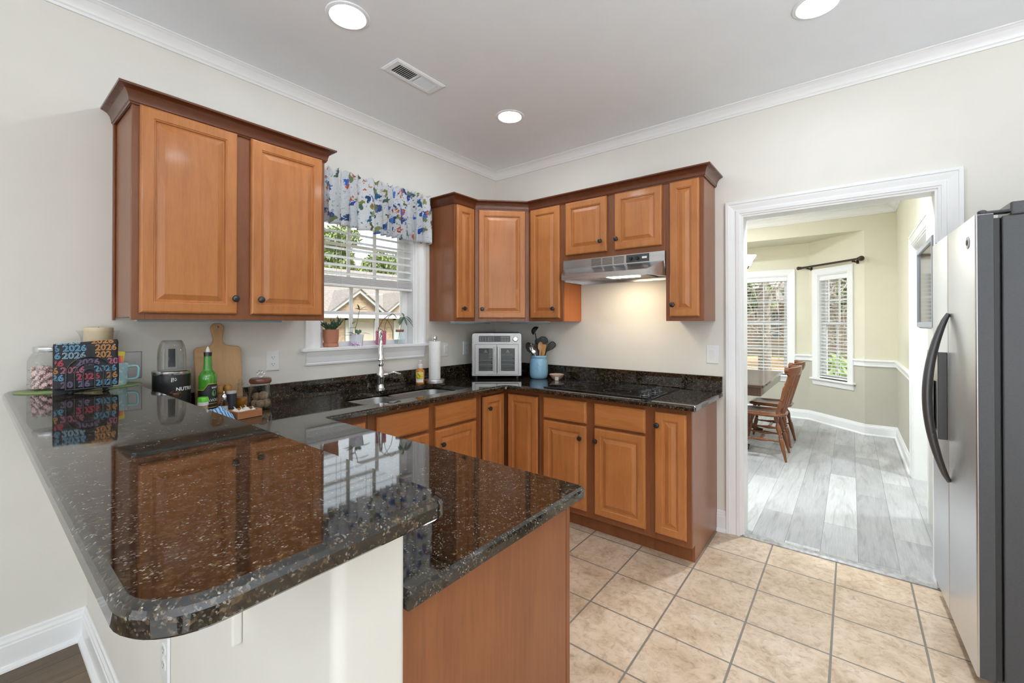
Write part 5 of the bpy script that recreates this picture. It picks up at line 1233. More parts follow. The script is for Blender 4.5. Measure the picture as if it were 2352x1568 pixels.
m = MB(); m.lathe([(0.0085, 0.3175), (0.0085, 0.324), (0.0075, 0.330), (0.002, 0.344), (0.0, 0.3445)], (OX, OY, CT), 20); m.build('pour_spout', M['offwhite'], ob, smooth=True)
vo_ = math.atan2(-3.1016 - OY, 2.6375 - OX)
M['label'] = plain('black oil label', (0.010, 0.010, 0.014), 0.45); M['yellow'] = plain('yellow print', (0.75, 0.45, 0.03), 0.5)
n_ = 48; m = MB(); R = []
for k in range(n_ + 1):
    a = vo_ - 1.5 + 3.0 * k / n_; zt = 0.140 + 0.028 * min(1, max(0, (a - vo_ + 0.45) / 0.5))
    R.append([(OX + rr * math.cos(a), OY + rr * math.sin(a), CT + zz) for rr, zz in ((0.0377, 0.02), (0.0382, 0.02), (0.0382, zt), (0.0377, zt))])
lb = m.rings(R).build('label', M['label'], ob, smooth=True)
m = MB(); R = []
for k in range(n_ + 1):
    a = vo_ - 1.5 + 3.0 * k / n_; zt = 0.140 + 0.028 * min(1, max(0, (a - vo_ + 0.45) / 0.5))
    R.append([(OX + rr * math.cos(a), OY + rr * math.sin(a), CT + zz) for rr, zz in ((0.0382, zt - 0.0012), (0.0386, zt - 0.0012), (0.0386, zt + 0.0012), (0.0382, zt + 0.0012))])
m.rings(R).build('border', M['yellow'], lb)
for zz in (0.056, 0.074): wrapped(lb, 'stripe', (OX, OY), 0.0380, CT + zz, vo_ + 0.05, vo_ + 1.2, 0.002, M['yellow'])
wraptext(lb, 'product_print', 'AVOCADO', 0.0185, (OX, OY), 0.0382, vo_ - 0.05, CT + 0.084, M['ink'], 0.0002)
wraptext(lb, 'brand_print', 'SANT', 0.011, (OX, OY), 0.0382, vo_ + 0.42, CT + 0.146, M['ink'], 0.0003)
m = MB(); aa = vo_ + 0.72
m.add([(OX + 0.0386 * math.cos(aa + (0.26 + 0.0) * (1.0 - 0.25 * math.sin(t)) * math.cos(t)), OY + 0.0386 * math.sin(aa + 0.26 * (1.0 - 0.25 * math.sin(t)) * math.cos(t)), CT + 0.125 + 0.0155 * math.sin(t)) for t in [2 * PI * k / 24 for k in range(24)]], [tuple(range(24))]); m.build('avocado_print', plain('avocado green print', (0.12, 0.28, 0.10), 0.5), lb)
# dark bead-like knob just showing above the bar edge
dk = thing('pepper_mill', 'dark brown mill whose round top shows above the bar edge', 'mill', (0.40, -2.555, CT))
m = MB(); m.lathe([(0.0, 0.001), (0.022, 0.001), (0.024, 0.01), (0.018, 0.05), (0.021, 0.10), (0.016, 0.128), (0.012, 0.132)], (0.40, -2.555, CT), 24); m.build('body', M['rod'], dk, smooth=True)
m = MB(); m.lathe([(0.011, 0.1325), (0.019, 0.142), (0.0215, 0.152), (0.019, 0.163), (0.010, 0.170), (0.0, 0.1715)], (0.40, -2.555, CT), 24); m.build('knob', plain('dark brown lacquer', (0.05, 0.02, 0.014), 0.15), dk, smooth=True)
# spice jar with lime green lid
SX_, SY_ = 0.292, -2.424
sj = thing('spice_jar', 'small jar with lime green lid in front of the oil bottle', 'jar', (SX_, SY_, CT))
m = MB(); m.lathe([(0.0, 0.001), (0.019, 0.001), (0.020, 0.004), (0.020, 0.078), (0.0, 0.078)], (SX_, SY_, CT), 28); m.build('body', plain('tan spice', (0.42, 0.27, 0.14), 0.4, var=0.25, vs=200), sj, smooth=True, angle=0.5)
m = MB(); m.lathe([(0.0, 0.0785), (0.0215, 0.0785), (0.0215, 0.094), (0.0, 0.094)], (SX_, SY_, CT), 28); m.build('collar', M['white'], sj, smooth=True, angle=0.5)
m = MB(); m.lathe([(0.0, 0.0945), (0.022, 0.0945), (0.022, 0.108), (0.019, 0.1155), (0.0, 0.117)], (SX_, SY_, CT), 28); m.build('lid', plain('lime green plastic', (0.13, 0.52, 0.03), 0.3), sj, smooth=True, angle=0.5)
# folded blue cloth
fc = thing('dish_cloth', 'blue striped dish cloth bunched on the worktop behind the bar edge', 'cloth', (0.37, -2.395, CT))
N = 26; vs = []
for j in range(N + 1):
    for i in range(N + 1):
        u, v = i / N - 0.5, j / N - 0.5
        h = 0.060 * max(0, 1 - (2 * abs(u)) ** 2.2) * max(0, 1 - (2 * abs(v)) ** 2.2) ** 0.7
        vs.append((0.37 + 0.105 * u, -2.392 + 0.13 * v, CT + 0.003 + h * (1 + 0.16 * math.sin(26 * u + 9 * v) + 0.08 * math.sin(17 * v))))
m = MB(); m.add(vs, [(j * (N + 1) + i, j * (N + 1) + i + 1, (j + 1) * (N + 1) + i + 1, (j + 1) * (N + 1) + i) for j in range(N) for i in range(N)])
mt, nt, b = nmat('blue striped cotton'); v = tc(nt, (1, 1, 1), (0, 0, 0), (0, 0, 0.9)); wv = nt.nodes.new('ShaderNodeTexWave'); wv.inputs['Scale'].default_value = 26; wv.inputs['Distortion'].default_value = 1.5; nt.links.new(v, wv.inputs['Vector'])
nt.links.new(ramp(nt, wv.outputs['Fac'], [(0.12, (0.05, 0.10, 0.22)), (0.26, (0.22, 0.42, 0.68)), (0.8, (0.34, 0.55, 0.78))]), b.inputs['Base Color']); sp(b, Roughness=0.9)
o = m.build('fabric', mt, fc, smooth=True, angle=2); sd = o.modifiers.new('thickness', 'SOLIDIFY'); sd.thickness = 0.002; sd.offset = 1
# glass salt shaker
hx_, hy_ = 0.262, -2.330
ss = thing('salt_shaker', 'little cut glass shaker with pointed silver top', 'shaker', (hx_, hy_, CT))
m = MB(); m.lathe([(0.0, 0.001), (0.019, 0.001), (0.021, 0.006), (0.0215, 0.03), (0.019, 0.06), (0.013, 0.083), (0.0105, 0.088)], (hx_, hy_, CT), 10, None, True, False); m.build('glass', clear('cut glass', (0.90, 0.92, 0.93), 1.0), ss)
m = MB(); m.lathe([(0.0, 0.0015), (0.0165, 0.0015), (0.0185, 0.03), (0.016, 0.055), (0.0, 0.056)], (hx_, hy_, CT), 16); m.build('salt', plain('salt', (0.62, 0.62, 0.63), 0.8, var=0.1, vs=400), ss)
m = MB(); m.lathe([(0.0115, 0.0885), (0.0125, 0.094), (0.0115, 0.105), (0.007, 0.114), (0.003, 0.117), (0.0035, 0.120), (0.001, 0.129), (0.0, 0.130)], (hx_, hy_, CT), 20); m.build('cap', M['chrome'], ss, smooth=True)
# black spice tin
tx_, ty_ = 0.225, -2.285
tn = thing('spice_tin', 'black oval spice tin with a light lid beside the cruet', 'tin', (tx_, ty_, CT))
m = MB(); m.lathe([(0.0, 0.001), (0.022, 0.001), (0.0225, 0.004), (0.0225, 0.108), (0.0, 0.108)], (tx_, ty_, CT), 28, None, True, True, 0.75, 1.0); m.build('body', plain('black tin', (0.022, 0.022, 0.03), 0.35), tn, smooth=True, angle=0.5)
m = MB(); m.lathe([(0.0228, 0.1085), (0.0228, 0.118), (0.021, 0.120), (0.0, 0.120)], (tx_, ty_, CT), 28, None, True, True, 0.75, 1.0); m.build('lid', plain('grey tin lid', (0.48, 0.46, 0.46), 0.35), tn, smooth=True, angle=0.5)
# row of wooden bottle stoppers seen end on
for k, (yy, lab) in enumerate(((-2.348, 'wooden shaker end nearest the green bottle, by the cutting board'), (-2.310, 'middle wooden shaker end standing before the cutting board'), (-2.272, 'wooden shaker end beside the glass cruet, before the cutting board'))):
    t = thing('wooden_shaker', lab, 'shaker', (0.135, yy, CT), group='small wooden shakers before the cutting board')
    m = MB(); m.lathe([(0.0, 0.001), (0.016, 0.001), (0.0165, 0.004), (0.0165, 0.10), (0.0, 0.10)], (0.135, yy, CT), 22); m.build('body', M['traywood'], t, smooth=True, angle=0.5)
    m = MB(); m.lathe([(0.013, 0.1005), (0.017, 0.108), (0.0185, 0.122), (0.017, 0.136), (0.010, 0.143), (0.0, 0.144)], (0.135, yy, CT), 22); m.build('top', M['bamboo'], t, smooth=True)
# glass cruet
kx, ky = 0.165, -2.224
cr = thing('cruet', 'glass cruet of amber oil with a loop handle', 'cruet', (kx, ky, CT))
m = MB(); m.lathe([(0.0, 0.001), (0.026, 0.001), (0.031, 0.012), (0.034, 0.045), (0.034, 0.075), (0.028, 0.092), (0.018, 0.104), (0.0135, 0.112), (0.0135, 0.135), (0.021, 0.150)], (kx, ky, CT), 28, None, True, False); m.build('glass', M['glass'], cr, smooth=True)
m = MB(); m.lathe([(0.0, 0.004), (0.025, 0.004), (0.029, 0.014), (0.0325, 0.045), (0.0325, 0.076), (0.0, 0.0765)], (kx, ky, CT), 28); mt, nt, b = nmat('amber oil'); n = noise(nt, tc(nt), 40); nt.links.new(ramp(nt, n.outputs['Fac'], [(0.35, (0.22, 0.07, 0.006)), (0.65, (0.42, 0.17, 0.02))]), b.inputs['Base Color']); sp(b, Roughness=0.1); m.build('oil', mt, cr, smooth=True, angle=0.6)
m = MB(); m.lathe([(0.008, 0.1355), (0.012, 0.143), (0.009, 0.150), (0.013, 0.158), (0.008, 0.166), (0.0, 0.167)], (kx, ky, CT), 18); m.build('stopper', M['glass'], cr, smooth=True)
m = MB(); m.tube([(kx + 0.008, ky + 0.012, CT + 0.130), (kx + 0.016, ky + 0.026, CT + 0.138), (kx + 0.021, ky + 0.036, CT + 0.125), (kx + 0.021, ky + 0.036, CT + 0.10), (kx + 0.016, ky + 0.028, CT + 0.075)], 0.0042, 10); m.build('handle', M['glass'], cr, smooth=True)
# tray with garlic
tr = thing('wooden_tray', 'small orange-brown wooden tray holding garlic', 'tray', (0.335, -2.285, CT))
TTm = Matrix.Translation((0.318, -2.262, CT)) @ Matrix.Rotation(0.16, 4, 'Z')
m = MB(TTm); m.box(-0.06, 0.045, -0.055, 0.062, 0.0008, 0.008).box(0.037, 0.045, -0.055, 0.062, 0.008, 0.036).box(-0.06, -0.052, -0.055, 0.062, 0.008, 0.036).box(-0.052, 0.037, -0.055, -0.047, 0.008, 0.036).box(-0.052, 0.037, 0.054, 0.062, 0.008, 0.036); m.build('tray_body', M['traywood'], tr, bevel=0.0015)
M['garlic'] = plain('garlic skin', (0.72, 0.68, 0.60), 0.6, var=0.08, vs=60)
for k, (px, py, pz, sz, lab) in enumerate(((0.012, -0.018, 0.0265, 0.0185, 'garlic bulb with a stalk at the near end of the wooden tray'), (-0.014, 0.016, 0.028, 0.020, 'largest garlic bulb in the middle of the wooden tray'), (0.014, 0.036, 0.0245, 0.0165, 'small garlic bulb at the far end of the wooden tray'), (-0.03, -0.026, 0.026, 0.018, 'garlic bulb at the back of the wooden tray'))):
    p = TTm @ Vector((px, py, 0)); t = thing('garlic_bulb', lab, 'garlic', (p.x, p.y, CT + 0.0085), group='garlic bulbs in the tray')
    m = MB(); R = []
    for j in range(11):
        a = PI * j / 10; rr = sz * math.sin(a) ** 0.8 * (1 - 0.25 * (j > 6)); zz = sz * (1 - math.cos(a)) * 0.92
        R.append([(p.x + (max(rr, 0.0006)) * (1 + 0.10 * math.cos(7 * q2)) * math.cos(q2), p.y + max(rr, 0.0006) * (1 + 0.10 * math.cos(7 * q2)) * math.sin(q2), CT + 0.0085 + zz) for q2 in [2 * PI * i / 28 for i in range(28)]])
    m.rings(R); m.build('bulb', M['garlic'], t, smooth=True)
    zt = CT + 0.0085 + sz * 1.8
    MB().tube([(p.x, p.y, zt - 0.004), (p.x + 0.002, p.y - 0.002, zt + 0.006), (p.x + 0.003, p.y - 0.008, zt + 0.012 + 0.004 * (k == 0))], [0.004, 0.0025, 0.0012], 8).build('stalk', M['garlic'], t, smooth=True)
# treat jar
qx, qy = 0.150, -2.123
tj = thing('treat_jar', 'glass treat jar with brown lid and silver paw print knob', 'jar', (qx, qy, CT))
m = MB(); m.lathe([(0.0, 0.001), (0.053, 0.001), (0.057, 0.008), (0.057, 0.04), (0.053, 0.085), (0.048, 0.118), (0.047, 0.134)], (qx, qy, CT), 40, None, True, False); m.build('glass', clear('tinted jar glass', (0.90, 0.91, 0.91), 0.9), tj, smooth=True)
m = MB(); m.lathe([(0.0, 0.135), (0.046, 0.135), (0.052, 0.140), (0.0535, 0.150), (0.051, 0.160), (0.044, 0.164), (0.0, 0.165)], (qx, qy, CT), 40); lid_ = m.build('lid', M['lidwood'], tj, smooth=True)
vq = math.atan2(-3.1016 - qy, 2.6375 - qx); wu = Vector((-math.sin(vq), math.cos(vq), 0))
def ringpts(cu, cz, ru, rz): return [(qx + wu.x * (cu + ru * math.cos(t)), qy + wu.y * (cu + ru * math.cos(t)), CT + cz + rz * math.sin(t)) for t in [2 * PI * k / 16 for k in range(16)]]
m = MB()
for cu, cz, ru, rz in ((0, 0.1755, 0.0105, 0.009), (-0.015, 0.187, 0.0045, 0.006), (-0.0055, 0.1955, 0.0045, 0.0065), (0.0055, 0.1955, 0.0045, 0.0065), (0.015, 0.187, 0.0045, 0.006)): m.tube(ringpts(cu, cz, ru, rz), 0.0018, 8, None, 1.0, True)
m.build('paw_knob', M['silver'], lid_, smooth=True)
M['treat'] = plain('brown dog treat', (0.30, 0.20, 0.12), 0.8, var=0.3, vs=80)
for k, (dx, dy, zz, s) in enumerate(((0.012, 0.022, 0.028, 0.025), (-0.020, 0.012, 0.027, 0.024), (-0.005, -0.028, 0.026, 0.023), (0.022, -0.012, 0.0265, 0.0235), (0.004, 0.012, 0.066, 0.025), (-0.018, -0.012, 0.063, 0.022))):
    t = thing('dog_treat', 'round knobbly brown treat inside the glass treat jar', 'dog treat', (qx + dx, qy + dy, CT + zz - s), group='treats in the paw jar')
    m = MB(); R = []
    for j in range(9):
        a = PI * j / 8
        R.append([(qx + dx + max(0.0005, s * math.sin(a)) * (1 + 0.07 * math.sin(5 * t_ + k + j)) * math.cos(t_), qy + dy + max(0.0005, s * math.sin(a)) * (1 + 0.07 * math.sin(5 * t_ + k + j)) * math.sin(t_), CT + zz - s * math.cos(a)) for t_ in [2 * PI * i / 18 for i in range(18)]])
    m.rings(R).build('biscuit', M['treat'], t, smooth=True)

# ================================================================== by the sink
sb_x, sb_y = 0.096, -0.990
so = thing('soap_bottle', 'amber hand soap bottle with white pump and yellow label', 'soap bottle', (sb_x, sb_y, CT))
m = MB(); m.lathe([(0.0, 0.001), (0.031, 0.001), (0.033, 0.005), (0.033, 0.098), (0.030, 0.106), (0.020, 0.112), (0.018, 0.118)], (sb_x, sb_y, CT), 32, None, True, True); mt, nt, b = nmat('amber soap'); n = noise(nt, tc(nt), 30); nt.links.new(ramp(nt, n.outputs['Fac'], [(0.3, (0.42, 0.15, 0.012)), (0.7, (0.55, 0.22, 0.02))]), b.inputs['Base Color']); sp(b, Roughness=0.12); bt_ = m.build('bottle', mt, so, smooth=True, angle=0.5)
vs_ = math.atan2(-3.1016 - sb_y, 2.6375 - sb_x)
wl = wrapped(so, 'label', (sb_x, sb_y), 0.033, CT + 0.016, vs_ - 1.0, vs_ + 0.75, 0.074, M['offwhite'])
def lemon_mat():
    mt, nt, b = nmat('yellow lemon print'); v = tc(nt); vo = nt.nodes.new('ShaderNodeTexVoronoi'); vo.inputs['Scale'].default_value = 60; nt.links.new(v, vo.inputs['Vector'])
    nt.links.new(ramp(nt, vo.outputs['Distance'], [(0.45, (0.72, 0.58, 0.02)), (0.6, (0.10, 0.09, 0.01)), (0.8, (0.62, 0.50, 0.02))]), b.inputs['Base Color']); sp(b, Roughness=0.5); return mt
wrapped(wl, 'print', (sb_x, sb_y), 0.0340, CT + 0.040, vs_ - 0.90, vs_ + 0.62, 0.046, lemon_mat())
m = MB(); m.lathe([(0.0, 0.1185), (0.020, 0.1185), (0.0205, 0.124), (0.020, 0.146), (0.016, 0.150), (0.0065, 0.151), (0.0065, 0.166), (0.011, 0.168), (0.011, 0.178), (0.0, 0.180)], (sb_x, sb_y, CT), 24); m.tube([(sb_x, sb_y, CT + 0.173), (sb_x + 0.022, sb_y - 0.012, CT + 0.176), (sb_x + 0.034, sb_y - 0.019, CT + 0.170)], 0.0052, 10); m.build('pump', plain('pale pink white pump', (0.76, 0.70, 0.66), 0.3), so, smooth=True, angle=0.6)
tx, ty = 0.125, -0.872
ph = thing('paper_towel_holder', 'steel paper towel stand with round base behind the sink', 'towel holder', (tx, ty, CT))
m = MB(); m.lathe([(0.0, 0.001), (0.078, 0.001), (0.080, 0.004), (0.080, 0.022), (0.077, 0.027), (0.0, 0.027)], (tx, ty, CT), 48); m.build('base', M['steelz'], ph, smooth=True, angle=0.5)
MB().cyl((tx, ty, CT + 0.0265), (tx, ty, CT + 0.33), 0.007, None, 16).build('post', M['chrome'], ph, smooth=True)
m = MB(); m.lathe([(0.007, 0.326), (0.0085, 0.328), (0.0155, 0.331), (0.0165, 0.335), (0.0165, 0.352), (0.0145, 0.357), (0.0, 0.3575)], (tx, ty, CT), 22); m.build('finial', M['chrome'], ph, smooth=True, angle=0.5)
pr_ = thing('paper_towel_roll', 'slim white roll of paper towels on the steel stand', 'paper towels', (tx, ty, CT + 0.0275))
m = MB(); m.lathe([(0.019, 0.0278), (0.044, 0.0278), (0.0445, 0.03), (0.0445, 0.316), (0.044, 0.318), (0.019, 0.318), (0.019, 0.0278)], (tx, ty, CT), 40, None, False, False); m.build('roll', M['offwhite'], pr_, smooth=True, angle=0.5)

# ================================================================== air fryer oven (own axes: x across, y to the front is -y)
az = math.atan2(0.64, 0.768)
af = thing('air_fryer_oven', 'stainless countertop air fryer oven with two glass doors in the corner', 'oven', (0.352, -0.402, CT), az)
OW, OHt, OD = 0.205, 0.378, 0.27
pf = rpoly([(-OW, 0.022), (OW, 0.022), (OW, OHt), (-OW, OHt)], [0.008, 0.008, 0.022, 0.022], 6)
m = MB(frame((0, 0, 0), (1, 0, 0), (0, 0, 1), (0, 1, 0))); m.prism(pf, 0.012, OD); m.build('body', M['greymetal'], af, False, smooth=True, angle=0.5)
FT = frame((0, 0.012, 0), (1, 0, 0), (0, 0, 1), (0, -1, 0))
m = MB(FT); pfi = inset(pf, 0.004); m.rings([[(x, y, 0.0003) for x, y in pf], [(x, y, 0.010) for x, y in pf], [(x, y, 0.014) for x, y in pfi]]); m.build('front_frame', M['steely'], af, False, smooth=True, angle=0.4)
MB(FT).prism(rpoly([(-0.147, 0.303), (0.110, 0.303), (0.110, 0.353), (-0.147, 0.353)], [0.006] * 4, 4), 0.0143, 0.0158).build('control_panel', plain('black control glass', (0.02, 0.021, 0.023), 0.3), af, False)
m = MB(FT)
for r_ in range(4):
    for k in range(6): m.box(-0.140 + k * 0.0215, -0.140 + k * 0.0215 + (0.012, 0.009, 0.010, 0.016, 0.012, 0.009)[k], 0.312 + r_ * 0.010, 0.3137 + r_ * 0.010, 0.0158, 0.0161)
for cu, cz in ((0.044, 0.340), (0.068, 0.340), (0.092, 0.340), (0.044, 0.316), (0.068, 0.316), (0.092, 0.316)):
    for a_, b_, c_, d_ in ((-0.009, 0.009, 0.0065, 0.0075), (-0.009, 0.009, -0.0075, -0.0065), (-0.009, -0.008, -0.0065, 0.0065), (0.008, 0.009, -0.0065, 0.0065), (-0.005, 0.005, -0.001, 0.001)): m.box(cu + a_, cu + b_, cz + c_, cz + d_, 0.0158, 0.0161)
m.build('control_print', plain('grey control print', (0.50, 0.50, 0.50), 0.4), af, False)
m = MB(FT); m.lathe([(0.023, 0.0143), (0.023, 0.018), (0.0205, 0.019), (0.0195, 0.034), (0.017, 0.036), (0.0, 0.036)], (0.152, 0.328, 0), 28); m.build('dial', M['chrome'], af, False, smooth=True, angle=0.5)
def ovdoor(u0, u1, hx):
    m = MB(FT); v0, v1 = 0.036, 0.284; iu0, iu1 = (u0 + 0.034, u1 - 0.034); iv0, iv1 = v0 + 0.032, v1 - 0.036
    O = rect(u0, u1, v0, v1, 0.0145); O2 = rect(u0, u1, v0, v1, 0.024); O3 = rect(u0 + 0.002, u1 - 0.002, v0 + 0.002, v1 - 0.002, 0.026); I3 = rect(iu0 - 0.003, iu1 + 0.003, iv0 - 0.003, iv1 + 0.003, 0.026); I2 = rect(iu0, iu1, iv0, iv1, 0.0225); I1 = rect(iu0, iu1, iv0, iv1, 0.0145)
    m.rings([O, O2, O3, I3, I2, I1], None, False, False); d = m.build('door', M['steely'], af, False)
    MB(FT).box(iu0 - 0.001, iu1 + 0.001, iv0 - 0.001, iv1 + 0.001, 0.0146, 0.0150).build('cavity', M['black'], d, False)
    m = MB(FT)
    for k in range(11): m.box(iu0 + 0.001, iu1 - 0.001 - 0.012 * (k % 3 == 1), iv0 + 0.008 + k * 0.0125, iv0 + 0.0100 + k * 0.0125 + 0.002 * (k in (3, 6)), 0.0151, 0.0160)
    m.build('rack', M['rack'], d, False)
    MB(FT).box(iu0, iu1, iv0, iv1, 0.0185, 0.0205).build('glass', M['pane'], d, False)
    uc = (iu0 + iu1) / 2; m = MB(FT); tri = [(uc - 0.012, iv1 - 0.031), (uc + 0.012, iv1 - 0.031), (uc, iv1 - 0.010)]
    m.tube([(x, y, 0.0208) for x, y in tri], 0.0011, 6, None, 1.0, True).tube([(uc, iv1 - 0.026, 0.0208), (uc, iv1 - 0.018, 0.0208)], 0.0011, 6); m.build('warning_print', M['ink'], d, False)
    m = MB(FT); m.cyl((hx, 0.058, 0.046), (hx, 0.264, 0.046), 0.0068, None, 16)
    for vv in (0.064, 0.258): m.cyl((hx, vv, 0.024), (hx, vv, 0.046), 0.005, None, 12)
    m.build('handle', M['steelz'], d, False, smooth=True, angle=0.6)
ovdoor(-0.178, -0.002, -0.015); ovdoor(0.002, 0.178, 0.015)
for x in (-0.17, 0.17):
    for y in (0.03, OD - 0.03): MB().lathe([(0.012, 0.0005), (0.013, 0.006), (0.013, 0.0225), (0.0, 0.0225)], (x, y, 0), 14).build('foot', M['rubber'], af, False)

# ================================================================== utensil crock
ux, uy = 0.596, -0.150
uc_ = thing('utensil_crock', 'blue glazed mason-jar crock holding cooking utensils', 'crock', (ux, uy, CT))
def crock_mat():
    mt, nt, b = nmat('sky blue glaze'); n = noise(nt, tc(nt), 9, 3); nt.links.new(ramp(nt, n.outputs['Fac'], [(0.3, (0.19, 0.38, 0.53)), (0.7, (0.25, 0.45, 0.60))]), b.inputs['Base Color']); sp(b, Roughness=0.18); return mt
M['crock'] = crock_mat()
m = MB(); m.lathe([(0.0, 0.001), (0.060, 0.001), (0.068, 0.006), (0.075, 0.030), (0.0765, 0.06), (0.0755, 0.115), (0.072, 0.145), (0.064, 0.160), (0.061, 0.164), (0.061, 0.170), (0.064, 0.173), (0.064, 0.187), (0.061, 0.190), (0.057, 0.188), (0.057, 0.160), (0.066, 0.140), (0.069, 0.06), (0.064, 0.015), (0.0, 0.012)], (ux, uy, CT), 44); ckb = m.build('jar', M['crock'], uc_, smooth=True, angle=0.8)
vu = math.atan2(-3.1016 - uy, 2.6375 - ux)
m = MB()
def on_c(a, z, r=0.0765): return (ux + r * math.cos(vu + a), uy + r * math.sin(vu + a), CT + z)
for pts in ([(-0.30, 0.098), (-0.18, 0.105), (-0.05, 0.112), (0.08, 0.118), (0.0, 0.104), (0.12, 0.106), (0.25, 0.103), (0.10, 0.098)], [(-0.34, 0.080), (-0.1, 0.082), (0.15, 0.089), (0.3, 0.095)], [(-0.22, 0.105), (-0.18, 0.125), (-0.08, 0.132), (-0.05, 0.118)], [(-0.25, 0.050), (-0.05, 0.054), (0.2, 0.050)], [(-0.2, 0.038), (0.0, 0.043), (0.18, 0.039)], [(-0.12, 0.029), (0.1, 0.030)]):
    m.tube([on_c(a, z) for a, z in pts], 0.0016, 6)
m.build('relief', M['crock'], ckb, smooth=True)
def utensil(label, base_, tip, build):
    """own axes: z along the shaft from its foot inside the crock; x to the right seen from the room"""
    b3 = Vector(base_); t3 = Vector(tip); d = (t3 - b3).normalized()
    view = Vector((math.cos(vu), math.sin(vu), 0)); r = d.cross(-view).normalized() * -1; n = r.cross(d).normalized()
    if n.dot(view) < 0: n = -n; r = -r
    T = frame(b3, r, d, n)
    t = thing('cooking_utensil', label, 'utensil', tuple(b3), group='utensils in the blue crock')
    build(t, T, (t3 - b3).length)
wd = Vector((-math.sin(vu), math.cos(vu), 0))      # rightwards across the view
if wd.dot(Vector((math.cos(0.667), math.sin(0.667), 0))) < 0: wd = -wd
def U(off, z, dep=0.0): return (ux + wd.x * off + math.cos(vu) * dep, uy + wd.y * off + math.sin(vu) * dep, CT + z)
def shaft(t, T, L, r0=0.005, r1=0.0055, mat='blacknylon', name='handle', z0=0.0):
    MB(T).tube([(0, z0, 0), (0, L, 0)], [r0, r1], 10).build(name, M[mat], t, smooth=True)
def paddle(t, T, L, w0, w1, h, th, mat, name='head', cup=0.0, holes=None, hr=0.0035):
    """flat or dished head at the shaft end with optional holes"""
    m = MB(T); out = []
    n = 14
    for k in range(n + 1):
        a = k / n; out.append((w0 + (w1 - w0) * a, L - 0.01 + h * a))
    poly = rpoly([(-w0, L - 0.02), (w0, L - 0.02), (w1, L + h * 0.45), (w1, L + h), (-w1, L + h), (-w1, L + h * 0.45)], [0.002, 0.002, w1 * 0.8, w1 * 0.9, w1 * 0.9, w1 * 0.8], 6)
    hs = [[(cx + hr * math.cos(2 * PI * k / 8), cy_ + hr * math.sin(2 * PI * k / 8)) for k in range(8)] for cx, cy_ in (holes or [])]
    slab(m, poly, -th / 2, th / 2, th * 0.3, hs)
    if cup: m.v = [p for p in m.v]
    return m.build(name, M[mat], t, smooth=True, angle=0.5)
def oval_spoon(t, T, L, w, h, mat, deep=0.010, slots=False, name='bowl'):
    R = []; n = 20
    for rr_, dz in ((1.0, 0.0), (1.04, 0.0025), (0.85, -deep * 0.35), (0.55, -deep * 0.8), (0.2, -deep), (0.02, -deep)):
        R.append([(w * rr_ * math.cos(2 * PI * k / n), L + h / 2 + h / 2 * rr_ * math.sin(2 * PI * k / n), dz + 0.002) for k in range(n)])
    Rb = [[(x, y, z - 0.003) for x, y, z in r] for r in R]
    m = MB(T); m.rings(Rb[::-1][:-2] + R[:1] + R[2:]); o = m.build(name, M[mat], t, smooth=True)
    if slots:
        m = MB(T)
        for sx in (-0.4, 0, 0.4): m.prism(rpoly([(w * sx - 0.0025, L + h * 0.3), (w * sx + 0.0025, L + h * 0.3), (w * sx + 0.0025, L + h * 0.72), (w * sx - 0.0025, L + h * 0.72)], [0.002] * 4, 3), -deep * (0.98 - abs(sx) * 0.8) + 0.0022, -deep * (0.98 - abs(sx) * 0.8) + 0.0030)
        m.build('slot', M['slot'], o)
def ladle(t, T, L):
    shaft(t, T, L + 0.020, 0.004, 0.0045)
    T2_ = T @ Matrix.Translation((0.004, L + 0.030, 0.004)) @ Matrix.Scale(1.2, 4) @ Matrix.Rotation(-0.75, 4, 'Z') @ Matrix.Rotation(0.5, 4, 'X')
    m = MB(T2_); pr = [(0.0, -0.032), (0.016, -0.029), (0.028, -0.018), (0.034, 0.0), (0.0325, 0.0), (0.026, -0.016), (0.015, -0.026), (0.0, -0.029)]
    m.lathe([(r_, z_) for r_, z_ in pr], (0, 0.006, 0), 24, Matrix.Rotation(PI / 2, 4, 'Y')); m.build('bowl', M['blacknylon'], t, smooth=True)
utensil('black nylon ladle, tallest utensil in the blue crock', U(0.022, 0.04), U(-0.026, 0.355), ladle)
utensil('shiny slotted metal spoon leaning left in the blue crock', U(0.015, 0.05, 0.034), U(-0.036, 0.215, 0.055), lambda t, T, L: (shaft(t, T, L, 0.004, 0.004, 'chrome'), oval_spoon(t, T, L - 0.005, 0.026, 0.085, 'chrome', 0.009, True)))
utensil('black nylon spoon behind the slotted metal spoon in the crock', U(0.01, 0.05), U(-0.060, 0.215, 0.01), lambda t, T, L: (shaft(t, T, L), oval_spoon(t, T, L - 0.005, 0.030, 0.095, 'blacknylon', 0.012)))
utensil('wooden spoon with rounded head in the middle of the crock', U(0.0, 0.04, 0.03), U(0.012, 0.250, 0.042), lambda t, T, L: (shaft(t, T, L, 0.005, 0.007, 'beech'), oval_spoon(t, T, L - 0.02, 0.021, 0.075, 'beech', 0.007)))
utensil('golden bamboo spatula with square end in the crock', U(0.01, 0.04, 0.01), U(0.036, 0.215, 0.016), lambda t, T, L: (shaft(t, T, L, 0.006, 0.008, 'bamboo'), MB(T).prism([(-0.008, L - 0.06), (0.008, L - 0.06), (0.016, L - 0.01), (0.018, L + 0.068), (-0.018, L + 0.068), (-0.016, L - 0.01)], -0.003, 0.003).build('head', M['bamboo'], t, bevel=0.002)))
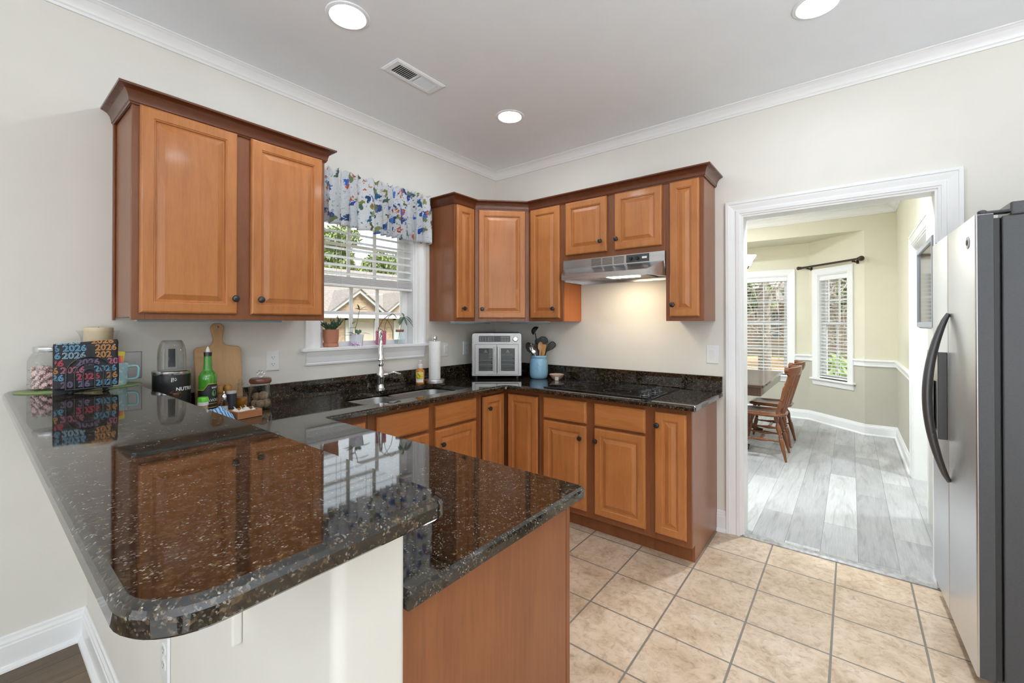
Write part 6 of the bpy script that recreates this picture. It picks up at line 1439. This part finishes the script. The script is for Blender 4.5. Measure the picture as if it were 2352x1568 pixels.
utensil('round black skimmer with small holes behind the bamboo spatula', U(0.0, 0.04, -0.02), U(0.030, 0.262, -0.02), lambda t, T, L: (shaft(t, T, L), paddle(t, T, L, 0.006, 0.042, 0.085, 0.004, 'blacknylon', 'head', 0, [(x * 0.013, L + 0.028 + y * 0.013) for x in (-2, -1, 0, 1, 2) for y in range(4) if abs(x) + abs(y - 1.5) < 3], 0.0026)))
utensil('black slotted turner behind the ladle in the crock', U(0.005, 0.04, -0.01), U(-0.002, 0.245, -0.012), lambda t, T, L: (shaft(t, T, L), paddle(t, T, L, 0.008, 0.030, 0.085, 0.004, 'blacknylon', 'head', 0, [(x * 0.014, L + 0.030 + y * 0.02) for x in (-1, 1) for y in (0, 1)], 0.0045)))
utensil('black perforated turner tilting right over the crock rim', U(-0.01, 0.05, 0.0), U(0.068, 0.235, 0.01), lambda t, T, L: (shaft(t, T, L), paddle(t, T @ Matrix.Translation((0, L, 0)) @ Matrix.Rotation(-0.42, 4, 'Z') @ Matrix.Translation((0, -L, 0)), L, 0.008, 0.028, 0.090, 0.004, 'blacknylon', 'head', 0, [(x * 0.012, L + 0.028 + y * 0.012) for x in (-1, 0, 1) for y in range(5)], 0.003)))
# small dish on a foot
dx_, dy_ = 0.775, -0.155
ds = thing('spoon_rest', 'small pinkish stoneware dish with a square notch beside the cooktop', 'dish', (dx_, dy_, CT))
m = MB(); m.lathe([(0.0, 0.0085), (0.022, 0.001), (0.028, 0.004), (0.05, 0.028), (0.060, 0.046), (0.0575, 0.0475), (0.047, 0.032), (0.025, 0.012), (0.0, 0.010)], (dx_, dy_, CT), 36); m.build('bowl', plain('pinkish stoneware', (0.50, 0.37, 0.29), 0.45, var=0.08, vs=40), ds, smooth=True)
vdx = math.atan2(-3.1016 - dy_, 2.6375 - dx_)
Td = Matrix.Translation((dx_ + 0.041 * math.cos(vdx), dy_ + 0.041 * math.sin(vdx), CT)) @ Matrix.Rotation(vdx - PI / 2, 4, 'Z')
m = MB(Td); m.rings([[(-0.014, -0.012, 0.0008), (0.014, -0.012, 0.0008), (0.014, 0.014, 0.0008), (-0.014, 0.014, 0.0008)], [(-0.0155, -0.012, 0.030), (0.0155, -0.012, 0.030), (0.0155, 0.017, 0.030), (-0.0155, 0.017, 0.030)]]); m.build('spout', plain('grey stoneware', (0.55, 0.48, 0.43), 0.45), ds, bevel=0.002)

# ================================================================== plants on the window sill
def leaf(m, p, d, L, w, droop=0.2, up=Vector((0, 0, 1)), seg=6, thick=0.0):
    p = Vector(p); d = Vector(d).normalized(); s = d.cross(up)
    s = s.normalized() if s.length > 1e-5 else d.orthogonal().normalized()
    rows = []
    for k in range(seg + 1):
        t = k / seg; c = p + d * (L * t) - Vector((0, 0, 1)) * (droop * L * t * t); hw = w * math.sin(PI * min(0.97, 0.08 + 0.90 * t)) ** 0.8
        nrm = s.cross(d).normalized()
        rows.append([c - s * hw + nrm * hw * 0.25, c, c + s * hw + nrm * hw * 0.25])
    vs = [q_ for r_ in rows for q_ in r_]; fs = []
    for k in range(seg):
        for j in range(2): a = k * 3 + j; fs.append((a, a + 1, a + 4, a + 3))
    m.add(vs, fs); return m
SZ = WZ0 + 0.0006; PXW = -0.028
# 1 succulent in terracotta
y = -1.627
p1 = thing('potted_plant', 'dark finger-leaf succulent in a terracotta pot on the sill', 'plant', (PXW, y, SZ))
MB().lathe([(0.0, 0.0), (0.043, 0.0), (0.046, 0.003), (0.047, 0.022), (0.044, 0.024), (0.042, 0.006), (0.0, 0.005)], (PXW, y, SZ), 36).build('saucer', M['terra'], p1, smooth=True, angle=0.6)
MB().lathe([(0.0, 0.0055), (0.032, 0.0055), (0.040, 0.018), (0.046, 0.038), (0.0485, 0.07), (0.0485, 0.112), (0.0455, 0.113), (0.044, 0.10), (0.0, 0.10)], (PXW, y, SZ), 36).build('pot', M['terra'], p1, smooth=True, angle=0.6)
MB().lathe([(0.0, 0.1005), (0.0435, 0.1005), (0.04, 0.104), (0.0, 0.106)], (PXW, y, SZ), 20).build('soil', M['soil'], p1)
m = MB(); rn_ = random.Random(3)
for k in range(13):
    a = 2 * PI * k / 13 + rn_.uniform(-0.2, 0.2); tl = rn_.uniform(0.25, 0.95); b0 = Vector((PXW + 0.02 * math.cos(a), y + 0.02 * math.sin(a), SZ + 0.10))
    d = Vector((math.cos(a) * math.sin(tl), math.sin(a) * math.sin(tl), math.cos(tl))); L = rn_.uniform(0.045, 0.085)
    if b0.x + d.x * L < -0.06: d.x *= 0.3
    e = b0 + d * L; m.tube([b0, b0.lerp(e, 0.5) + Vector((0, 0, 0.004)), e], [0.0035, 0.003, 0.0028], 7)
    for j in range(8):
        q0 = b0.lerp(e, 0.25 + 0.75 * j / 7); aa = rn_.uniform(0, 2 * PI); dd = (d + Vector((math.cos(aa), math.sin(aa), rn_.uniform(-0.2, 0.6))) * 0.75).normalized(); ll = rn_.uniform(0.018, 0.032)
        if q0.x + dd.x * ll < -0.062: dd.x = abs(dd.x) * 0.5
        m.tube([q0, q0 + dd * ll * 0.5, q0 + dd * ll], [0.0024, 0.0034, 0.0016], 7)
m.build('foliage', M['leaf_dark'], p1, smooth=True)
# 2 hoya in the faceted white pot
y = -1.440
p2 = thing('potted_plant', 'heart-leaf and stemmed plant in a faceted white pot with purple print', 'plant', (PXW, y, SZ))
def pot_mat():
    mt, nt, b = nmat('white pot with purple blossom print'); v = tc(nt); s_ = nt.nodes.new('ShaderNodeSeparateXYZ'); nt.links.new(v, s_.inputs[0])
    n = noise(nt, v, 75, 4, 0.6, 1.0); f = ramp(nt, n.outputs['Fac'], [(0.5, (0, 0, 0)), (0.58, (1, 1, 1))]); h = ramp(nt, s_.outputs[2], [(0.0, (1, 1, 1)), (0.022, (1, 1, 1)), (0.036, (0, 0, 0))])
    x = nt.nodes.new('ShaderNodeMix'); x.data_type = 'RGBA'; x.blend_type = 'MULTIPLY'; x.inputs[0].default_value = 1; nt.links.new(f, x.inputs[6]); nt.links.new(h, x.inputs[7])
    nt.links.new(mixc(nt, x.outputs[2], (0.76, 0.77, 0.83), (0.42, 0.12, 0.40)), b.inputs['Base Color']); sp(b, Roughness=0.25); return mt
hexr = lambda r, z: [(PXW + r * math.cos(PI / 3 * k + 0.35), y + r * math.sin(PI / 3 * k + 0.35), SZ + z) for k in range(6)]
MB().rings([hexr(0.040, 0.0), hexr(0.0505, 0.077), hexr(0.0465, 0.077), hexr(0.044, 0.064)]).build('pot', pot_mat(), p2)
MB().rings([hexr(0.0435, 0.0645), hexr(0.043, 0.067)]).build('soil', M['soil'], p2)
m = MB(); n = 24; hp = []
for k in range(n):
    t = 2 * PI * k / n; hp.append((0.0235 * 16 * math.sin(t) ** 3 / 17, 0.0225 * (13 * math.cos(t) - 5 * math.cos(2 * t) - 2 * math.cos(3 * t) - math.cos(4 * t)) / 16))
vh = math.atan2(-3.1016 - y, 2.6375 - PXW)
Th = frame((PXW + 0.012, y + 0.004, SZ + 0.094), (-math.sin(vh), math.cos(vh), 0), (0, 0, 1), (math.cos(vh), math.sin(vh), 0))
m.rings([[(u * 0.85, v * 0.9, -0.004) for u, v in hp], [(u, v, -0.0015) for u, v in hp], [(u, v, 0.0015) for u, v in hp], [(u * 0.85, v * 0.9, 0.004) for u, v in hp]], Th); m.build('heart_leaf', plain('dusty green leaf', (0.065, 0.135, 0.075), 0.45, var=0.2, vs=80), p2, smooth=True, angle=0.7)
m = MB(); st = [(PXW, y - 0.012, SZ + 0.066), (PXW + 0.002, y - 0.012, SZ + 0.12), (PXW + 0.004, y + 0.002, SZ + 0.165), (PXW + 0.004, y + 0.012, SZ + 0.215), (PXW + 0.004, y + 0.018, SZ + 0.245)]
m.tube(st, [0.0028, 0.0025, 0.0022, 0.002, 0.0015], 8); m.build('stem', plain('green brown stem', (0.16, 0.17, 0.07), 0.5), p2, smooth=True)
m = MB()
for b0, d, L, w_ in ((st[1], (0.2, -0.9, 0.1), 0.05, 0.015), (st[2], (0.2, -0.9, -0.25), 0.045, 0.018), (st[2], (0.15, 0.95, 0.05), 0.085, 0.011), (st[3], (0.1, -0.95, 0.15), 0.035, 0.012), (st[4], (0.2, -0.95, 0.35), 0.05, 0.014), (st[4], (0.2, 0.85, 0.55), 0.065, 0.013), (st[4], (0.3, 0.95, 0.15), 0.055, 0.012), (st[4], (0.1, -0.4, 0.9), 0.05, 0.007), ((PXW, y - 0.02, SZ + 0.08), (0.2, -0.9, 0.25), 0.075, 0.012), ((PXW, y + 0.03, SZ + 0.085), (0.2, 0.95, 0.0), 0.07, 0.012), ((PXW, y - 0.03, SZ + 0.07), (0.3, -0.9, 0.1), 0.10, 0.011)): leaf(m, b0, d, L, w_, 0.12)
m.build('foliage', M['leaf'], p2, smooth=True, angle=2)
# 3 pink pot with looped vine
y = -1.247
p3 = thing('potted_plant', 'bare looping vine in a pink patterned pot behind the faucet', 'plant', (PXW, y, SZ))
def pink_mat():
    mt, nt, b = nmat('pink dotted pot'); v = tc(nt); vo = nt.nodes.new('ShaderNodeTexVoronoi'); vo.inputs['Scale'].default_value = 95; nt.links.new(v, vo.inputs['Vector'])
    nt.links.new(ramp(nt, vo.outputs['Distance'], [(0.2, (0.62, 0.50, 0.52)), (0.32, (0.50, 0.12, 0.20))]), b.inputs['Base Color']); sp(b, Roughness=0.35); return mt
MB().lathe([(0.0, 0.0), (0.034, 0.0), (0.036, 0.003), (0.0375, 0.098), (0.0345, 0.099), (0.033, 0.085), (0.0, 0.085)], (PXW, y, SZ), 32).build('pot', pink_mat(), p3, smooth=True, angle=0.6)
MB().lathe([(0.0, 0.0855), (0.0325, 0.0855), (0.0, 0.090)], (PXW, y, SZ), 20).build('soil', M['soil'], p3)
m = MB()
def vine(pts, r=0.0018): m.tube([(PXW + x, y + a, SZ + z) for x, a, z in pts], r, 7)
vine([(0, -0.026, 0.086), (0.005, -0.022, 0.12), (0.005, 0.01, 0.175), (0.005, 0.05, 0.205), (0.003, 0.095, 0.222), (0.0, 0.118, 0.215), (0.0, 0.135, 0.195)], 0.0026)
vine([(0, 0.028, 0.088), (0.004, 0.036, 0.15), (0.004, 0.065, 0.20), (0.004, 0.095, 0.222)])
vine([(0, 0.10, 0.04), (0.006, 0.098, 0.08), (0.006, 0.085, 0.13), (0.006, 0.06, 0.165), (0.004, 0.03, 0.19)], 0.0020)
vine([(0, -0.025, 0.12), (0.012, 0.0, 0.105), (0.012, 0.03, 0.088)])
m.build('vine', M['vinestem'], p3, smooth=True)
m = MB(); leaf(m, (PXW, y - 0.028, SZ + 0.088), (0.3, -0.9, 0.2), 0.028, 0.008); leaf(m, (PXW, y + 0.02, SZ + 0.09), (0.4, 0.5, 0.5), 0.03, 0.007); m.build('foliage', M['leaf_grey'], p3, smooth=True, angle=2)
# 4 cutting in a small glass vase
y = -1.082
p4 = thing('bud_vase', 'plant cutting in a small square glass vase with brown rim', 'vase', (PXW, y, SZ))
hw = 0.027
sq = lambda s, z: [(PXW - s, y - s, SZ + z), (PXW + s, y - s, SZ + z), (PXW + s, y + s, SZ + z), (PXW - s, y + s, SZ + z)]
MB().rings([sq(hw - 0.002, 0.0), sq(hw, 0.003), sq(hw, 0.088)], None, True, False).build('glass', clear('pale blue glass', (0.86, 0.93, 0.96), 0.7), p4)
MB().lathe([(0.0, 0.0885), (0.027, 0.0885), (0.031, 0.092), (0.031, 0.105), (0.0, 0.106)], (PXW, y, SZ), 24).build('cork', plain('brown cork', (0.22, 0.10, 0.065), 0.7, var=0.25, vs=150), p4, smooth=True, angle=0.5)
m = MB(); st = [(PXW + 0.0, y - 0.022, SZ + 0.006), (PXW, y + 0.002, SZ + 0.088), (PXW + 0.002, y + 0.016, SZ + 0.15), (PXW + 0.003, y + 0.034, SZ + 0.20)]
m.tube(st, 0.0022, 8); m.build('stem', plain('pale green stem', (0.30, 0.40, 0.18), 0.5), p4, smooth=True)
m = MB()
for d, L, w_, dr in (((0.2, 0.9, 0.35), 0.075, 0.012, 0.9), ((0.2, 0.6, -0.3), 0.085, 0.014, 0.5), ((0.3, -0.8, 0.1), 0.075, 0.013, 0.8), ((0.2, -0.5, -0.4), 0.07, 0.016, 0.3), ((-0.1, -0.3, 0.8), 0.05, 0.02, 0.3), ((0.3, 0.1, -0.7), 0.065, 0.016, 0.1)): leaf(m, st[3], d, L, w_, dr)
m.build('foliage', M['leaf_grey'], p4, smooth=True, angle=2)

# ================================================================== outdoors
M['lawn'] = plain('winter lawn', (0.30, 0.26, 0.13), 0.95, var=0.3, vs=3)
M['road'] = plain('pale asphalt', (0.34, 0.34, 0.33), 0.9, var=0.08, vs=4)
M['straw'] = plain('pine straw', (0.42, 0.25, 0.12), 0.95, var=0.25, vs=6)
M['siding'] = plain('white siding', (0.5, 0.5, 0.5), 0.7, var=0.04)
GZ = -0.55
struct('ground', MB().box(-40, -0.16, -20, 40, GZ - 0.1, GZ), M['lawn'])
struct('ground', MB().box(-0.16, 25, 5.0, 40, GZ - 0.1, GZ), M['lawn'])
struct('street', MB().box(-12, 25, 12.2, 17.5, GZ + 0.002, GZ + 0.012), M['road'])
struct('bed', MB().box(-12, 25, 17.6, 24.0, GZ + 0.002, GZ + 0.02), M['straw'])
def brick_mat():
    mt, nt, b = nmat('tan brick'); v = tc(nt, (1, 1, 1), (0, 0, 0), (PI / 2, 0, PI / 2)); br = nt.nodes.new('ShaderNodeTexBrick'); sp(br, Scale=4.2, Mortar_Size=0.012)
    br.inputs['Color1'].default_value = (0.27, 0.185, 0.12, 1); br.inputs['Color2'].default_value = (0.35, 0.265, 0.185, 1); br.inputs['Mortar'].default_value = (0.34, 0.30, 0.25, 1)
    s_ = nt.nodes.new('ShaderNodeTexCoord'); cx = nt.nodes.new('ShaderNodeSeparateXYZ'); cm = nt.nodes.new('ShaderNodeCombineXYZ'); nt.links.new(s_.outputs['Object'], cx.inputs[0]); nt.links.new(cx.outputs[1], cm.inputs[0]); nt.links.new(cx.outputs[2], cm.inputs[1]); nt.links.new(cm.outputs[0], br.inputs['Vector'])
    n = noise(nt, tc(nt), 5, 4); nt.links.new(mixc(nt, 0.35, br.outputs['Color'], ramp(nt, n.outputs['Fac'], [(0.3, (0.5, 0.42, 0.36)), (0.7, (1, 1, 1))]), 'MULTIPLY'), b.inputs['Base Color']); sp(b, Roughness=0.9); return mt
M['brick'] = brick_mat(); M['shingle'] = plain('grey brown roof shingle', (0.17, 0.145, 0.13), 0.95, var=0.25, vs=14)
M['housetrim'] = plain('white house trim', (0.34, 0.34, 0.34), 0.6, var=0.02); M['gdoor'] = plain('pale garage door', (0.34, 0.305, 0.26), 0.6, var=0.03)
ho = thing('house', 'tan brick house with white trimmed gables seen through the kitchen window', 'house', (-15, 6.5, GZ))
HXf = -12.0
m = MB(); m.box(-19, HXf, 2.9, 12.0, GZ, 1.62); m.build('wall', M['brick'], ho)
def gable(y0, y1, zb, za, xb):
    yc = (y0 + y1) / 2; k = (za - zb) / ((y1 - y0) / 2)
    m = MB(); m.rings([[(x, y0, zb), (x, y1, zb), (x, yc, za)] for x in (xb, HXf + 0.02)]); m.build('gable', M['brick'], ho)
    m = MB()
    for s, ye in ((-1, y0), (1, y1)):
        m.rings([[(x, ye + s * 0.25, zb - k * 0.25 - 0.02), (x, ye + s * 0.25, zb - k * 0.25 + 0.11), (x, yc, za + 0.13), (x, yc, za)] for x in (HXf + 0.02, HXf + 0.16)])
    m.build('rake_trim', M['housetrim'], ho)
    m = MB()
    for s, ye in ((-1, y0), (1, y1)):
        m.rings([[(x, ye + s * 0.27, zb - k * 0.27 + 0.12), (x, ye + s * 0.27, zb - k * 0.27 + 0.16), (x, yc, za + 0.18), (x, yc, za + 0.14)] for x in (xb, HXf + 0.20)])
    m.build('gable_roof', M['shingle'], ho)
gable(5.05, 7.08, 1.80, 2.52, -16.0); gable(7.35, 9.35, 1.80, 2.52, -16.0)
m = MB(); m.rings([[(HXf + 0.30, y, 1.60), (HXf + 0.30, y, 1.68), (-16.0, y, 3.9), (-20, y, 1.62), (-20, y, 1.58)] for y in (2.6, 12.3)]); m.build('roof', M['shingle'], ho)
m = MB(); m.box(HXf + 0.29, HXf + 0.36, 2.6, 12.3, 1.56, 1.74); m.build('fascia', M['housetrim'], ho)
for y0 in (5.62, 7.75):
    m = MB(); m.box(HXf - 0.02, HXf + 0.03, y0, y0 + 1.12, GZ + 0.02, 1.50); g = m.build('garage_door', M['gdoor'], ho)
    m = MB(); 
    for k in range(1, 5): m.box(HXf + 0.03, HXf + 0.035, y0, y0 + 1.12, GZ + 0.4 * k, GZ + 0.4 * k + 0.02)
    m.build('panel_line', M['housetrim'], g)
    MB().box(HXf + 0.0, HXf + 0.06, y0 - 0.09, y0, GZ + 0.02, 1.60).box(HXf, HXf + 0.06, y0 + 1.12, y0 + 1.21, GZ + 0.02, 1.60).box(HXf, HXf + 0.06, y0 - 0.09, y0 + 1.21, 1.50, 1.60).build('door_trim', M['housetrim'], ho)
h2 = thing('house', 'pale house far across the street seen through the angled breakfast window', 'house', (3, 27, GZ))
MB().box(-3, 8, 26, 33, GZ, 2.6).build('wall', plain('tan far brick', (0.34, 0.26, 0.20), 0.9, var=0.1, vs=3), h2)
MB().rings([[(x, 25.5, 2.6), (x, 29.5, 5.2), (x, 33.5, 2.6)] for x in (-3.5, 8.5)]).build('roof', M['shingle'], h2)
for x in (-1.5, 0.6, 2.7, 5.0): MB().box(x, x + 1.0, 25.96, 26.02, 0.6, 2.0).build('window', plain('far window glass', (0.10, 0.12, 0.14), 0.2), h2)
# trees
M['bark'] = plain('grey brown bark', (0.20, 0.165, 0.14), 0.95, var=0.4, vs=18)
M['needle'] = plain('pine green', (0.17, 0.21, 0.075), 0.8, var=0.45, vs=2.0)
M['broad'] = plain('bright green shrub', (0.18, 0.26, 0.06), 0.7, var=0.4, vs=4)
M['twig'] = plain('bare grey twig', (0.27, 0.23, 0.20), 0.95, var=0.2)
rt = random.Random(11)
def crown_cloud(m, c, r, n, size, flat=1.0):
    for _ in range(n):
        v = Vector((rt.gauss(0, 1), rt.gauss(0, 1), rt.gauss(0, 1))).normalized() * (r * rt.random() ** 0.4); v.z *= flat
        p = Vector(c) + v; a = Vector((rt.gauss(0, 1), rt.gauss(0, 1), rt.gauss(0, 1))).normalized(); b2 = a.orthogonal().normalized(); s = size * rt.uniform(0.6, 1.3)
        m.add([p - a * s, p + b2 * s * 0.35, p + a * s, p - b2 * s * 0.35], [(0, 1, 2, 3)])
def tree(name, label, x, y, h, crown, r, n, size, mat, trunk=0.2, base_=GZ):
    t = thing(name, label, 'tree', (x, y, base_), group='trees beyond the windows')
    MB().tube([(x, y, base_), (x + 0.1, y + 0.05, base_ + h * 0.5), (x, y, base_ + h * 0.95)], [trunk, trunk * 0.75, trunk * 0.2], 12).build('trunk', M['bark'], t, smooth=True)
    m = MB()
    for k in range(crown):
        z = base_ + h * (0.42 + 0.55 * k / max(1, crown - 1)); a = rt.uniform(0, 6.3); q2 = r * (0.9 - 0.6 * k / crown)
        crown_cloud(m, (x + math.cos(a) * q2, y + math.sin(a) * q2, z), r * 0.75, n, size, 0.6)
    m.build('foliage', M[mat], t); return t
for k, (x, y, h) in enumerate(((-23.6, 6.4, 6.6), (-23.5, 11.6, 7.6), (-26, 16.6, 6.8), (-23.2, 1.0, 6.8), (-28.5, 21.4, 7.6), (-28.5, 8.2, 7.4))):
    tree('pine_tree', ('pine standing behind the gabled house, over its first gable', 'taller pine standing behind the gabled house', 'pine right of the gabled house, by the window frame', 'pine left of the gabled house, partly hidden by the cabinet', 'farthest pine right of the gabled house', 'low pine between the taller ones behind the gabled house')[k], x, y, h, 10, 1.7, 800, 0.17, 'needle')
tree('street_tree', 'slim dark tree trunk close outside the kitchen window', -4.2, 2.62, 7.0, 3, 1.0, 60, 0.15, 'needle', 0.055)
def bare_tree(label, x, y, h, tr_, seed):
    rr_ = random.Random(seed); t = thing('bare_tree', label, 'tree', (x, y, GZ), group='bare trees outside the breakfast room')
    MB().tube([(x, y, GZ), (x + 0.04, y, GZ + 0.4), (x + 0.02, y, GZ + h * 0.35), (x - 0.15, y, GZ + h * 0.7)], [tr_ * 1.3, tr_, tr_ * 0.85, tr_ * 0.4], 14).build('trunk', M['bark'], t, smooth=True)
    m = MB()
    for k in range(46):
        z = GZ + h * rr_.uniform(0.20, 0.75); a = rr_.uniform(0, 6.3); L = rr_.uniform(0.8, 2.2); p = Vector((x, y, z)); d = Vector((math.cos(a), math.sin(a), rr_.uniform(-0.2, 0.8)))
        pts = [p]
        for q2 in range(5): d = (d + Vector((rr_.gauss(0, 0.35), rr_.gauss(0, 0.35), rr_.gauss(0, 0.3)))).normalized(); pts.append(pts[-1] + d * L / 5)
        m.tube(pts, [0.03, 0.024, 0.018, 0.012, 0.008, 0.004], 5)
        for q2 in range(4):
            b0 = pts[rr_.randrange(1, 5)]; e = (d + Vector((rr_.gauss(0, 0.8), rr_.gauss(0, 0.8), rr_.gauss(0, 0.6)))).normalized(); m.tube([b0, b0 + e * L * 0.25, b0 + e * L * 0.4 + Vector((0, 0, 0.1))], [0.012, 0.008, 0.003], 4)
    m.build('branch', M['twig'], t)
bare_tree('thick bare trunk outside the wide breakfast window', 0.92, 9.2, 6.5, 0.155, 2)
bare_tree('slender bare tree outside the angled breakfast window', 2.3, 11.5, 6.0, 0.07, 9)
def shrub(label, x, y, r, n, size, mat='broad', z=None):
    t = thing('shrub', label, 'shrub', (x, y, GZ), group='shrubs outdoors'); m = MB(); crown_cloud(m, (x, y, GZ + r * 0.8 if z is None else z), r, n, size, 0.8); m.build('foliage', M[mat], t)
    MB().tube([(x, y, GZ), (x, y, GZ + r)], 0.04, 8).build('stem', M['bark'], t)
shrub('green shrub low outside the angled breakfast window', 2.55, 6.9, 0.85, 900, 0.10)
shrub('green shrub in front of the garage behind the terracotta pot', -8.0, 2.6, 0.85, 700, 0.12)
shrub('rounded shrub in front of the garage behind the pink pot', -8.0, 4.55, 0.80, 700, 0.12)
for k, (x, y) in enumerate(((-7.4, 18.6), (-2.6, 22.6), (0.6, 19.0), (3.4, 22.4), (6.0, 18.8), (9.6, 21.2))):
    tree('evergreen_tree', ('evergreen across the street, leftmost behind the wide breakfast window', 'evergreen across the street left of the thick bare trunk', 'evergreen across the street just behind the thick bare trunk', 'evergreen across the street behind the angled window', 'evergreen across the street beyond the slender bare tree', 'evergreen across the street, rightmost behind the angled window')[k], x, y, 6.0 + (k % 3), 7, 1.5, 480, 0.20, 'needle', 0.15)
# fill globes on stands, added off camera to brighten the kitchen
for x, y, lab in ((4.9, -3.6, 'fill globe on a stand added off camera, on the refrigerator side'), (5.4, -6.4, 'fill globe on a stand added at the unseen far end of the dining area')):
    fl_ = thing('fill_globe', lab, 'fill light', (x, y, 0.001), group='added fill globes')
    MB().lathe([(0.0, 0.0005), (0.15, 0.0005), (0.15, 0.015), (0.02, 0.03), (0.012, 0.05), (0.012, 0.86), (0.03, 0.87), (0.03, 0.90), (0.0, 0.90)], (x, y, 0.001), 24).build('stem', M['rod'], fl_, smooth=True)
    MB().ball((x, y, 1.08), 0.18, 28).build('globe', M['opal'], fl_, smooth=True)
rg = thing('bounce_rug', 'large cream bounce rug added behind the camera to brighten the ceiling', 'rug', (4.2, -5.4, 0.001))  # pale rug added off camera to bounce light onto the ceiling
MB().prism(rpoly([(2.4, -7.0), (6.3, -7.0), (6.3, -3.9), (2.4, -3.9)], [0.05] * 4, 4), 0.0012, 0.012).build('pile', plain('cream bounce surface', (0.80, 0.78, 0.74), 0.95, var=0.04, vs=60), rg)
for x, y, lab in ((4.7, -2.55, 'black uplight added to brighten the ceiling, out of view beyond the refrigerator'), (3.6, -4.3, 'black uplight added to brighten the ceiling, behind the camera')):  # uplights added out of view to lift the ceiling
    to_ = thing('fill_uplight', lab, 'fill light', (x, y, 0.0125), group='added uplights')
    MB().lathe([(0.0, 0.0005), (0.14, 0.0005), (0.14, 0.015), (0.015, 0.03), (0.011, 0.05), (0.011, 1.50), (0.02, 1.52), (0.0, 1.52)], (x, y, 0.0125), 24).build('stem', M['black'], to_, smooth=True)
    MB().lathe([(0.0, 1.5205), (0.05, 1.525), (0.13, 1.57), (0.17, 1.62), (0.167, 1.622), (0.125, 1.58), (0.05, 1.535), (0.0, 1.53)], (x, y, 0.0125), 32).build('bowl', M['black'], to_, smooth=True)
    MB().lathe([(0.0, 1.590), (0.128, 1.590), (0.128, 1.594), (0.0, 1.594)], (x, y, 0.0125), 32).build('diffuser', M['upl'], to_)
can(3.85, 1.55, 'round fill light added in the hall beyond the breakfast room', 'lit3')  # fill light added so the hall is not black
